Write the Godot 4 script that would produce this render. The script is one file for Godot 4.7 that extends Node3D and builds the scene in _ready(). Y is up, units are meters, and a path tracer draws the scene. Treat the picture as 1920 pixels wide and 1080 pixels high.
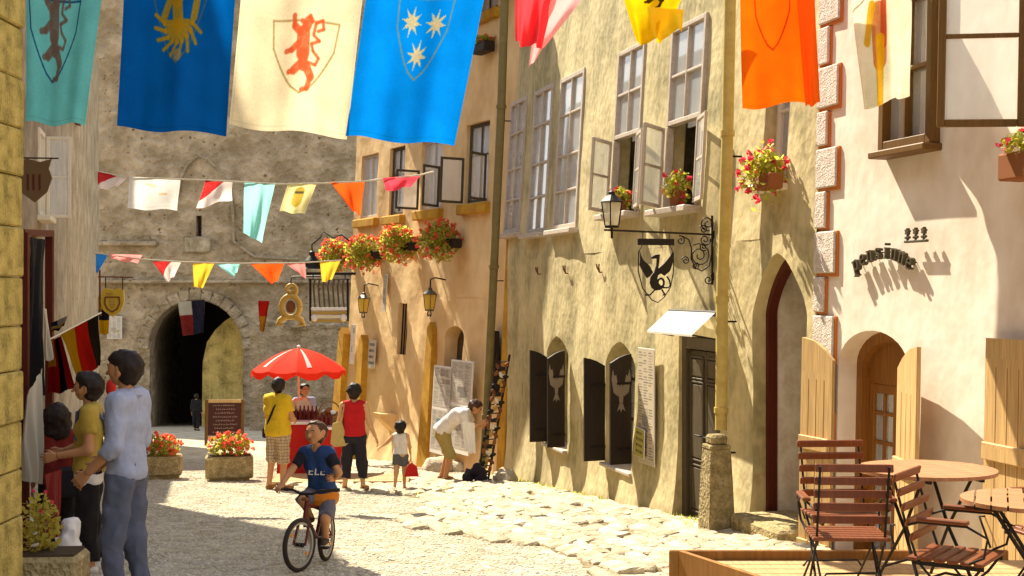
extends Node3D
# Sunny old-town street running down to a gate tower. Pixels below are those of the 1920 x 1080 photograph;
# depths come from the ground plane, the walls or known sizes.
const F := 2500.0
const EYE := Vector3(0, 1.43, 0)
const SLOPE := 0.0832
var M := {}
var used := {}
var rng := RandomNumberGenerator.new()
var nz := FastNoiseLite.new()

class MB:
	var v := PackedVector3Array()
	var n := PackedVector3Array()
	var t := PackedVector2Array()
	var c := PackedColorArray()
	var col := Color.WHITE
	func put(a: Vector3, na: Vector3, ta := Vector2.ZERO):
		v.append(a); n.append(na); t.append(ta); c.append(col)
	# corners counter-clockwise seen from outside
	func tri(a: Vector3, b: Vector3, d: Vector3):
		var g := (b - a).cross(d - a).normalized()
		put(a, g); put(d, g); put(b, g)
	func tri_n(a, b, d, na, nb, nd, ta := Vector2.ZERO, tb := Vector2.ZERO, td := Vector2.ZERO):
		put(a, na, ta); put(d, nd, td); put(b, nb, tb)
	func quad(a: Vector3, b: Vector3, d: Vector3, e: Vector3):
		tri(a, b, d); tri(a, d, e)
	func quad_uv(a, b, d, e, ta, tb, td, te):
		var g: Vector3 = (b - a).cross(d - a).normalized()
		tri_n(a, b, d, g, g, g, ta, tb, td); tri_n(a, d, e, g, g, g, ta, td, te)
	func box(T: Transform3D, s: Vector3, bev := 0.0):
		var h := s * 0.5
		if bev <= 0.0:
			for f in [[0, 1, 2], [1, 2, 0], [2, 0, 1]]:
				for sg in [1.0, -1.0]:
					var q := []
					for k in [[-1, -1], [1, -1], [1, 1], [-1, 1]]:
						var p := Vector3.ZERO
						p[f[0]] = h[f[0]] * sg; p[f[1]] = h[f[1]] * k[0]; p[f[2]] = h[f[2]] * k[1]
						q.append(T * p)
					if sg > 0: quad(q[0], q[1], q[2], q[3])
					else: quad(q[3], q[2], q[1], q[0])
			return
		var b: float = min(bev, min(h.x, min(h.y, h.z)) * 0.49)
		var P := func(ax: int, sx: float, sy: float, sz: float) -> Vector3:
			var p := Vector3(sx * h.x, sy * h.y, sz * h.z)
			for i in 3:
				if i != ax: p[i] -= sign(p[i]) * b
			return T * p
		for f in [[0, 1, 2], [1, 2, 0], [2, 0, 1]]:
			for sg in [1.0, -1.0]:
				var q := []
				for k in [[-1, -1], [1, -1], [1, 1], [-1, 1]]:
					var s3 := [0.0, 0.0, 0.0]
					s3[f[0]] = sg; s3[f[1]] = float(k[0]); s3[f[2]] = float(k[1])
					q.append(P.call(f[0], s3[0], s3[1], s3[2]))
				if sg > 0: quad(q[0], q[1], q[2], q[3])
				else: quad(q[3], q[2], q[1], q[0])
		for f in [[0, 1, 2], [1, 2, 0], [2, 0, 1]]:
			for s1 in [1.0, -1.0]:
				for s2 in [1.0, -1.0]:
					var q := []
					for e in [-1.0, 1.0]:
						var s3 := [0.0, 0.0, 0.0]
						s3[f[0]] = e; s3[f[1]] = s1; s3[f[2]] = s2
						q.append(P.call(f[1], s3[0], s3[1], s3[2])); q.append(P.call(f[2], s3[0], s3[1], s3[2]))
					if s1 * s2 > 0: quad(q[0], q[2], q[3], q[1])
					else: quad(q[1], q[3], q[2], q[0])
		for sx in [1.0, -1.0]:
			for sy in [1.0, -1.0]:
				for sz in [1.0, -1.0]:
					var a = P.call(0, sx, sy, sz); var d = P.call(1, sx, sy, sz); var e = P.call(2, sx, sy, sz)
					if sx * sy * sz > 0: tri(a, d, e)
					else: tri(a, e, d)
	func bar(a: Vector3, b: Vector3, w: float, h: float, up := Vector3.UP, bev := 0.0):
		var z := (b - a).normalized()
		var x := up.cross(z)
		if x.length() < 0.01: x = Vector3.RIGHT.cross(z)
		x = x.normalized()
		box(Transform3D(Basis(x, z.cross(x), z), (a + b) * 0.5), Vector3(w, h, (b - a).length()), bev)
	func tube(pts: Array, r, sides := 8, caps := true):
		var rings := []
		var nr := []
		var ref := Vector3.ZERO
		for i in pts.size():
			var d: Vector3 = (pts[min(i + 1, pts.size() - 1)] - pts[max(i - 1, 0)]).normalized()
			if i == 0:
				ref = d.cross(Vector3(0.31, 0.83, 0.46)).normalized()
				if ref.length() < 0.5: ref = d.cross(Vector3.RIGHT).normalized()
			else:
				ref = (ref - d * ref.dot(d)).normalized()
			var bi := d.cross(ref)
			var rad: float = r[i] if r is Array else r
			var ring := []
			var rn := []
			for k in sides:
				var o: Vector3 = ref * cos(TAU * k / sides) + bi * sin(TAU * k / sides)
				ring.append(pts[i] + o * rad); rn.append(o)
			rings.append(ring); nr.append(rn)
		for i in pts.size() - 1:
			for k in sides:
				var k2: int = (k + 1) % sides
				tri_n(rings[i][k], rings[i][k2], rings[i + 1][k2], nr[i][k], nr[i][k2], nr[i + 1][k2])
				tri_n(rings[i][k], rings[i + 1][k2], rings[i + 1][k], nr[i][k], nr[i + 1][k2], nr[i + 1][k])
		if caps:
			for k in range(1, sides - 1):
				tri(rings[0][0], rings[0][k + 1], rings[0][k])
				var e: Array = rings[-1]
				tri(e[0], e[k], e[k + 1])
	func lathe(T: Transform3D, prof: Array, sides := 16, smooth := true):
		for i in prof.size() - 1:
			var a: Vector2 = prof[i]
			var b: Vector2 = prof[i + 1]
			var nn := Vector2(b.y - a.y, a.x - b.x).normalized()
			for k in sides:
				var t0 := TAU * k / sides
				var t1 := TAU * (k + 1) / sides
				var c0 := Vector3(cos(t0), 0, sin(t0))
				var c1 := Vector3(cos(t1), 0, sin(t1))
				var p := [T * (c0 * a.x + Vector3.UP * a.y), T * (c1 * a.x + Vector3.UP * a.y), T * (c1 * b.x + Vector3.UP * b.y), T * (c0 * b.x + Vector3.UP * b.y)]
				var n0: Vector3 = T.basis * (c0 * nn.x + Vector3.UP * nn.y)
				var n1: Vector3 = T.basis * (c1 * nn.x + Vector3.UP * nn.y)
				if not smooth:
					n0 = (n0 + n1).normalized(); n1 = n0
				if a.x > 1e-5: tri_n(p[0], p[2], p[1], n0, n1, n1)
				if b.x > 1e-5: tri_n(p[0], p[3], p[2], n0, n0, n1)
	func ball(T: Transform3D, r: Vector3, sides := 10, rings := 6):
		for i in rings:
			for k in sides:
				var q := []
				for e in [[i, k], [i + 1, k], [i + 1, k + 1], [i, k + 1]]:
					var th: float = PI * e[0] / rings
					var ph: float = TAU * e[1] / sides
					q.append(Vector3(sin(th) * cos(ph), cos(th), sin(th) * sin(ph)))
				var w := []
				var m := []
				for d in q:
					w.append(T * (d * r)); m.append((T.basis * (d / r)).normalized())
				if i < rings - 1: tri_n(w[0], w[2], w[1], m[0], m[2], m[1])
				if i > 0: tri_n(w[0], w[3], w[2], m[0], m[3], m[2])
	# outline in local x, y; from z = 0 to z = depth
	func prism(T: Transform3D, poly: PackedVector2Array, depth: float):
		if Geometry2D.is_polygon_clockwise(poly): poly.reverse()
		var ix := Geometry2D.triangulate_polygon(poly)
		for i in range(0, ix.size(), 3):
			var a := poly[ix[i]]
			var b := poly[ix[i + 1]]
			var d := poly[ix[i + 2]]
			if (b - a).cross(d - a) < 0:
				var s := b; b = d; d = s
			tri(T * Vector3(a.x, a.y, depth), T * Vector3(b.x, b.y, depth), T * Vector3(d.x, d.y, depth))
			tri(T * Vector3(a.x, a.y, 0), T * Vector3(d.x, d.y, 0), T * Vector3(b.x, b.y, 0))
		for i in poly.size():
			var a := poly[i]
			var b := poly[(i + 1) % poly.size()]
			quad(T * Vector3(a.x, a.y, 0), T * Vector3(b.x, b.y, 0), T * Vector3(b.x, b.y, depth), T * Vector3(a.x, a.y, depth))
	func mesh() -> ArrayMesh:
		var m := ArrayMesh.new()
		if v.is_empty(): return m
		var a := []
		a.resize(Mesh.ARRAY_MAX)
		a[Mesh.ARRAY_VERTEX] = v; a[Mesh.ARRAY_NORMAL] = n; a[Mesh.ARRAY_TEX_UV] = t; a[Mesh.ARRAY_COLOR] = c
		m.add_surface_from_arrays(Mesh.PRIMITIVE_TRIANGLES, a)
		return m

# ---------- naming, things and parts
func numbered(called: String) -> String:
	if not used.has(called):
		used[called] = 0
		return called
	used[called] += 1
	return "%s_%03d" % [called, used[called]]
func tag(o, label: String, category: String, group := ""):
	o.set_meta("label", label); o.set_meta("category", category)
	if group: o.set_meta("group", group)
	return o
func thing(called: String, label: String, category: String, T := Transform3D(), group := "") -> Node3D:
	var o := Node3D.new()
	o.name = numbered(called)
	add_child(o)
	o.transform = T
	tag(o, label, category, group)
	return o
func solo(called: String, mb: MB, mat, label: String, category: String, T := Transform3D(), group := "") -> MeshInstance3D:
	var o := MeshInstance3D.new()
	o.name = numbered(called)
	o.mesh = mb.mesh()
	o.material_override = mat
	add_child(o)
	o.transform = T
	tag(o, label, category, group)
	return o
# a part whose mesh is given in its parent's own axes, or in the axes W (world) when W is given
func part(parent: Node3D, called: String, mb, mat, W = null, stuff := false) -> MeshInstance3D:
	var o := MeshInstance3D.new()
	o.name = called
	o.mesh = mb.mesh() if mb is MB else mb
	o.material_override = mat
	parent.add_child(o, true)
	if W != null: o.global_transform = W
	if stuff: o.set_meta("kind", "stuff")
	return o
func setting(called: String, mb: MB, mat) -> MeshInstance3D:
	var o := MeshInstance3D.new()
	o.name = numbered(called)
	o.mesh = mb.mesh()
	o.material_override = mat
	add_child(o)
	o.set_meta("kind", "structure")
	return o

# ---------- pixels to places
func ray(x: float, y: float) -> Vector3: return Vector3((x - 960) / F, (540 - y) / F, -1)
func at(x: float, y: float, d: float) -> Vector3: return EYE + ray(x, y) * d
func gy(z: float) -> float: return SLOPE * z            # height of the street at world z
func ground(x: float, y: float) -> Vector3: return at(x, y, 1.43 * F / (y - 748.0))
func foot(x: float, d: float) -> Vector3: return Vector3((x - 960) / F * d, gy(-d), -d)
func on(T: Transform3D, x: float, y: float, off := 0.0) -> Vector2:   # where a pixel's ray meets the plane z = off of T, in T's axes
	var inv := T.affine_inverse()
	var o := inv * EYE
	var r := inv.basis * ray(x, y)
	var k := (off - o.z) / r.z
	var p := o + r * k
	return Vector2(p.x, p.y)
func yaw(p: Vector3, a: float) -> Transform3D: return Transform3D(Basis(Vector3.UP, deg_to_rad(a)), p)

# ---------- materials (colours are linear base colours)
func lin(r: float, g: float, b: float) -> Color: return Color(r, g, b).linear_to_srgb()
func mat(called: String, r: float, g: float, b: float, rough := 0.85, tex: Texture2D = null, scale := Vector3.ONE, nrm: Texture2D = null, ns := 1.0) -> StandardMaterial3D:
	var m := StandardMaterial3D.new()
	m.resource_name = called
	m.albedo_color = lin(r, g, b)
	m.roughness = rough
	m.metallic_specular = 0.35
	if tex: m.albedo_texture = tex
	if nrm:
		m.normal_enabled = true; m.normal_texture = nrm; m.normal_scale = ns
	if tex or nrm:
		m.uv1_triplanar = true
		m.uv1_scale = scale
	M[called] = m
	return m
func bytes_of(freq: float, oct: int, sd: int, size: int, type := FastNoiseLite.TYPE_SIMPLEX_SMOOTH) -> PackedByteArray:
	var f := FastNoiseLite.new()
	f.noise_type = type
	f.seed = sd
	f.frequency = freq
	f.fractal_octaves = oct
	f.fractal_type = FastNoiseLite.FRACTAL_FBM if oct > 1 else FastNoiseLite.FRACTAL_NONE
	var im := f.get_seamless_image(size, size)
	im.convert(Image.FORMAT_L8)
	return im.get_data()
# two-layer mottled surface: blotches between three tones, specks, and a relief map made of the same noise
func mottled(size: int, lo: Color, mid: Color, hi: Color, f1: float, f2: float, spk: float, spk_col: Color, sd: int, sx := 1, bump := 6.0) -> Array:
	var a := bytes_of(f1, 4, sd, size)
	var b := bytes_of(f2, 3, sd + 7, size)
	var s := bytes_of(f2 * 2.2, 2, sd + 13, size, FastNoiseLite.TYPE_CELLULAR)
	var im := Image.create(size, size, false, Image.FORMAT_RGB8)
	var hm := Image.create(size, size, false, Image.FORMAT_L8)
	var d := PackedByteArray()
	d.resize(size * size * 3)
	var hb := PackedByteArray()
	hb.resize(size * size)
	for y in size:
		for x in size:
			var i := y * size + x
			var j := i
			var k := a[j] / 255.0 * 0.65 + b[i] / 255.0 * 0.35
			if sx == 2: k = k * 0.85 + 0.15 * b[(int(abs(y - size / 2)) / 7) * size + x] / 255.0
			k = clampf((k - 0.5) * 1.9 + 0.5, 0.0, 1.0)
			var c: Color = lo.lerp(mid, k * 2.0) if k < 0.5 else mid.lerp(hi, k * 2.0 - 1.0)
			var sp: float = clampf((s[i] / 255.0 - (1.0 - spk)) * 9.0, 0.0, 1.0) if spk > 0.0 else 0.0
			sp *= clampf(a[(j + size * size / 3) % (size * size)] / 90.0 - 0.6, 0.0, 1.0)
			c = c.lerp(spk_col, sp)
			d[i * 3] = int(c.r * 255.0); d[i * 3 + 1] = int(c.g * 255.0); d[i * 3 + 2] = int(c.b * 255.0)
			hb[i] = int(clampf(b[i] * 0.6 + a[j] * 0.4 - sp * 70.0, 0, 255))
	im.set_data(size, size, false, Image.FORMAT_RGB8, d)
	hm.set_data(size, size, false, Image.FORMAT_L8, hb)
	hm.convert(Image.FORMAT_RGBA8)
	hm.bump_map_to_normal_map(bump)
	return [ImageTexture.create_from_image(im), ImageTexture.create_from_image(hm)]
func wood_tex(sd: int) -> Array:
	var size := 256
	var a := bytes_of(0.012, 3, sd, size)
	var b := bytes_of(0.05, 2, sd + 3, size)
	var im := Image.create(size, size, false, Image.FORMAT_RGB8)
	for y in size:
		for x in size:
			var w := a[((y / 6) % size) * size + x] / 255.0
			var g := 0.5 + 0.5 * sin(x * 0.5 + w * 14.0)
			var k := 0.80 + 0.12 * g * w + 0.12 * (b[((y / 10) % size) * size + x] / 255.0 - 0.4)
			k = clampf(k, 0.0, 1.0)
			im.set_pixel(x, y, Color(k, k * 0.96, k * 0.9))
	var h: Image = im.duplicate()
	h.convert(Image.FORMAT_RGBA8)
	h.bump_map_to_normal_map(2.0)
	return [ImageTexture.create_from_image(im), ImageTexture.create_from_image(h)]

func make_materials():
	var w := Color.WHITE
	var pl := mottled(512, Color(0.66, 0.66, 0.60), Color(0.88, 0.87, 0.83), Color(1, 0.99, 0.97), 0.006, 0.05, 0.14, Color(0.66, 0.62, 0.52), 3, 2, 6.0)
	mat("olive_plaster", 0.67, 0.565, 0.325, 0.95, pl[0], Vector3(0.30, 0.19, 0.30), pl[1], 0.3)
	M.olive_plaster.uv1_world_triplanar = true
	var ol := mottled(512, Color(0.87, 0.81, 0.72), Color(0.94, 0.91, 0.86), Color(1, 0.99, 0.96), 0.005, 0.022, 0.0, w, 11)
	mat("orange_plaster", 0.84, 0.62, 0.335, 0.95, ol[0], Vector3(0.3, 0.18, 0.3), ol[1], 0.4)
	M.orange_plaster.uv1_world_triplanar = true
	var pk := mottled(512, Color(0.90, 0.86, 0.82), Color(0.96, 0.94, 0.92), Color(1, 1, 1), 0.007, 0.03, 0.05, Color(0.86, 0.82, 0.77), 23, 2)
	mat("pink_plaster", 0.84, 0.75, 0.65, 0.95, pk[0], Vector3(0.3, 0.22, 0.3), pk[1], 0.15)
	M.pink_plaster.uv1_world_triplanar = true
	var st := mottled(512, Color(0.74, 0.70, 0.62), Color(0.86, 0.83, 0.77), Color(1, 0.97, 0.92), 0.010, 0.035, 0.24, Color(0.50, 0.43, 0.28), 31, 1, 14.0)
	mat("tower_stone", 0.40, 0.335, 0.25, 0.95, st[0], Vector3(0.11, 0.13, 0.11), st[1], 1.0)
	M.tower_stone.uv1_world_triplanar = true
	mat("rubble_stone", 0.39, 0.33, 0.245, 0.95, st[0], Vector3(0.3, 0.36, 0.3), st[1], 1.5)
	M.rubble_stone.uv1_world_triplanar = true
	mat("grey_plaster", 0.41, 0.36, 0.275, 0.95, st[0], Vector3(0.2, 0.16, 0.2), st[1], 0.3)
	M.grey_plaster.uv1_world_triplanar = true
	mat("vault_plaster", 0.62, 0.50, 0.25, 0.95, pl[0], Vector3(0.3, 0.3, 0.3), pl[1], 1.0)
	mat("pillar_stone", 0.52, 0.40, 0.12, 0.9, pl[0], Vector3(1.6, 1.6, 1.6), pl[1], 1.2)
	mat("trough_stone", 0.50, 0.42, 0.24, 0.95, st[0], Vector3(1.2, 1.2, 1.2), st[1], 1.2)
	mat("quoin_stone", 0.66, 0.60, 0.54, 0.95, st[0], Vector3(2.2, 2.2, 2.2), st[1], 1.2)
	M.quoin_stone.albedo_texture = pk[0]
	mat("quoin_paint", 0.50, 0.16, 0.035, 0.85)
	mat("ochre_paint", 0.56, 0.32, 0.035, 0.9, ol[0], Vector3(0.6, 0.6, 0.6))
	var gr := mottled(512, Color(0.72, 0.68, 0.6), Color(0.90, 0.87, 0.8), Color(1, 0.98, 0.93), 0.008, 0.06, 0.22, Color(0.60, 0.53, 0.40), 41, 1, 10.0)
	mat("street_dust", 0.53, 0.485, 0.395, 1.0, gr[0], Vector3(0.5, 0.5, 0.5), gr[1], 1.0)
	M.street_dust.uv1_world_triplanar = true
	for k in 4:
		mat("slab_%d" % k, 0.62 - 0.05 * k, 0.57 - 0.05 * k, 0.47 - 0.045 * k, 0.95, st[0], Vector3(1.1, 1.1, 1.1), st[1], 0.9)
		M["slab_%d" % k].albedo_texture = gr[0]
		M["slab_%d" % k].uv1_offset = Vector3(k * 0.31, 0, k * 0.17)
		M["slab_%d" % k].uv1_world_triplanar = true
	mat("joint_earth", 0.25, 0.205, 0.135, 1.0, gr[0], Vector3(0.8, 0.8, 0.8), gr[1], 1.0)
	M.joint_earth.uv1_world_triplanar = true
	mat("pebble", 0.53, 0.48, 0.385, 0.95)
	M.pebble.vertex_color_use_as_albedo = true
	var wd := wood_tex(5)
	mat("pine", 0.74, 0.52, 0.25, 0.6, wd[0], Vector3(1.5, 1.5, 1.5), wd[1], 0.4)
	mat("deck_pine", 0.62, 0.43, 0.22, 0.7, wd[0], Vector3(2.5, 2.5, 2.5), wd[1], 0.4)
	mat("rim_wood", 0.38, 0.19, 0.05, 0.6, wd[0], Vector3(1, 1, 1), wd[1], 0.3)
	mat("frame_wood", 0.34, 0.145, 0.028, 0.5, wd[0], Vector3(1, 1, 1), wd[1], 0.3)
	mat("teak", 0.235, 0.07, 0.021, 0.45, wd[0], Vector3(3, 3, 3), wd[1], 0.4)
	mat("teak_top", 0.54, 0.27, 0.145, 0.45, wd[0], Vector3(2, 2, 2), wd[1], 0.4)
	mat("brown_wood", 0.20, 0.105, 0.022, 0.55, wd[0], Vector3(2, 2, 2), wd[1], 0.4)
	mat("black_wood", 0.035, 0.024, 0.017, 0.6, wd[0], Vector3(2, 2, 2), wd[1], 0.6)
	mat("door_wood", 0.115, 0.095, 0.058, 0.6, wd[0], Vector3(2, 2, 2), wd[1], 0.6)
	mat("red_wood", 0.13, 0.022, 0.012, 0.5, wd[0], Vector3(2, 2, 2))
	mat("grey_paint", 0.55, 0.48, 0.40, 0.6, pk[0], Vector3(2, 2, 2))
	mat("cream_paint", 0.72, 0.64, 0.48, 0.55)
	mat("pale_panel", 0.74, 0.68, 0.60, 0.7, pk[0], Vector3(1, 1, 1))
	mat("iron", 0.022, 0.017, 0.014, 0.55)
	M.iron.metallic = 0.4
	mat("zinc", 0.55, 0.43, 0.13, 0.5, pk[0], Vector3(1, 1, 1))
	mat("old_pipe", 0.21, 0.165, 0.06, 0.6, pk[0], Vector3(1, 1, 1))
	mat("curtain", 0.76, 0.74, 0.71, 0.9)
	mat("roof_tile", 0.30, 0.12, 0.06, 0.9, gr[0], Vector3(2, 2, 2), gr[1], 1.0)
	mat("white_paper", 0.78, 0.75, 0.68, 0.8)
	mat("white_cloth", 0.82, 0.79, 0.74, 0.9)
	mat("red_cloth", 0.50, 0.018, 0.012, 0.85)
	mat("soil", 0.07, 0.045, 0.025, 1.0)
	mat("terracotta", 0.24, 0.085, 0.025, 0.85)
	mat("leaf", 0.26, 0.265, 0.035, 0.6)
	mat("leaf_dark", 0.30, 0.25, 0.04, 0.6)
	mat("stem", 0.11, 0.14, 0.03, 0.7)
	mat("petal_red", 0.82, 0.16, 0.08, 0.7)
	mat("petal_pink", 0.62, 0.05, 0.085, 0.7)
	for k in ["leaf", "leaf_dark", "petal_red", "petal_pink"]:
		M[k].backlight_enabled = true
		var c: Color = M[k].albedo_color.srgb_to_linear()
		M[k].backlight = (c * (0.7 / max(c.r, max(c.g, c.b)))).linear_to_srgb()
		M[k].cull_mode = BaseMaterial3D.CULL_DISABLED
	var g := mat("glass", 0.9, 0.94, 0.95, 0.03)
	g.transparency = BaseMaterial3D.TRANSPARENCY_ALPHA
	g.albedo_color.a = 0.2
	g.metallic_specular = 0.5
	var lg := mat("lamp_glass", 0.85, 0.8, 0.6, 0.1)
	lg.transparency = BaseMaterial3D.TRANSPARENCY_ALPHA
	lg.albedo_color.a = 0.45
	var yl := mat("amber_glass", 0.75, 0.5, 0.05, 0.15)
	yl.transparency = BaseMaterial3D.TRANSPARENCY_ALPHA
	yl.albedo_color.a = 0.7
	mat("gilt", 0.55, 0.38, 0.04, 0.45)
	mat("gilt_dull", 0.42, 0.27, 0.06, 0.5)
	mat("rust", 0.16, 0.055, 0.02, 0.7)

# ---------- walls with real openings
func bump_at(p: Vector3, amp: float) -> float:
	return amp * (nz.get_noise_3d(p.x * 22.0, p.y * 14.0, p.z * 22.0) + 0.35 * nz.get_noise_3d(p.x * 90.0, p.y * 60.0, p.z * 90.0))
func wall(T: Transform3D, u0: float, u1: float, v0: float, v1: float, holes: Array, cell: float, amp: float, flare := 0.0, depth = 0.3) -> MB:
	var mb := MB.new()
	var nu := int(ceil((u1 - u0) / cell))
	var nv := int(ceil((v1 - v0) / cell))
	var du := (u1 - u0) / nu
	var dv := (v1 - v0) / nv
	var w := func(u: float, v: float) -> float:
		var p := T * Vector3(u, v, 0)
		var e: float = flare * exp(-max(p.y - gy(p.z), 0.0) / 0.45) if flare > 0.0 else 0.0
		var k: float = clampf(min(u - u0, u1 - u) / 0.25, 0.0, 1.0)
		return bump_at(p, amp) * k + e
	var H := []
	for j in nv + 1:
		var row := PackedFloat32Array()
		for i in nu + 1: row.append(w.call(u0 + du * i, v0 + dv * j))
		H.append(row)
	var nrm := func(i: int, j: int) -> Vector3:
		var a: float = H[j][min(i + 1, nu)] - H[j][max(i - 1, 0)]
		var b: float = H[min(j + 1, nv)][i] - H[max(j - 1, 0)][i]
		return Vector3(-a / (du * (min(i + 1, nu) - max(i - 1, 0))), -b / (dv * (min(j + 1, nv) - max(j - 1, 0))), 1).normalized()
	var boxes := []
	for h in holes:
		var r := Rect2(h[0], Vector2.ZERO)
		for q in h: r = r.expand(q)
		boxes.append(r)
	for j in nv:
		for i in nu:
			var a := Vector2(u0 + du * i, v0 + dv * j)
			var b := a + Vector2(du, dv)
			var cut := -1
			for k in holes.size():
				if boxes[k].intersects(Rect2(a, b - a), true):
					cut = k
					break
			if cut < 0:
				var q := [Vector3(a.x, a.y, H[j][i]), Vector3(b.x, a.y, H[j][i + 1]), Vector3(b.x, b.y, H[j + 1][i + 1]), Vector3(a.x, b.y, H[j + 1][i])]
				var n0 = nrm.call(i, j); var n1 = nrm.call(i + 1, j); var n2 = nrm.call(i + 1, j + 1); var n3 = nrm.call(i, j + 1)
				mb.tri_n(q[0], q[1], q[2], n0, n1, n2)
				mb.tri_n(q[0], q[2], q[3], n0, n2, n3)
				continue
			var polys := [PackedVector2Array([a, Vector2(b.x, a.y), b, Vector2(a.x, b.y)])]
			for k in holes.size():
				if not boxes[k].intersects(Rect2(a, b - a), true): continue
				var nxt := []
				for pl in polys: nxt.append_array(Geometry2D.clip_polygons(pl, holes[k]))
				polys = nxt
			var nn: Vector3 = nrm.call(i, j)
			for pl in polys:
				if Geometry2D.is_polygon_clockwise(pl): continue
				var ix := Geometry2D.triangulate_polygon(pl)
				for m in range(0, ix.size(), 3):
					var t := []
					for e in 3:
						var q2: Vector2 = pl[ix[m + e]]
						t.append(Vector3(q2.x, q2.y, w.call(q2.x, q2.y)))
					if (t[1] - t[0]).cross(t[2] - t[0]).z < 0: mb.tri_n(t[0], t[2], t[1], nn, nn, nn)
					else: mb.tri_n(t[0], t[1], t[2], nn, nn, nn)
	for hi in holes.size():
		var poly: PackedVector2Array = holes[hi]
		var dp: float = depth[hi] if depth is Array else depth
		if Geometry2D.is_polygon_clockwise(poly): poly.reverse()
		for i in poly.size():
			var a := poly[i]
			var b := poly[(i + 1) % poly.size()]
			var seg := int(ceil(a.distance_to(b) / cell))
			for s in seg:
				var p := a.lerp(b, float(s) / seg)
				var q := a.lerp(b, float(s + 1) / seg)
				mb.quad(Vector3(q.x, q.y, w.call(q.x, q.y)), Vector3(p.x, p.y, w.call(p.x, p.y)), Vector3(p.x, p.y, -dp), Vector3(q.x, q.y, -dp))
	return mb
func rect(a: Vector2, b: Vector2) -> PackedVector2Array:
	return PackedVector2Array([Vector2(a.x, a.y), Vector2(b.x, a.y), Vector2(b.x, b.y), Vector2(a.x, b.y)])
func arch(u0: float, u1: float, v0: float, spring: float, top: float, pointed := false, seg := 10) -> PackedVector2Array:
	var p := PackedVector2Array([Vector2(u0, v0), Vector2(u1, v0)])
	var c := (u0 + u1) / 2.0
	var r := (u1 - u0) / 2.0
	for i in range(0, 2 * seg + 1):
		var a := PI * i / (2.0 * seg)
		if pointed:
			var k: float = abs(cos(a))
			p.append(Vector2(c + r * cos(a), spring + (top - spring) * pow(1.0 - pow(k, 1.55), 0.72)))
		else:
			p.append(Vector2(c + r * cos(a), spring + (top - spring) * sin(a)))
	return p
func lean(T: Transform3D, at_v: float, a: float, off := 0.0) -> Transform3D:
	return T * Transform3D(Basis(Vector3.RIGHT, -a), Vector3(0, at_v, off))
# a window frame (part) with its own panes (sub-parts); W: axes with x along the wall, origin at the lower left corner
func glazed(house: Node3D, W: Transform3D, w: float, h: float, cols: int, rows: Array, m, fr := 0.055, dep := 0.07, called := "window", pane_m = null) -> MeshInstance3D:
	var mb := MB.new()
	var I := Transform3D()
	var bx := func(x0, y0, x1, y1, d): mb.box(I.translated(Vector3((x0 + x1) / 2.0, (y0 + y1) / 2.0, 0)), Vector3(x1 - x0, y1 - y0, d), 0.006)
	bx.call(0, 0, fr, h, dep); bx.call(w - fr, 0, w, h, dep)
	bx.call(fr, 0, w - fr, fr, dep - 0.004); bx.call(fr, h - fr, w - fr, h, dep - 0.004)
	var iw := w - 2 * fr
	var mull := 0.035
	for i in range(1, cols):
		var x := fr + iw * i / cols
		bx.call(x - mull / 2, fr, x + mull / 2, h - fr, dep - 0.012)
	var ys := [fr]
	for r in rows:
		var y: float = h * r
		bx.call(fr, y - mull / 2, w - fr, y + mull / 2, dep - 0.02)
		ys.append(y)
	ys.append(h - fr)
	var o := part(house, called, mb, m, W)
	for i in cols:
		for j in ys.size() - 1:
			var g := MB.new()
			var a := Vector3(fr + iw * i / cols + 0.004, ys[j] + 0.004, 0)
			var b := Vector3(fr + iw * (i + 1) / cols - 0.004, ys[j + 1] - 0.004, 0)
			g.box(I.translated((a + b) / 2), Vector3(b.x - a.x, b.y - a.y, 0.004))
			part(o, "pane", g, pane_m if pane_m else M.glass)
	return o
func hinge(T: Transform3D, p: Vector3, a: float) -> Transform3D:  # axes at p turned by a degrees about the wall's upright
	return T * Transform3D(Basis(Vector3.UP, deg_to_rad(a)), p)
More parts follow.
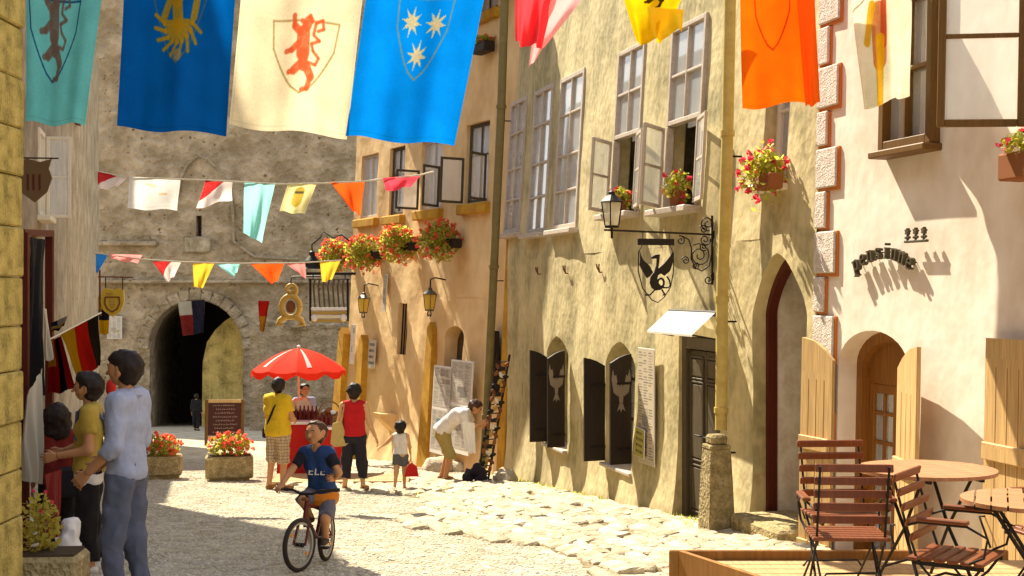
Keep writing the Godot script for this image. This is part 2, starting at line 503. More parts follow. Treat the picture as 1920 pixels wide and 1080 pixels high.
# closed volume behind a street wall so that no light leaks in: back, ends, floor and a pitched roof
func shell(house: Node3D, T: Transform3D, u0: float, u1: float, v0: float, v1: float, deep: float, m, ridge := 3.0, eave := 0.35, setback := 0.0):
	var I := Transform3D()
	var s := MB.new()
	s.box(I.translated(Vector3((u0 + u1) / 2, (v0 + v1) / 2, -deep)), Vector3(u1 - u0, v1 - v0, 0.2))
	part(house, "back_wall", s, m, T)
	for u in [u0 + 0.1, u1 - 0.1]:
		var e := MB.new()
		e.box(I.translated(Vector3(u, (v0 + v1) / 2, -deep / 2 - 0.26 - setback / 2)), Vector3(0.2, v1 - v0 - 0.02, deep - 0.34 - setback))
		part(house, "end_wall", e, m, T)
	var g := MB.new()
	g.box(I.translated(Vector3((u0 + u1) / 2, v1 - 0.15, -deep / 2 - setback / 2)), Vector3(u1 - u0 - 0.42, 0.16, deep - 0.25 - setback))
	part(house, "attic_floor", g, M.roof_tile, T)
	var r := MB.new()
	for q in [[Vector3(0, v1 + 0.02, eave - setback), Vector3(0, v1 + ridge, -deep / 2)], [Vector3(0, v1 + ridge, -deep / 2), Vector3(0, v1 + 0.02, -deep - 0.3)]]:
		var a: Vector3 = q[0]
		var b: Vector3 = q[1]
		var k: Vector3 = (b - a).cross(Vector3.RIGHT).normalized() * 0.12
		if k.y < 0: k = -k
		var p := [a + Vector3.RIGHT * u0, a + Vector3.RIGHT * u1, b + Vector3.RIGHT * u1, b + Vector3.RIGHT * u0]
		r.quad(p[0], p[1], p[2], p[3])
		r.quad(p[3] + k, p[2] + k, p[1] + k, p[0] + k)
		for i in 4: r.quad(p[(i + 1) % 4], p[i], p[i] + k, p[(i + 1) % 4] + k)
	part(house, "roof", r, M.roof_tile, T)
	for u in [u0 + 0.05, u1 - 0.05]:
		var gb := MB.new()
		gb.tri(Vector3(u, v1 - 0.1, -setback), Vector3(u, v1 - 0.1, -deep), Vector3(u, v1 + ridge - 0.05, -deep / 2))
		part(house, "gable", gb, m, T)

var R0: Transform3D
var RU: Transform3D
var OL: Transform3D
var OU: Transform3D
var PK: Transform3D
var LW: Transform3D
var TW: Transform3D
func frames():
	var t := Vector3(0.2615, 0, 1).normalized()
	R0 = Transform3D(Basis(t, Vector3.UP, t.cross(Vector3.UP)), Vector3(-0.083, 0, -24.54))
	RU = lean(R0, 1.95, 0.06)
	PK = lean(R0 * Transform3D(Basis(), Vector3(11.95, 0, 0)), -1.3, 0.022, 0.03)
	var o := Vector3(0.506, 0, 1).normalized()
	var od := Transform3D(Basis(o, Vector3.UP, o.cross(Vector3.UP)), Vector3(-4.18, 0, -32.6))
	OL = lean(od, -2.7, 0.062)
	OU = lean(OL, 3.95, -0.02)
	var l := Vector3(-0.262, 0, -1).normalized()      # left side: x runs away from the camera
	LW = Transform3D(Basis(l, Vector3.UP, l.cross(Vector3.UP)), Vector3(-2.3, 0, 0))
	TW = Transform3D(Basis(), Vector3(0, 0, -68))

func olive_house():
	var h := thing("olive_house", "weathered olive-yellow plaster house with black shuttered arched windows and a pointed doorway", "house", R0)
	var hi := []
	var wins := []
	# upper windows: pixel of lower left and upper right corner on the leaning wall
	for q in [[953, 436, 982, 190], [997, 436, 1031, 168], [1046, 428, 1090, 142], [1154, 398, 1203, 92], [1254, 388, 1318, 44]]:
		var c := on(RU, (q[0] + q[2]) / 2.0, (q[1] + q[3]) / 2.0)
		var l := on(RU, q[0], (q[1] + q[3]) / 2.0).x
		var r := on(RU, q[2], (q[1] + q[3]) / 2.0).x
		var b := on(RU, (q[0] + q[2]) / 2.0, q[1]).y
		var t := on(RU, (q[0] + q[2]) / 2.0, q[3]).y
		wins.append([l, r, b, t])
		hi.append(rect(Vector2(l, b), Vector2(r, t)))
	var f0 := on(RU, 1428, 350)
	var f1 := on(RU, 1484, 160)
	f1.y = f0.y + 1.35
	hi.append(rect(f0, f1))
	part(h, "upper_wall", wall(RU, 0, 12.0, 0, 5.95, hi, 0.16, 0.026, 0.0, 0.24), M.olive_plaster, RU)
	# lower wall
	var A0 := on(R0, 1028, 830)
	var A1 := on(R0, 1066, 840)
	var At := on(R0, 1048, 630).y
	var B0 := on(R0, 1137, 866)
	var B1 := on(R0, 1192, 872)
	var Bt := on(R0, 1160, 640).y
	var D0 := on(R0, 1274, 968)
	var D1 := on(R0, 1350, 968)
	var Dt := on(R0, 1310, 632).y
	var G0 := on(R0, 1410, 990)
	var G1 := on(R0, 1514, 1010)
	var Gt := on(R0, 1464, 474).y
	var Gs := on(R0, 1414, 590).y
	var lo := [arch(A0.x, A1.x, A0.y, At - 0.30, At, true, 6), arch(B0.x, B1.x, B0.y, Bt - 0.32, Bt, true, 6), rect(D0, Vector2(D1.x, Dt)), arch(G0.x, G1.x, G0.y, Gs, Gt, true, 10)]
	part(h, "lower_wall", wall(R0, 0, 12.0, -3.0, 1.95, lo, 0.13, 0.04, 0.10, [0.42, 0.42, 0.3, 0.24]), M.olive_plaster, R0)
	shell(h, R0, 0.0, 12.0, -3.0, 7.8, 6.5, M.olive_plaster, 3.5, 0.1, 0.72)
	# windows of the upper storey
	for i in 5:
		var q: Array = wins[i]
		var w: float = q[1] - q[0]
		var ht: float = q[3] - q[2]
		var W := RU * Transform3D(Basis(), Vector3(q[0], q[2], -0.02))
		var z := MB.new()
		z.box(Transform3D().translated(Vector3(w / 2, -0.05, 0.06)), Vector3(w + 0.14, 0.08, 0.22), 0.012)
		if i < 3:
			var o := glazed(h, W, w, ht, 2, [0.25, 0.48, 0.75], M.grey_paint, 0.075, 0.1)
			part(o, "window_sill", z, M.grey_paint)
			part(o, "curtain", boxed(Vector3(w / 2, ht / 2, -0.22), Vector3(w * 0.86, ht, 0.01)), M.curtain)
		else:
			# upper half glazed, lower half standing open with two casements
			var split := ht * 0.46
			var o := glazed(h, W * Transform3D(Basis(), Vector3(0, split, 0)), w, ht - split, 2, [0.5], M.grey_paint, 0.06, 0.1)
			for x in [0.03, w - 0.03]:
				part(o, "lower_jamb", boxed(Vector3(x, split / 2 - split - 0.003, 0), Vector3(0.06, split - 0.006, 0.1), 0.006), M.grey_paint)
			var z2 := MB.new()
			z2.box(Transform3D().translated(Vector3(w / 2, -split - 0.05, 0.09)), Vector3(w + 0.2, 0.08, 0.3), 0.012)
			part(o, "window_sill", z2, M.grey_paint)
			part(o, "curtain", boxed(Vector3(w / 2, (ht - split) / 2, -0.22), Vector3(w * 0.86, ht - split, 0.01)), M.curtain)
			var sw := w * 0.5
			glazed(h, RU * Transform3D(Basis(Vector3.UP, deg_to_rad(-47)), Vector3(q[0], q[2] + 0.02, 0.05)), sw, split - 0.04, 1, [0.5], M.grey_paint, 0.05, 0.035, "casement")
			glazed(h, RU * Transform3D(Basis(Vector3.UP, deg_to_rad(-13)), Vector3(q[1], q[2] + 0.02, 0.06)), sw, split - 0.04, 1, [0.5], M.grey_paint, 0.05, 0.035, "casement")
	var fw := f1.x - f0.x
	var fo := glazed(h, RU * Transform3D(Basis(), Vector3(f0.x, f0.y, -0.16)), fw, 1.35, 2, [0.6], M.cream_paint, 0.06, 0.06)
	part(fo, "curtain", boxed(Vector3(fw / 2, 0.67, -0.1), Vector3(fw * 0.9, 1.3, 0.01)), M.curtain)
	var fs := MB.new()
	fs.box(Transform3D().translated(Vector3(fw / 2, -0.04, 0.16)), Vector3(fw + 0.1, 0.07, 0.34), 0.012)
	part(fo, "window_sill", fs, M.cream_paint)
	# black shutters of the arched windows, standing out from the wall
	for q in [[A0, A1, At], [B0, B1, Bt]]:
		var w: float = q[1].x - q[0].x
		var ht: float = q[2] - q[0].y
		var sill := MB.new()
		sill.box(Transform3D().translated(Vector3((q[0].x + q[1].x) / 2, q[0].y - 0.02, -0.1)), Vector3(w + 0.06, 0.05, 0.42), 0.01)
		part(h, "window_sill", sill, M.grey_paint, R0)
		var inner := glazed(h, R0 * Transform3D(Basis(), Vector3(q[0].x, q[0].y, -0.36)), w, ht, 2, [0.35, 0.68], M.black_wood, 0.06, 0.06)
		for s in [-1, 1]:
			var p: Vector2 = q[0] if s < 0 else q[1]
			var W := hinge(R0, Vector3(p.x, p.y + 0.02, 0.02 if s < 0 else 0.06), -86 if s < 0 else -80)
			var sh := MB.new()
			var sw := w * 0.26
			var out := PackedVector2Array([Vector2(0, 0), Vector2(sw, 0), Vector2(sw, ht - 0.27), Vector2(sw * 0.72, ht - 0.285), Vector2(sw * 0.4, ht - 0.32), Vector2(0, ht - 0.39)])
			if s > 0:
				out = PackedVector2Array([Vector2(0, 0), Vector2(sw, 0), Vector2(sw, ht - 0.39), Vector2(sw * 0.6, ht - 0.32), Vector2(sw * 0.28, ht - 0.285), Vector2(0, ht - 0.27)])
			sh.prism(Transform3D(), out, 0.035)
			var so := part(h, "shutter", sh, M.black_wood, W)
			var ir := MB.new()
			for y in [0.2, ht * 0.62]:
				ir.box(Transform3D().translated(Vector3(sw * 0.35, y, 0.041)), Vector3(sw * 0.72, 0.035, 0.012), 0.003)
				ir.box(Transform3D().translated(Vector3(sw * 0.35, y, -0.007)), Vector3(sw * 0.72, 0.035, 0.012), 0.003)
			part(so, "strap_hinge", ir, M.iron)
			for k in 2:
				var gv := MB.new()
				gv.box(Transform3D().translated(Vector3(sw * (0.33 + 0.33 * k), ht * 0.38, 0.0355)), Vector3(0.006, ht * 0.72, 0.005))
				part(so, "groove_strip", gv, M.iron)
			if s > 0:
				part(so, "painted_eagle", eagle_print(sw, ht), M.faded_white)
	# panelled street door with frame
	var dw := D1.x - D0.x
	var dh := Dt - D0.y
	var fr := MB.new()
	for x in [0.06, dw - 0.06]: fr.box(Transform3D().translated(Vector3(x, dh / 2, 0)), Vector3(0.12, dh, 0.14), 0.01)
	fr.box(Transform3D().translated(Vector3(dw / 2, dh - 0.08, 0)), Vector3(dw - 0.24, 0.15, 0.13), 0.01)
	var dfr := part(h, "door_frame", fr, M.door_wood, R0 * Transform3D(Basis(), Vector3(D0.x, D0.y, -0.10)))
	for k in 2:
		var lw := (dw - 0.26) / 2
		var W := R0 * Transform3D(Basis(), Vector3(D0.x + 0.12 + k * (lw + 0.01), D0.y + 0.02, -0.12))
		var lf := MB.new()
		lf.box(Transform3D().translated(Vector3(lw / 2, dh / 2 - 0.09, 0)), Vector3(lw - 0.006, dh - 0.2, 0.05), 0.006)
		var leaf := part(h, "door", lf, M.door_wood, W)
		for y in [[0.12, 0.62], [0.74, 1.62], [1.72, dh - 0.3]]:
			var pn := MB.new()
			var cy: float = (y[0] + y[1]) / 2
			pn.box(Transform3D().translated(Vector3(lw / 2, cy, 0.03)), Vector3(lw - 0.16, y[1] - y[0], 0.03), 0.012)
			part(leaf, "door_panel", pn, M.door_wood)
			var ml := MB.new()
			for x in [0.055, lw - 0.055]: ml.box(Transform3D().translated(Vector3(x, cy, 0.035)), Vector3(0.022, y[1] - y[0] + 0.07, 0.03), 0.006)
			for yy in [y[0] - 0.03, y[1] + 0.03]: ml.box(Transform3D().translated(Vector3(lw / 2, yy, 0.035)), Vector3(lw - 0.135, 0.022, 0.03), 0.006)
			part(leaf, "moulding", ml, M.door_wood)
		var hd := MB.new()
		hd.tube([Vector3(lw * (0.88 if k == 0 else 0.12), 1.02, 0.03), Vector3(lw * (0.88 if k == 0 else 0.12), 1.02, 0.09), Vector3(lw * (0.6 if k == 0 else 0.4), 1.02, 0.09)], 0.011, 6)
		part(leaf, "handle", hd, M.iron)
	# pointed passage: frame, pale leaf standing open, threshold
	var gw := G1.x - G0.x
	var gh := Gt - G0.y
	var sp := Gs - G0.y
	var o1 := arch(0, gw, 0, sp, gh, true, 10)
	var o2 := arch(0.07, gw - 0.07, -0.01, sp, gh - 0.10, true, 10)
	var ga := MB.new()
	for pl in Geometry2D.clip_polygons(o1, o2):
		ga.prism(Transform3D(), pl, 0.10)
	var W := R0 * Transform3D(Basis(), Vector3(G0.x, G0.y, -0.26))
	part(h, "passage_frame", ga, M.red_wood, W)
	# pale side wall of the passage behind the frame, a dark red post and a glazed strip deeper inside
	part(h, "passage_side", boxed(Vector3(0.03, gh * 0.5, -0.185), Vector3(0.1, gh, 0.35)), M.pale_panel, W)
	var zp := -0.62
	var pu := on(R0, 1488, 800, zp).x
	part(h, "door_post", boxed(Vector3(pu - G0.x + 0.06, gh * 0.5, zp + 0.26), Vector3(0.10, gh, 0.1), 0.01), M.red_wood, W)
	glazed(h, R0 * Transform3D(Basis(), Vector3(pu + 0.13, G0.y + 0.1, zp - 0.06)), 0.6, gh - 0.1, 2, [0.2, 0.4, 0.6, 0.8], M.grey_paint, 0.03, 0.03, "side_light")
	var th := MB.new()
	var g := gy((R0 * Vector3(G0.x + gw / 2, 0, 0)).z)
	th.box(Transform3D().translated(Vector3(G0.x + gw * 0.55, g + 0.02, -0.05)), Vector3(gw * 0.9, 0.34, 0.72), 0.03)
	part(h, "threshold", th, M.trough_stone, R0)
	# iron anchors
	for q in [[1014, 512], [1066, 510], [1130, 508]]:
		var p := on(R0, q[0], q[1])
		var a := MB.new()
		a.tube([Vector3(p.x, p.y - 0.02, -0.02), Vector3(p.x, p.y - 0.02, 0.05), Vector3(p.x - 0.05, p.y + 0.05, 0.07), Vector3(p.x - 0.07, p.y + 0.1, 0.07)], 0.012, 5)
		a.tube([Vector3(p.x, p.y - 0.02, 0.05), Vector3(p.x + 0.03, p.y + 0.06, 0.07), Vector3(p.x + 0.05, p.y + 0.1, 0.07)], 0.012, 5)
		part(h, "wall_hook", a, M.rust, R0)
func boxed(c: Vector3, s: Vector3, bev := 0.0) -> MB:
	var b := MB.new()
	b.box(Transform3D().translated(c), s, bev)
	return b
func eagle_print(sw: float, ht: float) -> MB:   # a worn stencilled eagle on the face of the shutter
	var b := MB.new()
	var z := -0.0005
	var y0 := ht * 0.52
	for s in [[[0.36, 0.0], [0.14, 0.06], [0.04, 0.26], [0.10, 0.40], [0.18, 0.30], [0.26, 0.32], [0.32, 0.22], [0.46, 0.12]], [[0.64, 0.0], [0.86, 0.06], [0.96, 0.26], [0.90, 0.40], [0.82, 0.30], [0.74, 0.32], [0.68, 0.22], [0.54, 0.12]],
		[[0.38, 0.06], [0.44, 0.14], [0.44, 0.2], [0.58, 0.21], [0.55, 0.13], [0.62, 0.06], [0.58, -0.10], [0.42, -0.10]], [[0.42, -0.105], [0.58, -0.105], [0.70, -0.22], [0.56, -0.18], [0.5, -0.24], [0.44, -0.18], [0.30, -0.22]]]:
		var p := PackedVector2Array()
		for q in s: p.append(Vector2(q[0] * sw, y0 + q[1] * ht * 0.52))
		b.prism(Transform3D(Basis(), Vector3(0, 0, z - 0.003)), p, 0.0045)
	return b

func orange_house():
	var h := thing("orange_house", "apricot plaster house with ochre trims, window boxes and a wide eave beyond the olive house", "house", OL)
	var hi := []
	var wins := []
	for q in [[676, 408, 708, 290], [730, 402, 757, 276], [790, 391, 829, 262], [874, 379, 917, 230], [893, 20, 935, -110]]:
		var cy: float = (q[1] + q[3]) / 2.0
		var l := on(OU, q[0], cy).x
		var r: float = min(on(OU, q[2], cy).x, 8.85)
		var b := on(OU, (q[0] + q[2]) / 2.0, q[1]).y
		var t := on(OU, (q[0] + q[2]) / 2.0, q[3]).y
		wins.append([l, r, b, t])
		hi.append(rect(Vector2(l, b), Vector2(r, t)))
	part(h, "upper_wall", wall(OU, 0, 9.03, 0, 6.2, hi, 0.2, 0.05, 0.0, 0.22), M.orange_plaster, OU)
	var b0 := on(OL, 744, 664)
	var b1 := on(OL, 765, 569)
	var d0 := on(OL, 822, 880)
	var d1 := on(OL, 868, 612)
	var lo := [rect(b0, b1), arch(d0.x, d1.x, -0.9, d1.y - 0.25, d1.y, false, 6)]
	part(h, "lower_wall", wall(OL, 0, 9.03, -0.9, 3.95, lo, 0.16, 0.07, 0.14, 0.3), M.orange_plaster, OL)
	shell(h, lean(OL, 0, -0.05), 0.0, 9.03, -0.9, 10.2, 6.0, M.orange_plaster, 3.0, 1.75, 0.5)
	for i in wins.size():
		var q: Array = wins[i]
		var w: float = q[1] - q[0]
		var ht: float = q[3] - q[2]
		var o := glazed(h, OU * Transform3D(Basis(), Vector3(q[0], q[2], -0.10)), w, ht, 2, [0.6], M.grey_paint if i in [0, 2] else M.door_wood, 0.07, 0.07)
		part(o, "curtain", boxed(Vector3(w / 2, ht / 2, -0.1), Vector3(w * 0.9, ht, 0.01)), M.curtain)
		var lg := MB.new()
		lg.box(Transform3D().translated(Vector3(q[0] + w / 2, q[2] - 0.13, 0.05)), Vector3(w + 0.3, 0.2, 0.16), 0.02)
		part(h, "ochre_ledge", lg, M.ochre_paint, OU)
		if i in [2, 3]:
			var cs := glazed(h, OU * Transform3D(Basis(Vector3.UP, deg_to_rad(-100)), Vector3(q[0], q[2], 0.04)), w * 0.46, ht * 0.58, 1, [], M.door_wood, 0.05, 0.035, "casement")
			var cs2 := glazed(h, OU * Transform3D(Basis(Vector3.UP, deg_to_rad(-70)), Vector3(q[1] - 0.04, q[2], 0.04)), w * 0.42, ht * 0.58, 1, [], M.door_wood, 0.05, 0.035, "casement")
	# barred slit window
	var bw := b1.x - b0.x
	var bh := b1.y - b0.y
	for i in 3:
		var r := MB.new()
		r.tube([Vector3(b0.x + bw * (0.2 + 0.3 * i), b0.y, -0.06), Vector3(b0.x + bw * (0.2 + 0.3 * i), b1.y, -0.06)], 0.018, 6)
		part(h, "window_bar", r, M.iron, OL)
	# deep ochre door recess with a boarded door
	var dw := d1.x - d0.x
	var db := MB.new()
	db.prism(Transform3D(), arch(0, dw, 0, d1.y + 0.55, d1.y + 0.85, false, 6), 0.05)
	part(h, "boarded_door", db, M.door_wood, OL * Transform3D(Basis(), Vector3(d0.x, -0.9, -0.32)))
	# ochre buttress strips
	for q in [[688, 628, 0.24, 0.30], [817, 604, 0.24, 0.25], [651, 614, 0.3, 0.35]]:
		var p := on(OL, q[0], q[1])
		var s := MB.new()
		var hw: float = q[2]
		var out := PackedVector2Array([Vector2(p.x - hw * 1.4, -0.9), Vector2(p.x + hw, -0.9), Vector2(p.x + hw * 0.75, p.y - 0.15), Vector2(p.x + hw * 0.2, p.y), Vector2(p.x - hw * 0.4, p.y - 0.12)])
		s.prism(Transform3D(), out, 0.10 + q[3] * 0.2)
		part(h, "ochre_pilaster", s, M.ochre_paint, OL)
	var cn := MB.new()
	cn.box(Transform3D().translated(Vector3(8.86, 2.4, 0.05)), Vector3(0.3, 8.6, 0.1), 0.02)
	part(h, "ochre_corner_strip", cn, M.ochre_paint, lean(OL, 0, -0.012))

func pink_house():
	var h := thing("pink_house", "pale pink plaster house with rough quoins, pine shutters and an iron lettered sign", "house", PK)
	var a0 := on(PK, 1570, 800)
	var a1 := on(PK, 1702, 800)
	var top := on(PK, 1640, 620).y
	var bot := -0.1
	var c0 := on(PK, 1664, 286)
	var c1 := on(PK, 1763, 278)
	var holes := [arch(a0.x, a1.x, bot, top - 0.33, top, false, 8), rect(c0, Vector2(c1.x, c0.y + 1.75))]
	part(h, "front_wall", wall(PK, 0, 9.0, -1.2, 7.6, holes, 0.16, 0.009, 0.0, 0.34), M.pink_plaster, PK)
	shell(h, PK, 0.0, 9.0, -1.2, 7.6, 6.0, M.pink_plaster, 3.2, 0.2, 0.05)
	# quoins: a rough block on a painted, slightly larger bed
	var ys := [1010, 932, 852, 768, 680, 590, 517, 432, 357, 277, 207, 125, 50, -25, -100, -175]
	for i in ys.size() - 1:
		var lo := on(PK, 1550, ys[i]).y
		var hi := on(PK, 1550, ys[i + 1]).y
		var wide := i % 2 == 0
		var w := 0.42 if wide else 0.22
		var bed := MB.new()
		bed.box(Transform3D().translated(Vector3(w / 2 + 0.004, (lo + hi) / 2 - 0.010, 0.004)), Vector3(w + 0.010, hi - lo - 0.002 if wide else hi - lo - 0.03, 0.040 if wide else 0.034), 0.004)
		var q := part(h, "quoin", bed, M.quoin_paint, PK)
		var st := MB.new()
		st.box(Transform3D().translated(Vector3(w / 2 - 0.012, (lo + hi) / 2 + 0.006, 0.018)), Vector3(w - 0.012, hi - lo - 0.035, 0.05), 0.012)
		part(q, "quoin_face", st, M.quoin_stone, PK)
	# french window under the arch
	var w := a1.x - a0.x
	var hh := top - bot
	var W := PK * Transform3D(Basis(), Vector3(a0.x, bot, -0.33))
	var f := MB.new()
	for pl in Geometry2D.clip_polygons(arch(0, w, 0, hh - 0.33, hh, false, 8), arch(0.10, w - 0.10, -0.01, hh - 0.36, hh - 0.10, false, 8)):
		f.prism(Transform3D(), pl, 0.14)
	part(h, "arch_frame", f, M.frame_wood, W)
	for k in 2:
		var lw := w / 2 - 0.1
		var o := glazed(h, W * Transform3D(Basis(), Vector3(0.1 + k * (lw + 0.003), 0.02, 0.03)), lw - 0.003, hh - 0.52, 2, [0.3, 0.44, 0.58, 0.72, 0.86], M.frame_wood, 0.085, 0.06, "french_window")
		part(o, "curtain", boxed(Vector3(lw / 2, hh / 2 - 0.2, -0.12), Vector3(lw - 0.1, hh - 0.7, 0.01)), M.white_cloth)
	var lun := MB.new()
	lun.prism(Transform3D(), arch(0.1, w - 0.1, hh - 0.50, hh - 0.36, hh - 0.1, false, 8), 0.04)
	part(h, "arch_infill", lun, M.frame_wood, W * Transform3D(Basis(), Vector3(0, 0, 0.02)))
	# pine shutters
	for s in [-1, 1, 2]:
		var sw := 0.58 if s > 0 else 0.52
		var sh := hh - 0.12
		var T2: Transform3D
		var low := sh - 0.2
		var out: PackedVector2Array
		if s < 0:
			T2 = PK * Transform3D(Basis(Vector3.UP, deg_to_rad(6)), Vector3(a0.x - sw, bot + 0.02, 0.085))
			out = PackedVector2Array([Vector2(0, 0), Vector2(sw, 0), Vector2(sw, low), Vector2(sw * 0.75, low + 0.09), Vector2(sw * 0.4, low + 0.17), Vector2(0.0, low + 0.2)])
		else:
			T2 = PK * Transform3D(Basis(Vector3.UP, deg_to_rad(-16)), Vector3(a1.x, bot + 0.02, 0.07))
			if s == 2:
				T2 = PK * Transform3D(Basis(Vector3.UP, deg_to_rad(-2)), Vector3(on(PK, 1868, 800).x, bot + 0.3, 0.07))
			out = PackedVector2Array([Vector2(0, 0), Vector2(sw, 0), Vector2(sw, low + 0.2), Vector2(sw * 0.6, low + 0.17), Vector2(sw * 0.25, low + 0.09), Vector2(0, low)])
			if s == 2:
				out = PackedVector2Array([Vector2(0, 0), Vector2(sw, 0), Vector2(sw, low + 0.02), Vector2(0, low + 0.02)])
		var b := MB.new()
		b.prism(Transform3D(), out, 0.035)
		var so := part(h, "shutter", b, M.pine, T2)
		for y in [0.32, 1.32] if s != 2 else [0.12, 1.3]:
			part(so, "batten", boxed(Vector3(sw / 2, y, 0.052), Vector3(sw - 0.03, 0.13, 0.034), 0.006), M.pine)
		for k in range(1, 4):
			part(so, "board_joint", boxed(Vector3(sw * k / 4.0, sh * 0.42, 0.0355), Vector3(0.006, sh * 0.82, 0.003)), M.rim_wood)
		var hk := MB.new()
		hk.tube([Vector3(0.03, 0.8, 0.035), Vector3(0.03, 0.8, 0.08), Vector3(0.09, 0.72, 0.08), Vector3(0.14, 0.58, 0.05)], 0.009, 5)
		part(so, "stay_hook", hk, M.iron)
	# brown upper window with its frame, and the open sash of its neighbour
	var uw := c1.x - c0.x
	var fo := glazed(h, PK * Transform3D(Basis(), Vector3(c0.x, c0.y, 0.02)), uw, 1.75, 2, [0.38, 0.72, 0.8], M.brown_wood, 0.08, 0.16)
	part(fo, "window_sill", boxed(Vector3(uw / 2, -0.035, 0.03), Vector3(uw + 0.06, 0.06, 0.26), 0.01), M.brown_wood)
	part(fo, "curtain", boxed(Vector3(uw / 2, 0.87, -0.2), Vector3(uw * 0.9, 1.7, 0.01)), M.curtain)
	var s0 := on(PK, 1935, 238)
	var sash := glazed(h, PK * Transform3D(Basis(Vector3.UP, deg_to_rad(-118)), Vector3(s0.x, s0.y, 0.06)), 0.62, 1.35, 1, [0.5], M.brown_wood, 0.055, 0.045, "open_sash")

func left_houses():
	# x of LW runs away from the camera, z faces the street
	var h := thing("grey_house", "tall grey-plastered shop house in shade beside the stone pillar", "house", LW)
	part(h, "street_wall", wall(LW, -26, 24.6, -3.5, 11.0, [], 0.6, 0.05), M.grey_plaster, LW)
	shell(h, LW, -26.0, 24.6, -3.5, 11.0, 8.0, M.grey_plaster, 1.0, 0.25)
	var g := thing("low_grey_house", "lower grey plaster house with a cream casement window hanging open", "house", LW)
	var w0 := on(LW, 79, 408)
	var w1 := on(LW, 62, 238)
	var hole := rect(Vector2(w0.x - 1.15, w0.y), Vector2(w0.x, w0.y + 1.6))
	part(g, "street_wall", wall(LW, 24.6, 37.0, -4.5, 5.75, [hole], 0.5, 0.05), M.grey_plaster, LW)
	shell(g, LW, 24.6, 37.0, -4.5, 5.75, 7.0, M.grey_plaster, 1.2, 0.1)
	var e := thing("corner_house", "plain grey plaster corner house reaching toward the gate tower", "house", LW)
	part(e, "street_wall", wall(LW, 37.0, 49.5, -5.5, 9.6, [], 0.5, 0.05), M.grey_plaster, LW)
	shell(e, LW, 37.0, 49.5, -5.5, 9.6, 7.0, M.grey_plaster, 1.0, -0.3)
	var o := glazed(g, LW * Transform3D(Basis(), Vector3(w0.x - 1.15, w0.y, 0.0)), 1.15, 1.6, 2, [0.5], M.cream_paint, 0.09, 0.12)
	part(o, "window_sill", boxed(Vector3(0.57, -0.06, 0.1), Vector3(1.35, 0.1, 0.3), 0.01), M.cream_paint)
	glazed(g, LW * Transform3D(Basis(Vector3.UP, deg_to_rad(-95)), Vector3(w0.x, w0.y, 0.08)), 0.45, 1.55, 1, [0.5], M.cream_paint, 0.06, 0.045, "casement")
	# near stone pillar of coursed blocks
	var p := thing("stone_pillar", "yellow sandstone pillar of large coursed blocks beside the planter trough", "pillar", Transform3D(Basis(), Vector3(-3.115, 0, -7.3)))
	var ys := [-0.8]
	for y in [1010, 914, 815, 710, 618, 518, 415, 310, 212, 110, 5, -95, -200]:
		ys.append((540 - y) / F * 6.95 + 1.43)
	for i in ys.size() - 1:
		for k in 2:
			var b := MB.new()
			var hh: float = ys[i + 1] - ys[i]
			var off := 0.012 * sin(i * 2.3 + k)
			b.box(Transform3D().translated(Vector3(-0.2 + 0.001 * i, (ys[i] + ys[i + 1]) / 2, 0.19 - k * 0.38)), Vector3(0.99 + off, hh - 0.006, 0.378), 0.010)
			part(p, "block", b, M.pillar_stone)
	var core := MB.new()
	core.box(Transform3D().translated(Vector3(-0.2, 1.0, 0)), Vector3(0.9, 3.6, 0.68))
	part(p, "mortar_core", core, M.trough_stone)

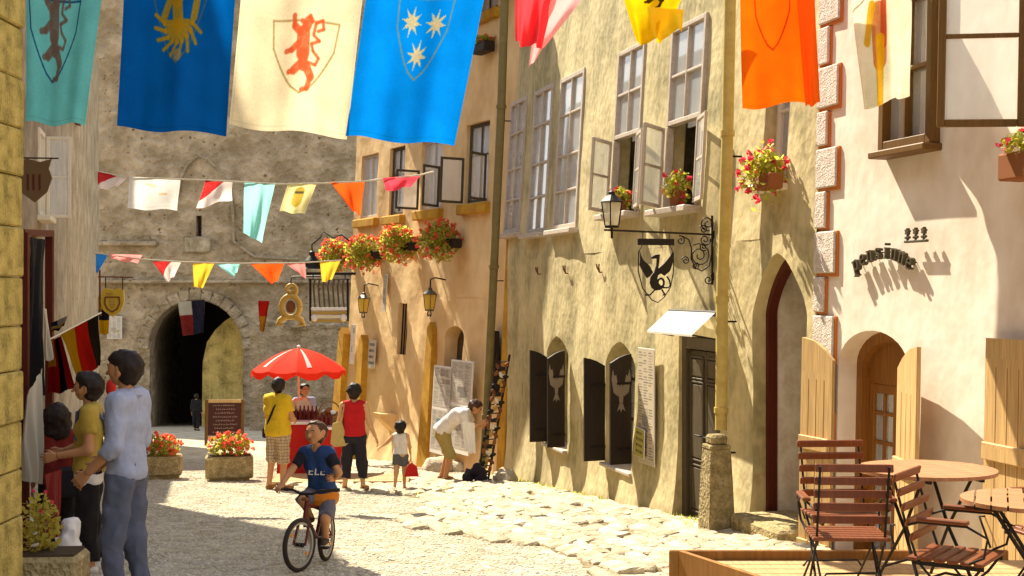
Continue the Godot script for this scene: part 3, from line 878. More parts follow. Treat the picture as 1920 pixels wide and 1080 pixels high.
func gate_tower():
	var h := thing("gate_tower", "massive grey-brown stone gate tower with a vaulted gateway in shade", "tower", TW)
	var a0 := on(TW, 280, 800)
	var a1 := on(TW, 456, 800)
	var top := on(TW, 372, 563).y
	var spring := on(TW, 372, 655).y
	var base := gy(-68) - 0.6
	var s0 := on(TW, 367, 443)
	var s1 := on(TW, 377, 404)
	part(h, "front_wall", wall(TW, -24, -2, base, 27.0, [arch(a0.x, a1.x, base, spring, top, false, 12), rect(s0, s1)], 0.55, 0.22, 0.0, 0.9), M.tower_stone, TW)
	var gw := a1.x - a0.x
	# passage: walls and vault, with an added panel across the far end to keep it dark
	var v := MB.new()
	var o := arch(a0.x, a1.x, base - 2.0, spring, top, false, 12)
	for i in range(1, o.size()):
		var a := o[i]
		var b := o[(i + 1) % o.size()]
		v.quad(Vector3(b.x, b.y, -0.9), Vector3(a.x, a.y, -0.9), Vector3(a.x - 2.6, a.y, -16), Vector3(b.x - 2.6, b.y, -16))
	part(h, "vault", v, M.tower_stone, TW)
	var e := MB.new()
	e.box(Transform3D().translated(Vector3(a0.x + gw / 2 - 2.6, (base + top) / 2 - 1.0, -16.1)), Vector3(gw + 2, top - base + 3, 0.2))
	part(h, "added_dark_end", e, M.door_wood, TW)  # added dark wood panel, shuts out light behind the passage
	# inner cross wall filling the right-hand side of the gateway
	var iw := MB.new()
	var i0 := on(TW, 378, 800, -2.2)
	var ip := PackedVector2Array()
	for q in [[378, 815], [470, 815], [470, 560], [452, 575], [440, 590], [424, 600], [404, 618], [388, 642], [380, 680]]: ip.append(on(TW, q[0], q[1], -2.2))
	iw.prism(Transform3D(Basis(), Vector3(0, 0, -2.7)), ip, 0.5)
	part(h, "inner_wall", iw, M.inner_plaster, TW)
	# body behind the front
	var bd := MB.new()
	bd.box(Transform3D().translated(Vector3(-23.3, 9.1, -9)), Vector3(5.0, 35.8, 16.1))
	bd.box(Transform3D().translated(Vector3(-7.4, 9.1, -9)), Vector3(10.8, 35.8, 16.1))
	bd.box(Transform3D().translated(Vector3(-16.8, 14.0, -9)), Vector3(8.0, 25.9, 16.0))
	part(h, "tower_body", bd, M.tower_stone, TW)
	# string course, corbel course and the slit's sill stone
	var y1 := on(TW, 300, 528).y
	part(h, "string_course", boxed(Vector3(-13.5, y1, 0.22), Vector3(20, 0.16, 0.5), 0.04), M.tower_stone, TW)
	var y2 := on(TW, 220, 457).y
	part(h, "ledge", boxed(Vector3(on(TW, 238, 457).x, y2, 0.2), Vector3(3.2, 0.22, 0.5), 0.05), M.tower_stone, TW)
	part(h, "sill_stone", boxed(Vector3((s0.x + s1.x) / 2, s0.y - 0.45, 0.16), Vector3(1.3, 0.75, 0.2), 0.08), M.grey_plaster, TW)
	# blind pointed arch traced by a narrow rib
	var rib := MB.new()
	var pts := []
	for q in [[332, 372], [338, 335], [352, 308], [372, 291], [392, 300], [410, 320], [424, 342], [434, 372], [438, 420], [438, 452], [452, 464], [478, 482], [560, 486]]:
		var p := on(TW, q[0], q[1], 0.18)
		pts.append(Vector3(p.x, p.y, 0.18))
	rib.tube(pts, 0.075, 6)
	part(h, "arch_rib", rib, M.rubble_stone, TW)
	# voussoirs round the gateway
	for i in 15:
		var an := PI * (i + 0.5) / 15.0
		var c := Vector2(a0.x + gw / 2, spring)
		var q := c + Vector2(cos(an) * (gw / 2 + 0.28), sin(an) * (top - spring + 0.28))
		part(h, "voussoir", boxed(Vector3.ZERO, Vector3(0.56, 0.56 + 0.08 * sin(i * 3.1), 0.36), 0.05), M.tower_stone, TW * Transform3D(Basis(Vector3.BACK, an), Vector3(q.x, q.y, 0.06)))
	# old rubble wall in front of the tower's foot, half hidden by the stall
	var r := thing("rubble_wall", "rough rubble stone wall behind the red parasol", "wall", Transform3D(Basis(), Vector3(0, 0, -60)))
	var rt := Transform3D(Basis(), Vector3(0, 0, -60))
	var x0 := on(rt, 468, 700).x
	var y := on(rt, 560, 612).y
	part(r, "face", wall(rt, x0, x0 + 9.5, gy(-60) - 0.6, y, [], 0.25, 0.35), M.rubble_stone, rt)
	part(r, "core", boxed(Vector3(x0 + 4.75, (gy(-60) - 0.6 + y) / 2 - 0.05, -0.9), Vector3(9.5, y - gy(-60) + 0.5, 1.4)), M.rubble_stone, rt)
	for k in 26:
		var w := rng.randf_range(0.35, 0.7)
		part(r, "coping_stone", boxed(Vector3(x0 + 0.2 + k * 0.37, y + rng.randf_range(-0.1, 0.12), -0.15 - 0.3 * rng.randf()), Vector3(w, rng.randf_range(0.2, 0.36), 0.6), 0.07), M.rubble_stone, rt)

# ---------- street: dusty sheet, slabs, pebbles
func street():
	var g := MB.new()
	var zs := []
	for i in 61: zs.append(20.0 - i * 2.5)
	for i in zs.size() - 1:
		for k in 20:
			var x0 := -60.0 + k * 6.0
			var q := []
			for e in [[x0, zs[i]], [x0 + 6.0, zs[i]], [x0 + 6.0, zs[i + 1]], [x0, zs[i + 1]]]: q.append(Vector3(e[0], gy(e[1]), e[1]))
			g.quad(q[0], q[1], q[2], q[3])
	var gm := setting("street", g, M.street_dust)
	# uneven stone slabs along the right-hand houses
	var slabs := []
	var r := RandomNumberGenerator.new()
	r.seed = 9
	var v := -0.05
	var row := 0
	while v < 4.3:
		var rh := r.randf_range(0.16, 0.26)
		var u := -7.0 + r.randf() * 0.4
		while u < 13.4:
			var w := r.randf_range(0.22, 0.52)
			var p := R0 * Vector3(u + w / 2, 0, v + rh / 2 + r.randf_range(-0.02, 0.02))
			var limit := 2.9 + 0.5 * sin(u * 0.9) if u > 3.0 else 3.6 + 0.4 * sin(u * 1.3)
			if v < limit and r.randf() > 0.04 and (R0.affine_inverse() * p).z > (0.1 if u > 0 else 1.1 + u * 0.0):
				slabs.append([p, w, rh, r.randf(), r.randi() % 4])
			u += w + r.randf_range(0.012, 0.03)
		v += rh + r.randf_range(0.01, 0.028)
		row += 1
	# earth bed between the slabs
	var bed := MB.new()
	for i in 100:
		var q := []
		for e in [[i, 0], [i + 1, 0], [i + 1, 1], [i, 1]]:
			var u: float = -6.6 + e[0] * 0.2
			var lim: float = (2.9 + 0.5 * sin(u * 0.9) if u > 3.0 else 3.6 + 0.4 * sin(u * 1.3)) + 0.10 + 0.12 * sin(u * 7.0) + 0.08 * sin(u * 17.0)
			var z0: float = 0.0 if u > 0.0 else 1.2
			var p: Vector3 = R0 * Vector3(u, 0, lim if e[1] == 0 else z0)
			q.append(Vector3(p.x, gy(p.z) + 0.004, p.z))
		bed.quad(q[0], q[1], q[2], q[3])
	part(gm, "earth_bed", bed, M.joint_earth)
	# a few shared slab shapes
	var shapes := []
	for k in 10:
		var m := MB.new()
		var n := 7
		var ring := []
		for i in n:
			var a := TAU * (i + r.randf_range(-0.2, 0.2)) / n
			var e: float = 0.5 / max(abs(cos(a)), abs(sin(a))) * r.randf_range(0.80, 0.98)
			ring.append(Vector2(cos(a), sin(a)) * min(e, 0.60))
		var t := []
		var mid := []
		for q in ring:
			t.append(Vector3(q.x * 0.88, 1.0 + r.randf_range(-0.2, 0.25), q.y * 0.86)); mid.append(Vector3(q.x, 0.62, q.y))
		var cc := Vector3(0, 1.1, 0)
		for i in n:
			var j := (i + 1) % n
			m.tri(cc, t[j], t[i])
			m.quad(t[i], t[j], mid[j], mid[i])
			m.quad(mid[i], mid[j], Vector3(mid[j].x * 1.02, -1, mid[j].z * 1.02), Vector3(mid[i].x * 1.02, -1, mid[i].z * 1.02))
		shapes.append(m.mesh())
	slabs.sort_custom(func(a, b): return a[1] * a[2] / (a[0].z * a[0].z) > b[1] * b[2] / (b[0].z * b[0].z))
	var rest := MB.new()
	var bas := R0.basis
	for i in slabs.size():
		var s: Array = slabs[i]
		var p: Vector3 = s[0]
		p.y = gy(p.z) + 0.004
		var B := Basis(Vector3.UP, s[3] * 0.5 - 0.25) * bas
		B = Basis(B.x, Vector3.UP, B.z) * Basis(Vector3.RIGHT, atan(SLOPE) + (s[3] - 0.5) * 0.10) * Basis(Vector3.BACK, (fmod(s[3] * 7.3, 1.0) - 0.5) * 0.10)
		var T := Transform3D(B * Basis.from_scale(Vector3(s[1] * 1.06, 0.026 + 0.022 * fmod(s[3] * 3.7, 1.0), s[2] * 1.08)), p)
		if i < 290:
			var o := MeshInstance3D.new()
			o.name = "slab"
			o.mesh = shapes[i % 10]
			o.material_override = M["slab_%d" % s[4]]
			gm.add_child(o, true)
			o.transform = T
		else:
			var a: Array = shapes[i % 10].surface_get_arrays(0)
			var V: PackedVector3Array = a[Mesh.ARRAY_VERTEX]
			var N: PackedVector3Array = a[Mesh.ARRAY_NORMAL]
			var nb := T.basis.inverse().transposed()
			for j in V.size(): rest.put(T * V[j], (nb * N[j]).normalized())
	part(gm, "small_slabs", rest, M.slab_1, null, true)
	# pebbles over the rest of the street
	var pm := MB.new()
	var pts := []
	var nn := 6
	for i in nn: pts.append(Vector3(cos(TAU * i / nn), 0, sin(TAU * i / nn)) * r.randf_range(0.8, 1.1))
	for i in nn:
		var a: Vector3 = pts[i]
		var b: Vector3 = pts[(i + 1) % nn]
		var a2 := a * 0.62 + Vector3(0, 0.72, 0)
		var b2 := b * 0.62 + Vector3(0, 0.72, 0)
		pm.quad(a2, b2, b - Vector3(0, 0.4, 0), a - Vector3(0, 0.4, 0))
		pm.tri(Vector3(0, 0.85, 0), b2, a2)
	var xf := []
	var cs := []
	while xf.size() < 62000:
		var d := 9.6 + 22.0 * pow(r.randf(), 1.5)
		var x := r.randf_range(-7.2, 4.6)
		if x < (-0.4 * d - 0.3) or x > 6.2 - 0.2615 * d: continue
		var q := R0.affine_inverse() * Vector3(x, 0, -d)
		if q.z < 2.7 and q.x > -1.0: 
			if r.randf() < 0.9: continue
		var dens := 0.5 + nz.get_noise_2d(x * 40.0, d * 40.0)
		if r.randf() > clampf(dens + 0.35, 0.12, 1.0): continue
		var s := r.randf_range(0.008, 0.019) * (1.6 if r.randf() < 0.07 else 1.0)
		var B := Basis(Vector3.UP, r.randf() * TAU) * Basis.from_scale(Vector3(s * r.randf_range(0.9, 1.4), s * r.randf_range(0.3, 0.6), s))
		xf.append(Transform3D(B, Vector3(x, gy(-d), -d)))
		var k := r.randf_range(0.62, 1.12)
		cs.append(Color(k, k * r.randf_range(0.95, 1.0), k * r.randf_range(0.86, 1.0)))
	var mm := MultiMesh.new()
	mm.transform_format = MultiMesh.TRANSFORM_3D
	mm.use_colors = true
	mm.mesh = pm.mesh()
	mm.instance_count = xf.size()
	for i in xf.size():
		mm.set_instance_transform(i, xf[i])
		mm.set_instance_color(i, cs[i])
	var mi := MultiMeshInstance3D.new()
	mi.name = "pebbles"
	mi.multimesh = mm
	mi.material_override = M.pebble
	add_child(mi)
	tag(mi, "loose sandy pebbles strewn over the street", "pebbles")
	mi.set_meta("kind", "stuff")

# ---------- figures: distance field of tapered limbs, meshed as surface nets
class Field:
	var lo: Vector3
	var cell: float
	var nx: int
	var ny: int
	var nz: int
	var f := PackedFloat32Array()
	var k := 0.02
	func _init(a: Vector3, b: Vector3, c: float):
		lo = a; cell = c
		nx = int((b.x - a.x) / c) + 2; ny = int((b.y - a.y) / c) + 2; nz = int((b.z - a.z) / c) + 2
		f.resize(nx * ny * nz)
		f.fill(1.0)
	# tapered capsule; cut_b: flat end at b; sub: carve instead of add; sq squeezes z
	func bone(a: Vector3, b: Vector3, ra: float, rb: float, cut_b := false, sub := false, cut_a := false, sq := 1.0):
		var m: float = max(ra, rb) + k + 2.0 * cell
		var p0 := Vector3(min(a.x, b.x), min(a.y, b.y), min(a.z, b.z)) - Vector3(m, m, m)
		var p1 := Vector3(max(a.x, b.x), max(a.y, b.y), max(a.z, b.z)) + Vector3(m, m, m)
		var i0: int = max(0, int((p0.x - lo.x) / cell)); var i1: int = min(nx - 1, int((p1.x - lo.x) / cell) + 1)
		var j0: int = max(0, int((p0.y - lo.y) / cell)); var j1: int = min(ny - 1, int((p1.y - lo.y) / cell) + 1)
		var k0: int = max(0, int((p0.z - lo.z) / cell)); var k1: int = min(nz - 1, int((p1.z - lo.z) / cell) + 1)
		var ab := b - a
		var ll: float = max(ab.length_squared(), 1e-8)
		var dir := ab.normalized()
		for kk in range(k0, k1 + 1):
			for j in range(j0, j1 + 1):
				var at := (kk * ny + j) * nx
				for i in range(i0, i1 + 1):
					var p := lo + Vector3(i, j, kk) * cell
					var ap := p - a
					var h := clampf(ap.dot(ab) / ll, 0.0, 1.0)
					var q := ap - ab * h
					if sq != 1.0: q.z *= sq
					var d := q.length() - (ra + (rb - ra) * h)
					if cut_b: d = max(d, (p - b).dot(dir))
					if cut_a: d = max(d, (a - p).dot(dir))
					var o := f[at + i]
					if sub:
						f[at + i] = max(o, -d)
					else:
						var e: float = max(k - abs(d - o), 0.0) / k
						f[at + i] = min(d, o) - e * e * k * 0.25
	func wrinkle(ns: FastNoiseLite, amp: float, fr: float):
		for kk in nz:
			for j in ny:
				var at := (kk * ny + j) * nx
				for i in nx:
					if abs(f[at + i]) < 3.0 * cell:
						f[at + i] += amp * ns.get_noise_3d((lo.x + i * cell) * fr, (lo.y + j * cell) * fr * 0.7, (lo.z + kk * cell) * fr)
	func plane(p: Vector3, n: Vector3):     # keep only what lies behind the plane
		for kk in nz:
			for j in ny:
				for i in nx:
					var at := (kk * ny + j) * nx + i
					f[at] = max(f[at], (lo + Vector3(i, j, kk) * cell - p).dot(n))
	func add_to(mb):
		var idx := PackedInt32Array()
		idx.resize(nx * ny * nz)
		idx.fill(-1)
		var V := PackedVector3Array()
		var sy := nx
		var sz := nx * ny
		var off := [0, 1, sy, sy + 1, sz, sz + 1, sz + sy, sz + sy + 1]
		for kk in nz - 1:
			for j in ny - 1:
				for i in nx - 1:
					var at := kk * sz + j * sy + i
					var s0 := f[at] < 0.0
					var same := true
					for o in off:
						if (f[at + o] < 0.0) != s0:
							same = false
							break
					if same: continue
					var sum := Vector3.ZERO
					var cnt := 0
					for e in [[0, 1], [2, 3], [4, 5], [6, 7], [0, 2], [1, 3], [4, 6], [5, 7], [0, 4], [1, 5], [2, 6], [3, 7]]:
						var a := f[at + off[e[0]]]
						var b := f[at + off[e[1]]]
						if (a < 0.0) != (b < 0.0):
							var t := a / (a - b)
							var pa := Vector3(e[0] & 1, (e[0] >> 1) & 1, e[0] >> 2)
							var pb := Vector3(e[1] & 1, (e[1] >> 1) & 1, e[1] >> 2)
							sum += pa.lerp(pb, t)
							cnt += 1
					idx[at] = V.size()
					V.append(lo + (Vector3(i, j, kk) + sum / cnt) * cell)
		var N := PackedVector3Array()
		N.resize(V.size())
		var tris := PackedInt32Array()
		for kk in range(1, nz - 1):
			for j in range(1, ny - 1):
				for i in range(1, nx - 1):
					var at := kk * sz + j * sy + i
					var s := f[at] < 0.0
					for ax in 3:
						var st: int = [1, sy, sz][ax]
						if (f[at + st] < 0.0) == s: continue
						var u: int = [sy, sz, 1][ax]
						var w: int = [sz, 1, sy][ax]
						var q := [idx[at - u - w], idx[at - w], idx[at], idx[at - u]]
						if q[0] < 0 or q[1] < 0 or q[2] < 0 or q[3] < 0: continue
						if not s: q = [q[3], q[2], q[1], q[0]]
						var g := (V[q[1]] - V[q[0]]).cross(V[q[2]] - V[q[0]]) + (V[q[2]] - V[q[0]]).cross(V[q[3]] - V[q[0]])
						for e in 4: N[q[e]] += g
						tris.append_array([q[0], q[1], q[2], q[0], q[2], q[3]])
		for i in range(0, tris.size(), 3):
			mb.tri_n(V[tris[i]], V[tris[i + 1]], V[tris[i + 2]], N[tris[i]].normalized(), N[tris[i + 1]].normalized(), N[tris[i + 2]].normalized())

func bounds(pts: Array, m: float) -> Array:
	var a: Vector3 = pts[0]
	var b: Vector3 = pts[0]
	for p in pts:
		a = a.min(p); b = b.max(p)
	return [a - Vector3(m, m, m), b + Vector3(m, m, m)]
# five-fingered hand in the axes of wrist -> knuckles; curl in degrees per joint
func hand(mb, wrist: Vector3, dir: Vector3, palm: Vector3, size: float, curl: float, thumb_side: Vector3):
	var y := dir.normalized()
	var z := (palm - y * palm.dot(y)).normalized()
	var x := thumb_side - y * thumb_side.dot(y) - z * thumb_side.dot(z)
	x = x.normalized()
	var hcen := wrist + y * size * 0.42 + z * size * 0.15
	var fl := Field.new(hcen - Vector3(1, 1, 1) * size * 0.72, hcen + Vector3(1, 1, 1) * size * 0.72, size * 0.055)
	fl.k = size * 0.045
	for i in 4:
		fl.bone(wrist + x * size * (-0.10 + 0.07 * i), wrist + y * size * 0.46 + x * size * (-0.18 + 0.12 * i), size * 0.085, size * 0.075)
	fl.k = size * 0.012
	for i in 4:
		var p: Vector3 = wrist + y * size * 0.46 + x * size * (-0.19 + 0.127 * i)
		var len: float = size * [0.36, 0.46, 0.50, 0.45][i]
		var a := deg_to_rad(curl * 0.7)
		for s in 3:
			var d := y * cos(a) + z * sin(a) + x * (i - 1.5) * 0.06
			var q: Vector3 = p + d * len * [0.45, 0.32, 0.23][s]
			fl.bone(p, q, size * (0.056 - 0.006 * s), size * (0.050 - 0.006 * s))
			p = q
			a += deg_to_rad(curl)
	var t0 := wrist + y * size * 0.10 + x * size * 0.13
	var t1 := t0 + (y * 0.6 + x * 0.62 + z * 0.25).normalized() * size * 0.26
	var t2 := t1 + (y * 0.85 + x * 0.15 + z * (0.2 + curl * 0.012)).normalized() * size * 0.24
	fl.bone(t0, t1, size * 0.075, size * 0.058)
	fl.bone(t1, t2, size * 0.056, size * 0.045)
	fl.add_to(mb)

# One figure. H height in metres; faces +z of its own axes. J overrides joints (fractions of H).
# wear: list of [name, material, what], what: shirt / sleeveless / trousers / shorts / capri
func figure(called: String, label: String, T: Transform3D, H: float, J: Dictionary, wear: Array, o: Dictionary) -> Node3D:
	var P := thing(called, label, "person", T)
	var j := {"hl": Vector3(0.052, 0.50, 0), "hr": Vector3(-0.052, 0.50, 0), "kl": Vector3(0.058, 0.272, 0.012), "kr": Vector3(-0.058, 0.272, 0.012),
		"al": Vector3(0.06, 0.042, -0.008), "ar": Vector3(-0.06, 0.042, -0.008), "pel": Vector3(0, 0.53, 0), "wai": Vector3(0, 0.60, 0.002), "che": Vector3(0, 0.725, 0), "nb": Vector3(0, 0.825, -0.006),
		"sl": Vector3(0.105, 0.805, -0.006), "sr": Vector3(-0.105, 0.805, -0.006), "el": Vector3(0.135, 0.63, -0.01), "er": Vector3(-0.135, 0.63, -0.01),
		"wl": Vector3(0.145, 0.485, 0.03), "wr": Vector3(-0.145, 0.485, 0.03), "head": Vector3(0, 0.93, 0.012)}
	for key in J: j[key] = J[key]
	var s := {}
	for key in j: s[key] = j[key] * H
	var w: float = o.get("wide", 1.0)
	var c: float = o.get("cell", 0.022)
	var side: Vector3 = (s.sl - s.sr).normalized()
	var fwd: Vector3 = o.get("fwd", side.cross(Vector3.UP).normalized())
	var all: Array = s.values()
	var bb := bounds(all, 0.13 * H)
	var shoe_dir := {"l": o.get("toe_l", Vector3(0.25, 0, 1)).normalized(), "r": o.get("toe_r", Vector3(-0.25, 0, 1)).normalized()}
	var foot_h := 0.018 * H
	var torso := func(fl: Field, g: float):
		for e in [-1.0, 1.0]:
			fl.bone(s.pel + side * e * 0.040 * H * w, s.wai + side * e * 0.034 * H * w, (0.067 * w) * H + g, 0.055 * w * H + g)
			fl.bone(s.wai + side * e * 0.034 * H * w, s.che + side * e * 0.046 * H * w, 0.054 * w * H + g, 0.060 * w * H + g)
			fl.bone(s.che + side * e * 0.046 * H * w, s.nb + side * e * 0.040 * H - Vector3.UP * 0.018 * H, 0.060 * w * H + g, 0.040 * H + g)
		fl.bone(s.pel, s.wai, 0.070 * w * H + g, 0.056 * w * H + g)
		fl.bone(s.sl - side * 0.012 * H, s.sr + side * 0.012 * H, 0.036 * H + g, 0.036 * H + g)
	var arm := func(fl: Field, x: String, g: float, up_to: float):
		var a: Vector3 = s["s" + x]; var b: Vector3 = s["e" + x]; var d: Vector3 = s["w" + x]
		if up_to <= 1.0:
			fl.bone(a, a.lerp(b, up_to), 0.032 * H + g, lerpf(0.032, 0.024, up_to) * H + g * 1.25, up_to < 1.0)
		else:
			fl.bone(a, b, 0.032 * H + g, 0.025 * H + g)
			fl.bone(b, b.lerp(d, up_to - 1.0), 0.025 * H + g, lerpf(0.024, 0.017, up_to - 1.0) * H + g * 1.1, true)
	var leg := func(fl: Field, x: String, g: float, up_to: float, flare: float):
		var a: Vector3 = s["h" + x]; var b: Vector3 = s["k" + x]; var d: Vector3 = s["a" + x]
		if up_to <= 1.0:
			fl.bone(a, a.lerp(b, up_to), 0.056 * w * H + g, lerpf(0.056 * w, 0.036, up_to) * H + g + flare, true)
		else:
			fl.bone(a, b, 0.056 * w * H + g, 0.037 * H + g + flare * 0.5)
			fl.bone(b, b.lerp(d, up_to - 1.0), 0.036 * H + g + flare * 0.5, lerpf(0.034, 0.022, up_to - 1.0) * H + g + flare, true)
	# body, head and hands: one skin surface
	var skin := MB.new()
	var body := Field.new(bb[0], bb[1], c)
	body.k = 0.02 * H
	torso.call(body, -0.006 * H)
	body.bone(s.nb - Vector3.UP * 0.02 * H, s.head - Vector3.UP * 0.02 * H, 0.030 * H, 0.028 * H)
	for x in ["l", "r"]:
		arm.call(body, x, 0.0, 2.0)
		leg.call(body, x, 0.0, 2.0, 0.0)
		body.bone(s["a" + x], s["a" + x] - Vector3.UP * 0.02 * H, 0.022 * H, 0.018 * H)
		var heel: Vector3 = s["a" + x] - Vector3.UP * (0.042 * H - foot_h)
		if o.get("bare", false): body.bone(heel - shoe_dir[x] * 0.02 * H, heel + shoe_dir[x] * 0.10 * H, 0.020 * H, 0.015 * H)
	body.add_to(skin)
	# head in its own axes: y up the head, z to the face
	var hs: float = o.get("head", 1.0) * H
	var hd: Vector3 = o.get("look", fwd).normalized()
	var hu: Vector3 = o.get("head_up", Vector3.UP).normalized()
	var hx := hu.cross(hd).normalized()
	hd = hx.cross(hu)
	var HT := Basis(hx, hu, hd)
	var hc: Vector3 = s.head
	var L := func(x: float, y: float, z: float) -> Vector3: return hc + HT * (Vector3(x, y, z) * hs)
	var hf := Field.new(hc - Vector3(1, 1, 1) * 0.105 * hs, hc + Vector3(1, 1, 1) * 0.105 * hs, 0.0075 * hs)
	hf.k = 0.018 * hs
	hf.bone(L.call(0, 0.014, -0.014), L.call(0, 0.018, 0.010), 0.052 * hs, 0.047 * hs)
	hf.bone(L.call(0, 0.0, 0.012), L.call(0, -0.040, 0.026), 0.044 * hs, 0.024 * hs)
	hf.bone(L.call(0.02, -0.012, 0.022), L.call(-0.02, -0.012, 0.022), 0.030 * hs, 0.030 * hs)
	hf.k = 0.008 * hs
	hf.bone(L.call(0, 0.004, 0.056), L.call(0, -0.016, 0.069), 0.006 * hs, 0.0095 * hs)
	hf.bone(L.call(0.012, -0.034, 0.047), L.call(-0.012, -0.034, 0.047), 0.006 * hs, 0.006 * hs)
	for e in [-1.0, 1.0]:
		hf.bone(L.call(e * 0.053, 0.008, -0.002), L.call(e * 0.051, -0.018, 0.002), 0.012 * hs, 0.008 * hs)
		hf.bone(L.call(e * 0.010, 0.012, 0.056), L.call(e * 0.030, 0.012, 0.050), 0.007 * hs, 0.006 * hs)
	hf.add_to(skin)
	var hn: Array = o.get("hands", [])
	for x in ["l", "r"]:
		var wd: Vector3 = (s["w" + x] - s["e" + x]).normalized()
		var sg := 1.0 if x == "l" else -1.0
		var pd: Vector3 = o.get("palm_" + x, -side * sg)
		hand(skin, s["w" + x], o.get("hand_" + x, wd), pd, 0.105 * H, o.get("curl_" + x, 26.0), o.get("thumb_" + x, fwd))
	part(P, "body", skin, o.get("skin", M.skin))
	# face
	for e in [-1.0, 1.0]:
		var ey := MB.new()
		ey.ball(Transform3D(HT, L.call(e * 0.020, 0.002, 0.0515)), Vector3(0.0085, 0.005, 0.005) * hs, 8, 5)
		part(P, "eye", ey, M.eye)
		var br := MB.new()
		br.tube([L.call(e * 0.009, 0.016, 0.0615), L.call(e * 0.021, 0.019, 0.059), L.call(e * 0.032, 0.014, 0.050)], 0.0032 * hs, 5)
		part(P, "eyebrow", br, o.get("hair_mat", M.hair))
	var lp := MB.new()
	lp.tube([L.call(0.014, -0.0335, 0.0500), L.call(0, -0.0335, 0.0545), L.call(-0.014, -0.0335, 0.0500)], [0.002 * hs, 0.0036 * hs, 0.002 * hs], 6)
	part(P, "lips", lp, M.lips)
	# hair: a thick cap over the skull, open over the face, with optional length
	var hr := Field.new(hc - Vector3(0.13, 0.2, 0.13) * hs, hc + Vector3(0.13, 0.13, 0.13) * hs, 0.010 * hs)
	hr.k = 0.02 * hs
	var th: float = o.get("hair_thick", 0.008)
	hr.bone(L.call(0, 0.016, -0.016), L.call(0, 0.022, 0.008), (0.053 + th) * hs, (0.048 + th) * hs)
	hr.bone(L.call(0, 0.0, -0.022), L.call(0, -0.026, -0.020), (0.046 + th) * hs, (0.034 + th) * hs)
	var hl: float = o.get("hair_len", 0.0)
	if hl > 0.0:
		for e in [-1.0, 0.0, 1.0]:
			hr.bone(L.call(e * 0.030, 0.0, -0.022), L.call(e * 0.036, -0.035 - hl, -0.030), (0.034 + th) * hs, (0.026 + th) * hs)
	hr.wrinkle(nz, 0.012 * hs, 1500.0 / H)
	hr.k = 0.004
	hr.bone(L.call(0, 0.006, 0.066), L.call(0, -0.09, 0.062), 0.052 * hs, 0.060 * hs, false, true)
	for e in [-1.0, 1.0]:
		hr.bone(L.call(e * 0.058, -0.006, 0.012), L.call(e * 0.058, -0.03, 0.016), 0.018 * hs, 0.022 * hs, false, true)
	var hm := MB.new()
	hr.add_to(hm)
	part(P, "hair", hm, o.get("hair_mat", M.hair))
	# clothing
	for q in wear:
		var fl := Field.new(bb[0], bb[1], c * 0.92)
		fl.k = 0.022 * H
		var g := 0.010 * H
		var mbx := MB.new()
		match q[2]:
			"shirt":
				torso.call(fl, g * q[4] if q.size() > 4 else g)
				for x in ["l", "r"]: arm.call(fl, x, g, q[3])
				if q.size() > 5: fl.bone(s.pel, s.pel - Vector3.UP * q[5] * H, 0.078 * H * w + g, 0.080 * H * w + g, true, false, false, 1.25)
				fl.wrinkle(nz, 0.012, 420.0)
				fl.wrinkle(nz, 0.005, 1000.0)
				fl.plane(s.pel - (s.wai - s.pel).normalized() * (q[5] if q.size() > 5 else 0.02) * H, -(s.wai - s.pel).normalized())
				fl.k = 0.003
				fl.bone(s.nb - Vector3.UP * 0.005 * H + fwd * 0.02 * H, s.nb + Vector3.UP * 0.06 * H + fwd * 0.02 * H, 0.034 * H, 0.04 * H, false, true)
			"sleeveless":
				torso.call(fl, g * 0.8)
				fl.wrinkle(nz, 0.010, 420.0)
				fl.plane(s.pel - (s.wai - s.pel).normalized() * q[3] * H, -(s.wai - s.pel).normalized())
				fl.k = 0.003
				fl.bone(s.nb + fwd * 0.02 * H, s.nb + Vector3.UP * 0.06 * H + fwd * 0.02 * H, 0.042 * H, 0.05 * H, false, true)
				for e in [-1.0, 1.0]: fl.bone(s.sl if e > 0 else s.sr, (s.sl if e > 0 else s.sr) + side * e * 0.1 * H, 0.036 * H, 0.05 * H, false, true)
			"trousers":
				for x in ["l", "r"]: leg.call(fl, x, g * 0.9, q[3], q[4])
				for e in [-1.0, 1.0]: fl.bone(s.pel + side * e * 0.036 * H * w - Vector3.UP * 0.02 * H, s.pel + side * e * 0.036 * H * w + (s.wai - s.pel).normalized() * 0.045 * H, 0.062 * w * H + g * 0.6, 0.054 * w * H + g * 0.5, true)
				fl.wrinkle(nz, 0.022, 380.0)
				fl.wrinkle(nz, 0.006, 950.0)
		fl.add_to(mbx)
		part(P, q[0], mbx, q[1])
	# shoes
	if not o.get("bare", false):
		for x in ["l", "r"]:
			var sd: Vector3 = shoe_dir[x]
			var an: Vector3 = s["a" + x]
			var fl := Field.new(an - Vector3(1, 1, 1) * 0.17 * H, an + Vector3(1, 1, 1) * 0.17 * H, 0.009 * H)
			fl.k = 0.012 * H
			var hl2 := an - Vector3.UP * (0.042 - 0.021) * H
			var dn: Vector3 = o.get("toe_drop", 0.0) * Vector3.DOWN
			fl.bone(hl2 - sd * 0.018 * H, hl2 + (sd + dn) * 0.06 * H, 0.025 * H, 0.023 * H)
			fl.bone(hl2 + (sd + dn) * 0.06 * H, hl2 + (sd + dn) * 0.105 * H - Vector3.UP * 0.003 * H, 0.024 * H, 0.019 * H)
			fl.bone(an, an - Vector3.UP * 0.01 * H, 0.026 * H, 0.026 * H, false, false, true)
			var f2 := MB.new()
			fl.add_to(f2)
			part(P, "shoe", f2, o.get("shoe_mat", M.shoe))
	return P
func strap(P: Node3D, called: String, pts: Array, m, r := 0.018):
	var b := MB.new()
	b.tube(pts, r, 6)
	return part(P, called, b, m)
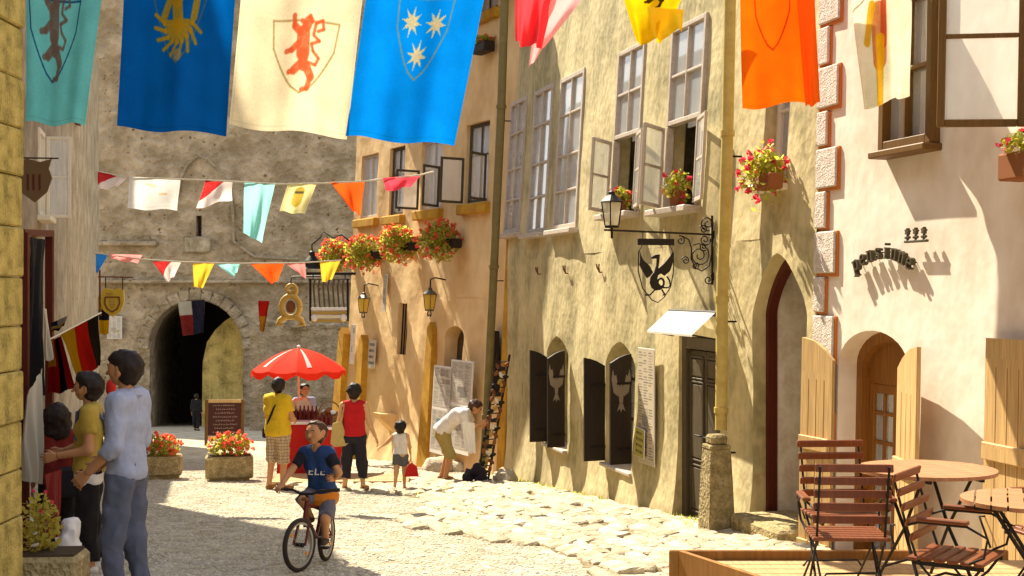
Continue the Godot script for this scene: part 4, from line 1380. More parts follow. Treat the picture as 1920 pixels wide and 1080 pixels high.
func cloth_mat(called: String, r: float, g: float, b: float, back := 0.0):
	if not M.has("fabric"):
		var fb := mottled(256, Color(0.92, 0.92, 0.92), Color(0.96, 0.96, 0.96), Color(1, 1, 1), 0.03, 0.2, 0.0, Color.WHITE, 61, 1, 3.0)
		mat("fabric", 1, 1, 1, 0.9, fb[0], Vector3(2.2, 1.5, 2.2), fb[1], 0.7)
	var m = mat(called, r, g, b, 0.9, M.fabric.albedo_texture, Vector3(2.2, 1.5, 2.2), M.fabric.normal_texture, 0.7)
	m.rim_enabled = true
	m.rim = 0.2
	if back > 0.0:
		m.backlight_enabled = true
		m.backlight = Color(back, back, back)
		m.cull_mode = BaseMaterial3D.CULL_DISABLED
	return m

func people():
	mat("skin", 0.46, 0.22, 0.10, 0.6)
	mat("skin_pale", 0.56, 0.31, 0.15, 0.6)
	mat("hair", 0.018, 0.010, 0.007, 0.6)
	mat("hair_brown", 0.06, 0.026, 0.012, 0.6)
	mat("eye", 0.03, 0.02, 0.015, 0.2)
	mat("lips", 0.36, 0.10, 0.07, 0.5)
	mat("shoe", 0.05, 0.03, 0.02, 0.7)
	mat("sandal", 0.22, 0.10, 0.03, 0.7)
	mat("white_shoe", 0.6, 0.56, 0.48, 0.7)
	cloth_mat("blue_shirt", 0.36, 0.39, 0.52)
	cloth_mat("jeans", 0.105, 0.115, 0.165)
	cloth_mat("yellow_tee", 0.66, 0.42, 0.015)
	cloth_mat("plaid", 0.46, 0.36, 0.25)
	cloth_mat("red_top", 0.50, 0.012, 0.014)
	cloth_mat("navy", 0.022, 0.018, 0.026)
	cloth_mat("black_cloth", 0.012, 0.010, 0.010)
	cloth_mat("white_tee", 0.72, 0.66, 0.60)
	cloth_mat("khaki", 0.36, 0.27, 0.085)
	cloth_mat("denim_grey", 0.12, 0.115, 0.11)
	cloth_mat("boy_blue", 0.018, 0.05, 0.16)
	cloth_mat("boy_dark", 0.012, 0.012, 0.02)
	cloth_mat("boy_shorts", 0.13, 0.12, 0.15)
	cloth_mat("mustard", 0.45, 0.31, 0.05)
	cloth_mat("dull_red", 0.20, 0.02, 0.015)
	cloth_mat("bag_cream", 0.50, 0.36, 0.13)
	var V := func(a, b, c) -> Vector3: return Vector3(a, b, c)
	# man in the pale blue shirt, three-quarter back view, looking toward the shop on the left
	var g := foot(238, 9.3)
	var m := figure("person", "man in pale blue long-sleeved shirt and faded jeans standing with hand at his hip", yaw(g, -99), 1.76,
		{"kl": V.call(0.062, 0.275, 0.03), "al": V.call(0.075, 0.042, 0.02), "kr": V.call(-0.055, 0.272, 0.0), "ar": V.call(-0.06, 0.042, -0.035),
		"er": V.call(-0.140, 0.640, 0.0), "wr": V.call(-0.075, 0.560, 0.12), "el": V.call(0.135, 0.64, -0.01), "wl": V.call(0.12, 0.53, 0.11)},
		[["trousers", M.jeans, "trousers", 1.97, 0.010], ["shirt", M.blue_shirt, "shirt", 1.35, 0.8, 0.035]],
		{"cell": 0.017, "wide": 0.88, "hair_mat": M.hair, "look": V.call(0.0, -0.03, 1), "curl_r": 34.0, "thumb_r": Vector3.UP, "palm_r": V.call(0.9, 0, 0.2)})
	var col := MB.new()
	col.lathe(Transform3D(Basis(Vector3.RIGHT, 0.1), V.call(0, 0.815, -0.012) * 1.78), [Vector2(0.075, 0.0), Vector2(0.068, 0.05), Vector2(0.074, 0.052), Vector2(0.088, 0.0)], 14)
	part(m, "collar", col, M.blue_shirt)
	# woman with the small backpack, in profile
	g = foot(168, 11.0)
	var w := figure("person", "woman in mustard top with grey backpack and black trousers by the flags", yaw(g, -78), 1.64,
		{"er": V.call(-0.13, 0.64, 0.03), "wr": V.call(-0.10, 0.60, 0.14), "wl": V.call(0.10, 0.60, 0.15)},
		[["trousers", M.black_cloth, "trousers", 1.92, 0.03], ["top", M.mustard, "shirt", 0.55], ["tied_jumper", M.white_tee, "trousers", 0.22, 0.012]],
		{"cell": 0.021, "hair_mat": M.hair, "hair_thick": 0.014, "shoe_mat": M.white_shoe})
	var bp := MB.new()
	bp.box(Transform3D(Basis(Vector3.RIGHT, 0.08), V.call(0.0, 1.10, -0.20)), Vector3(0.27, 0.42, 0.15), 0.06)
	var bpo := part(w, "backpack", bp, M.denim_grey)
	part(bpo, "backpack_pocket", boxed(V.call(0, 1.0, -0.29), Vector3(0.2, 0.2, 0.05), 0.02), M.blue_shirt)
	for e in [-1, 1]: strap(w, "strap", [V.call(e * 0.09, 1.26, -0.12), V.call(e * 0.115, 1.385, -0.03), V.call(e * 0.115, 1.33, 0.085), V.call(e * 0.12, 1.12, 0.10), V.call(e * 0.12, 0.98, -0.1)], M.jeans, 0.017)
	# girl with long dark hair seen from behind
	g = foot(106, 11.6)
	var k := figure("person", "girl with long black hair and dull red top, seen from behind near the goods", yaw(g, 200), 1.36,
		{}, [["trousers", M.black_cloth, "trousers", 1.9, 0.02], ["top", M.dull_red, "shirt", 0.7]], {"cell": 0.024, "hair_len": 0.05, "hair_thick": 0.018, "head": 1.12})
	var sb := MB.new()
	sb.box(Transform3D(Basis(Vector3.RIGHT, 0.1), V.call(-0.12, 0.72, -0.12)), Vector3(0.22, 0.26, 0.12), 0.05)
	part(k, "shoulder_bag", sb, M.navy)
	# man in the yellow T-shirt
	g = foot(521, 21.0)
	var y := figure("person", "man in yellow T-shirt and plaid shorts with a black shoulder strap", yaw(g, 150), 1.76,
		{"el": V.call(0.15, 0.64, 0.03), "wl": V.call(0.08, 0.60, 0.15), "er": V.call(-0.15, 0.64, 0.02), "wr": V.call(-0.07, 0.61, 0.15), "kl": V.call(0.07, 0.272, 0.0), "al": V.call(0.085, 0.042, -0.02)},
		[["shorts", M.plaid_check, "trousers", 1.08, 0.022], ["t_shirt", M.yellow_tee, "shirt", 0.62, 1.8, 0.05]], {"cell": 0.026, "wide": 1.08, "look": V.call(0.5, -0.05, 1), "shoe_mat": M.sandal})
	strap(y, "bag_strap", [V.call(-0.09, 1.43, -0.06), V.call(-0.04, 1.30, -0.145), V.call(0.07, 1.08, -0.15), V.call(0.17, 0.95, -0.07)], M.black_cloth, 0.018)
	var sb2 := MB.new()
	sb2.box(Transform3D(Basis(Vector3.UP, 0.3), V.call(0.2, 0.90, -0.03)), Vector3(0.09, 0.17, 0.2), 0.03)
	part(y, "shoulder_bag", sb2, M.black_cloth)
	# woman in red holding the small girl's hand
	var gw := foot(664, 20.8)
	var wr := figure("person", "woman in red sleeveless top and dark capri trousers holding a small girl's hand", yaw(gw, 178), 1.66,
		{"er": V.call(-0.145, 0.64, -0.01), "wr": V.call(-0.205, 0.50, -0.01), "el": V.call(0.145, 0.64, 0.02), "wl": V.call(0.11, 0.64, 0.14), "al": V.call(0.085, 0.042, -0.02), "kl": V.call(0.07, 0.272, 0.0), "ar": V.call(-0.085, 0.042, 0.0), "kr": V.call(-0.072, 0.272, 0.0)},
		[["capri_trousers", M.navy, "trousers", 1.66, 0.02], ["sleeveless_top", M.red_top, "sleeveless", 0.02]], {"cell": 0.025, "hair_len": 0.0, "hair_thick": 0.016, "shoe_mat": M.sandal, "skin": M.skin_pale})
	var bg := MB.new()
	bg.prism(Transform3D(Basis(Vector3.BACK, -0.1), V.call(0.20, 0.70, -0.1)), PackedVector2Array([Vector2(-0.13, 0.04), Vector2(-0.08, 0.0), Vector2(0.1, 0.0), Vector2(0.15, 0.06), Vector2(0.09, 0.36), Vector2(-0.05, 0.40)]), 0.12)
	part(wr, "shoulder_bag", bg, M.bag_cream)
	strap(wr, "bag_strap", [V.call(0.19, 1.08, -0.09), V.call(0.135, 1.37, -0.06), V.call(0.135, 1.37, 0.04), V.call(0.22, 1.08, 0.03)], M.bag_cream, 0.014)
	# the small girl
	var gg := foot(751, 20.9)
	var gi := figure("person", "small girl in white vest and grey denim skirt reaching up to hold a hand", yaw(gg, 172), 1.06,
		{"el": V.call(0.20, 0.70, 0.0), "wl": V.call(0.29, 0.64, 0.0), "er": V.call(-0.14, 0.64, 0.0), "wr": V.call(-0.15, 0.50, 0.02), "al": V.call(0.07, 0.042, -0.09), "kl": V.call(0.06, 0.26, -0.02)},
		[["skirt", M.denim_grey, "trousers", 0.55, 0.02], ["vest", M.white_tee, "sleeveless", 0.0]], {"cell": 0.02, "head": 1.28, "hair_thick": 0.014, "shoe_mat": M.sandal, "skin": M.skin_pale})
	var rb := solo("red_bag", MB.new(), M.red_cloth, "small red bag hanging from the small girl's hand", "bag")
	var rm := MB.new()
	rm.prism(Transform3D(), PackedVector2Array([Vector2(-0.10, 0), Vector2(0.12, 0.0), Vector2(0.09, 0.16), Vector2(0.0, 0.21), Vector2(-0.06, 0.15)]), 0.07)
	rm.tube([V.call(-0.04, 0.16, 0.035), V.call(-0.01, 0.27, 0.035), V.call(0.05, 0.16, 0.035)], 0.008, 5)
	rb.mesh = rm.mesh()
	rb.transform = yaw(gg + V.call(0.17, 0.23, 0.06), 0)
	# man bending over the goods by the wall
	g = foot(838, 23.2)
	figure("person", "man in white T-shirt and khaki shorts bending over goods at the wall", yaw(g, 80), 1.76,
		{"pel": V.call(0, 0.50, -0.05), "hl": V.call(0.05, 0.47, -0.04), "hr": V.call(-0.05, 0.47, -0.04), "wai": V.call(0, 0.56, 0.0), "che": V.call(0, 0.645, 0.105), "nb": V.call(0, 0.70, 0.20),
		"sl": V.call(0.10, 0.675, 0.185), "sr": V.call(-0.10, 0.675, 0.185), "head": V.call(0, 0.735, 0.285), "el": V.call(0.115, 0.54, 0.24), "wl": V.call(0.06, 0.545, 0.345), "er": V.call(-0.115, 0.53, 0.23), "wr": V.call(-0.06, 0.58, 0.35),
		"kl": V.call(0.06, 0.265, 0.0), "kr": V.call(-0.06, 0.265, 0.045), "al": V.call(0.06, 0.042, -0.07), "ar": V.call(-0.06, 0.042, 0.0)},
		[["shorts", M.khaki, "trousers", 1.02, 0.02], ["t_shirt", M.white_tee, "shirt", 0.75, 1.5, 0.03]], {"cell": 0.025, "look": V.call(0.0, -0.75, 0.8), "head_up": V.call(0, 0.8, 0.6), "hair_mat": M.hair_brown, "shoe_mat": M.sandal, "fwd": V.call(0, -0.7, 0.7)})
	# vendor behind the stall
	g = foot(570, 26.0)
	figure("person", "vendor in pale blue shirt standing behind the stall under the red parasol", yaw(g, 30), 1.72, {}, [["trousers", M.navy, "trousers", 1.9, 0.02], ["shirt", M.blue_shirt, "shirt", 0.7]], {"cell": 0.035})
	# small dark figure in the gateway
	g = foot(368, 60.0)
	figure("person", "figure in dark clothes walking in the shaded tower gateway", yaw(g, 170), 1.66, {"al": V.call(0.06, 0.042, 0.06), "ar": V.call(-0.06, 0.042, -0.08)}, [["trousers", M.black_cloth, "trousers", 1.9, 0.02], ["jacket", M.black_cloth, "shirt", 1.9]], {"cell": 0.04})
	bike_and_boy()

func bike_and_boy():
	# bicycle runs along its own +z; wheel radius from the photograph: about 0.45 m across
	var fr := foot(560, 11.0)
	var re := foot(611, 11.75)
	var ax := (fr - re)
	var T := Transform3D(Basis(Vector3.UP, atan2(ax.x, ax.z)), re)
	T.basis = T.basis * Basis(Vector3.RIGHT, -asin(ax.y / ax.length()))
	var wb := ax.length()
	var R := 0.222
	var b := thing("bicycle", "child's dark red mountain bicycle ridden over the sunny pebbles", "bicycle", T)
	mat("tyre", 0.03, 0.022, 0.018, 0.8)
	mat("rim", 0.30, 0.27, 0.22, 0.35)
	mat("bike_paint", 0.10, 0.012, 0.010, 0.35)
	mat("reflector", 0.75, 0.28, 0.03, 0.3)
	for z in [0.0, wb]:
		var turn := 0.0 if z == 0.0 else -0.3
		var B := Basis(Vector3.UP, turn) * Basis(Vector3.BACK, PI / 2)
		var ty := MB.new()
		var pf := []
		for i in 9: pf.append(Vector2(R - 0.020 + 0.020 * cos(TAU * i / 8.0), 0.021 * sin(TAU * i / 8.0)))
		ty.lathe(Transform3D(B, Vector3.ZERO), pf, 36)
		var wh := part(b, "wheel", ty, M.tyre)
		wh.position = Vector3(0, R, z)
		var rm := MB.new()
		rm.lathe(Transform3D(B, Vector3.ZERO), [Vector2(R - 0.036, -0.012), Vector2(R - 0.052, -0.009), Vector2(R - 0.052, 0.009), Vector2(R - 0.036, 0.012)], 36)
		part(wh, "rim", rm, M.rim)
		var sp := MB.new()
		for i in 20:
			var a := TAU * i / 20.0
			var s := 0.022 if i % 2 == 0 else -0.022
			sp.tube([B * Vector3(cos(a + 0.5) * 0.018, s, sin(a + 0.5) * 0.018), B * Vector3(cos(a) * (R - 0.05), 0, sin(a) * (R - 0.05))], 0.0014, 4, false)
		part(wh, "spokes", sp, M.rim, null, true)
		var hb := MB.new()
		hb.tube([B * Vector3(0, -0.04, 0), B * Vector3(0, 0.04, 0)], 0.02, 8)
		part(wh, "hub", hb, M.iron)
		for a in [0.9, 4.1]:
			part(wh, "reflector", boxed(B * Vector3(cos(a) * R * 0.62, 0, sin(a) * R * 0.62), Vector3(0.014, 0.026, 0.05), 0.004), M.reflector)
	var bb := Vector3(0, R + 0.02, 0.30)
	var ra := Vector3(0, R, 0)
	var seat := Vector3(0, 0.50, 0.14)
	var hd := Vector3(0, 0.545, wb - 0.17)
	var hd2 := Vector3(0, 0.455, wb - 0.135)
	var fm := MB.new()
	for q in [[bb, seat, 0.016], [bb, hd2, 0.018], [seat + Vector3(0, -0.04, 0.01), hd, 0.015]]: fm.tube([q[0], q[1]], q[2], 8)
	for e in [-1, 1]:
		fm.tube([bb + Vector3(e * 0.02, 0, 0), ra + Vector3(e * 0.05, 0, 0)], 0.009, 6)
		fm.tube([seat + Vector3(0, -0.06, 0.01), ra + Vector3(e * 0.05, 0, 0)], 0.008, 6)
	fm.tube([hd2 - Vector3(0, 0.02, 0), hd + Vector3(0, 0.03, -0.012)], 0.02, 8)
	part(b, "frame", fm, M.bike_paint)
	var fk := MB.new()
	for e in [-1, 1]: fk.tube([hd2 + Vector3(0, -0.03, 0.01), hd2 + Vector3(e * 0.045, -0.05, 0.02), Vector3(e * 0.05, R, wb)], 0.012, 6)
	fk.tube([hd2 + Vector3(0, -0.03, 0.01), hd + Vector3(0, 0.06, -0.02)], 0.012, 6)
	part(b, "fork", fk, M.bike_paint)
	var hbv := MB.new()
	var hc := hd + Vector3(0, 0.085, 0.01)
	hbv.tube([hc + Vector3(-0.27, 0.035, -0.05), hc + Vector3(-0.12, 0.03, -0.01), hc + Vector3(-0.05, 0, 0), hc + Vector3(0.05, 0, 0), hc + Vector3(0.12, 0.03, 0.01), hc + Vector3(0.27, 0.035, -0.03)], 0.011, 7)
	hbv.tube([hd + Vector3(0, 0.05, -0.015), hc], 0.014, 6)
	part(b, "handlebar", hbv, M.iron)
	for e in [-1, 1]:
		var gp := MB.new()
		gp.tube([hc + Vector3(e * 0.17, 0.032, -0.02), hc + Vector3(e * 0.275, 0.036, -0.05)], 0.016, 8)
		part(b, "grip", gp, M.tyre)
	var sd := MB.new()
	sd.tube([seat, seat + Vector3(0, 0.05, -0.01)], 0.012, 6)
	sd.ball(Transform3D(Basis(), seat + Vector3(0, 0.065, -0.02)), Vector3(0.06, 0.022, 0.1), 10, 6)
	part(b, "saddle", sd, M.tyre)
	var cr := MB.new()
	cr.lathe(Transform3D(Basis(Vector3.BACK, PI / 2), bb + Vector3(-0.05, 0, 0)), [Vector2(0.0, 0), Vector2(0.065, 0), Vector2(0.065, 0.006), Vector2(0, 0.006)], 20)
	var pl := bb + Vector3(0.09, -0.085, 0.05)
	var pr := bb + Vector3(-0.09, 0.085, -0.05)
	cr.tube([bb, bb + Vector3(0.06, 0, 0), pl - Vector3(0.03, 0, 0)], 0.009, 6)
	cr.tube([bb, bb + Vector3(-0.06, 0, 0), pr + Vector3(0.03, 0, 0)], 0.009, 6)
	part(b, "crank", cr, M.rim)
	for p in [pl, pr]: part(b, "pedal", boxed(p, Vector3(0.075, 0.02, 0.07), 0.005), M.tyre)
	var bg := MB.new()
	bg.box(Transform3D().translated(hc + Vector3(0.0, -0.04, 0.05)), Vector3(0.05, 0.03, 0.03), 0.006)
	part(b, "lamp_bracket", bg, M.rust)
	# boy: coordinates in the bicycle's axes, then as fractions of his height
	var H := 1.16
	var f := func(v: Vector3) -> Vector3: return v / H
	var hip := Vector3(0, 0.60, 0.14)
	var sh := Vector3(-0.01, 0.965, 0.31)
	var J := {"pel": f.call(hip + Vector3(0, 0.03, 0.01)), "hl": f.call(hip + Vector3(0.065, -0.005, 0.02)), "hr": f.call(hip + Vector3(-0.065, -0.005, 0.02)), "wai": f.call(hip + Vector3(0, 0.12, 0.055)), "che": f.call(hip + Vector3(0, 0.245, 0.115)),
		"nb": f.call(sh + Vector3(0, 0.03, 0.0)), "sl": f.call(sh + Vector3(0.118, 0.0, 0.02)), "sr": f.call(sh + Vector3(-0.118, 0.0, -0.01)), "head": f.call(sh + Vector3(0.0, 0.165, 0.045)),
		"el": f.call(sh + Vector3(0.21, -0.17, 0.03)), "wl": f.call(hip + Vector3(0.145, 0.14, 0.13)), "er": f.call(sh + Vector3(-0.205, -0.17, 0.09)), "wr": f.call(hc + Vector3(-0.235, 0.075, -0.055)),
		"kl": f.call(Vector3(0.095, 0.40, 0.36)), "al": f.call(pl + Vector3(-0.005, 0.075, -0.05)), "kr": f.call(Vector3(-0.10, 0.555, 0.38)), "ar": f.call(pr + Vector3(0.005, 0.075, -0.05))}
	var boy := figure("person", "boy in dark blue T-shirt riding the child's bicycle, one hand off the bar", T, H, J,
		[["shorts", M.boy_shorts, "trousers", 0.92, 0.02], ["sleeves", M.boy_dark, "shirt", 0.66, 0.6, -0.02], ["t_shirt", M.boy_blue, "shirt", 0.14, 1.05, 0.035]],
		{"cell": 0.016, "head": 1.30, "hair_mat": M.hair_brown, "hair_thick": 0.003, "look": Vector3(-0.34, -0.02, 1), "toe_l": Vector3(0.1, 0, 1), "toe_r": Vector3(-0.1, 0, 1), "fwd": Vector3(0, 0.15, 1),
		"hand_r": Vector3(-0.35, -0.55, 0.6), "palm_r": Vector3(0.0, -1, -0.4), "curl_r": 48.0, "thumb_r": Vector3(1, 0, 0), "curl_l": 50.0, "palm_l": Vector3(-1, 0, 0), "hand_l": Vector3(-0.4, 0.1, 0.9), "thumb_l": Vector3(0, 1, 0), "shoe_mat": M.shoe, "skin": M.skin})
	cloth_mat("amber_cloth", 0.52, 0.17, 0.015)
	var jk := MB.new()
	jk.lathe(Transform3D(Basis.from_scale(Vector3(1.1, 1, 0.95)) * Basis(Vector3.RIGHT, 0.25), hip + Vector3(0, -0.01, 0.05)), [Vector2(0.118, -0.085), Vector2(0.142, -0.05), Vector2(0.146, 0.0), Vector2(0.126, 0.05)], 18)
	part(boy, "tied_jumper", jk, M.amber_cloth)
	# white print across the chest
	var pr2 := MB.new()
	pr2 = MB.new()
	var f3 := SystemFont.new()
	f3.font_names = PackedStringArray(["Droid Sans"])
	var tm := TextMesh.new()
	tm.text = "ELE"
	tm.font = f3
	tm.font_size = 16
	tm.pixel_size = 0.0052
	tm.depth = 0.01
	var to := MeshInstance3D.new()
	to.name = "chest_print"
	to.mesh = tm
	to.material_override = M.white_tee
	boy.add_child(to)
	to.transform = Transform3D(Basis(Vector3.RIGHT, -0.42).scaled(Vector3(1.25, 1, 1)), hip + Vector3(0.0, 0.20, 0.193))

# ---------- flags and strings
# paints strokes (segments with a radius) and polygons on a small cloth picture; u to the right, v down, 0..1
func cloth_print(base: Color, strokes: Array, polys: Array, w := 144, h := 216) -> ImageTexture:
	var im := Image.create(w, h, false, Image.FORMAT_RGB8)
	im.fill(base)
	var r := RandomNumberGenerator.new()
	r.seed = 4
	for s in strokes:
		var a := Vector2(s[0] * w, s[1] * h)
		var b := Vector2(s[2] * w, s[3] * h)
		var rad: float = s[4] * w
		for y in range(max(0, int(min(a.y, b.y) - rad)), min(h, int(max(a.y, b.y) + rad) + 2)):
			for x in range(max(0, int(min(a.x, b.x) - rad)), min(w, int(max(a.x, b.x) + rad) + 2)):
				var p := Vector2(x + 0.5, y + 0.5)
				var q := Geometry2D.get_closest_point_to_segment(p, a, b)
				var k: float = clampf(rad + 0.5 - p.distance_to(q), 0.0, 1.0)
				if k > 0.0: im.set_pixel(x, y, im.get_pixel(x, y).lerp(s[5], k * r.randf_range(0.72, 1.0)))
	for pl in polys:
		var pp := PackedVector2Array()
		var bb := Rect2(pl[0][0] * Vector2(w, h), Vector2.ZERO)
		for q in pl[0]:
			pp.append(q * Vector2(w, h)); bb = bb.expand(q * Vector2(w, h))
		for y in range(max(0, int(bb.position.y)), min(h, int(bb.end.y) + 1)):
			for x in range(max(0, int(bb.position.x)), min(w, int(bb.end.x) + 1)):
				if Geometry2D.is_point_in_polygon(Vector2(x + 0.5, y + 0.5), pp): im.set_pixel(x, y, im.get_pixel(x, y).lerp(pl[1], r.randf_range(0.75, 1.0)))
	# weave, a stitched hem and uneven dye
	var nb := bytes_of(0.02, 3, 8, 256)
	for y in h:
		for x in w:
			var k := 0.90 + 0.10 * (nb[(y % 256) * 256 + x % 256] / 255.0) + r.randf_range(-0.03, 0.03)
			if y == h - 5 or x == 2 or x == w - 3: k -= 0.07
			var c := im.get_pixel(x, y)
			im.set_pixel(x, y, Color(c.r * k, c.g * k, c.b * k))
	return ImageTexture.create_from_image(im)
func shield(cx: float, y0: float, y1: float, hw: float, c: Color, rad := 0.008) -> Array:
	var o := []
	var p := [Vector2(cx - hw, y0), Vector2(cx + hw, y0)]
	for i in range(1, 9):
		var t := i / 8.0
		p.append(Vector2(cx + hw * pow(1.0 - t, 0.62) * (1.0 if t < 1.0 else 0.0), y0 + (y1 - y0) * (0.30 + 0.70 * t) if t > 0.0 else y0))
	for i in range(7, 0, -1):
		var t := i / 8.0
		p.append(Vector2(cx - hw * pow(1.0 - t, 0.62), y0 + (y1 - y0) * (0.30 + 0.70 * t)))
	p.append(p[0])
	for i in p.size() - 1: o.append([p[i].x, p[i].y, p[i + 1].x, p[i + 1].y, rad, c])
	return o
func lion(cx: float, cy: float, s: float, c: Color) -> Array:
	var o := []
	for q in [[-0.02, -0.22, 0.0, 0.02, 0.10], [0.0, 0.02, 0.03, 0.16, 0.075], [0.02, -0.30, 0.04, -0.36, 0.07], [0.06, -0.42, 0.10, -0.36, 0.03], [-0.06, -0.36, -0.01, -0.33, 0.03], [-0.06, -0.22, -0.17, -0.30, 0.05], [-0.17, -0.30, -0.19, -0.42, 0.035],
		[-0.08, -0.10, -0.18, -0.02, 0.045], [-0.18, -0.02, -0.27, 0.0, 0.035], [-0.03, 0.15, -0.12, 0.22, 0.06], [-0.12, 0.22, -0.20, 0.24, 0.035], [0.07, 0.16, 0.15, 0.28, 0.06], [0.15, 0.28, 0.11, 0.42, 0.038], [0.11, 0.42, 0.03, 0.44, 0.03],
		[0.10, 0.12, 0.21, 0.14, 0.02], [0.21, 0.14, 0.25, 0.06, 0.02], [0.25, 0.06, 0.15, -0.02, 0.02], [0.15, -0.02, 0.12, -0.10, 0.02], [0.12, -0.10, 0.24, -0.14, 0.022], [0.24, -0.14, 0.14, -0.2, 0.02], [0.14, -0.22, 0.16, -0.34, 0.022], [0.16, -0.34, 0.26, -0.38, 0.022], [0.26, -0.38, 0.29, -0.28, 0.02], [0.29, -0.28, 0.2, -0.25, 0.02]]:
		o.append([cx + q[0] * s, cy + q[1] * s * 0.72, cx + q[2] * s, cy + q[3] * s * 0.72, q[4] * s, c])
	return o
func star(cx: float, cy: float, r: float, c: Color, asp := 0.667) -> Array:
	var p := PackedVector2Array()
	for i in 16:
		var a := TAU * i / 16.0 + 0.15
		var k := r if i % 2 == 0 else r * 0.36
		p.append(Vector2(cx + cos(a) * k, cy + sin(a) * k * asp))
	return [p, c]
func flag_mat(called: String, tex: Texture2D, r := 1.0, g := 1.0, b := 1.0) -> StandardMaterial3D:
	var m := StandardMaterial3D.new()
	m.resource_name = called
	m.albedo_color = lin(r, g, b)
	if tex: m.albedo_texture = tex
	m.roughness = 0.8
	m.metallic_specular = 0.2
	m.backlight_enabled = true
	m.backlight = Color(0.9, 0.9, 0.9) if tex else (Color(r, g, b) * (0.78 / max(r, max(g, b)))).linear_to_srgb()
	m.cull_mode = BaseMaterial3D.CULL_DISABLED
	M[called] = m
	return m
# cloth between four pixel corners (top left, top right, bottom right, bottom left), each with its own depth
func cloth(c: Array, rip := 0.03, waves := 2.5, ph := 0.0, nu := 22, nv := 22, curl := 0.0) -> MB:
	var P := []
	for q in c: P.append(at(q[0], q[1], q[2]))
	var G := []
	var nrm: Vector3 = (P[1] - P[0] + P[2] - P[3]).cross(P[0] - P[3] + P[1] - P[2]).normalized()
	for j in nv + 1:
		var row := []
		var v := float(j) / nv
		for i in nu + 1:
			var u := float(i) / nu
			var p: Vector3 = P[0].lerp(P[1], u).lerp(P[3].lerp(P[2], u), v)
			var a := rip * (0.25 + v) * (sin(u * waves * TAU + ph + v * 1.3) + 0.4 * sin(u * waves * 2.3 * TAU + ph * 2.0 - v * 2.0))
			a += rip * 0.5 * sin(v * 5.0 + ph + u * 3.0)
			row.append(p + nrm * a + Vector3.UP * (0.012 * sin(u * 9.0 + ph) * v) - nrm * curl * v * v)
		G.append(row)
	var mb := MB.new()
	for j in nv:
		for i in nu:
			var N := []
			var V := []
			var U := []
			for e in [[i, j], [i, j + 1], [i + 1, j + 1], [i + 1, j]]:
				var ii: int = e[0]
				var jj: int = e[1]
				V.append(G[jj][ii])
				N.append((G[jj][min(ii + 1, nu)] - G[jj][max(ii - 1, 0)]).cross(G[max(jj - 1, 0)][ii] - G[min(jj + 1, nv)][ii]).normalized())
				U.append(Vector2(float(ii) / nu, float(jj) / nv))
			mb.tri_n(V[0], V[1], V[2], N[0], N[1], N[2], U[0], U[1], U[2])
			mb.tri_n(V[0], V[2], V[3], N[0], N[2], N[3], U[0], U[2], U[3])
	return mb
func recentre(o: MeshInstance3D):   # put the node's origin at the middle of its mesh
	var a: Array = o.mesh.surface_get_arrays(0)
	var c: Vector3 = o.mesh.get_aabb().get_center()
	var v: PackedVector3Array = a[Mesh.ARRAY_VERTEX]
	for i in v.size(): v[i] -= c
	a[Mesh.ARRAY_VERTEX] = v
	var m := ArrayMesh.new()
	m.add_surface_from_arrays(Mesh.PRIMITIVE_TRIANGLES, a)
	o.mesh = m
	o.position += c
func flag(called: String, label: String, m, c: Array, rip := 0.03, waves := 2.5, ph := 0.0, group := "", curl := 0.0):
	var o := solo(called, cloth(c, rip, waves, ph, 22, 22, curl), m, label, "flag", Transform3D(), group)
	recentre(o)
	return o
func line_of(label: String, pts: Array, r := 0.008):
	var b := MB.new()
	b.tube(pts, r, 5)
	var o := solo("flag_string", b, M.string, label, "string")
	recentre(o)
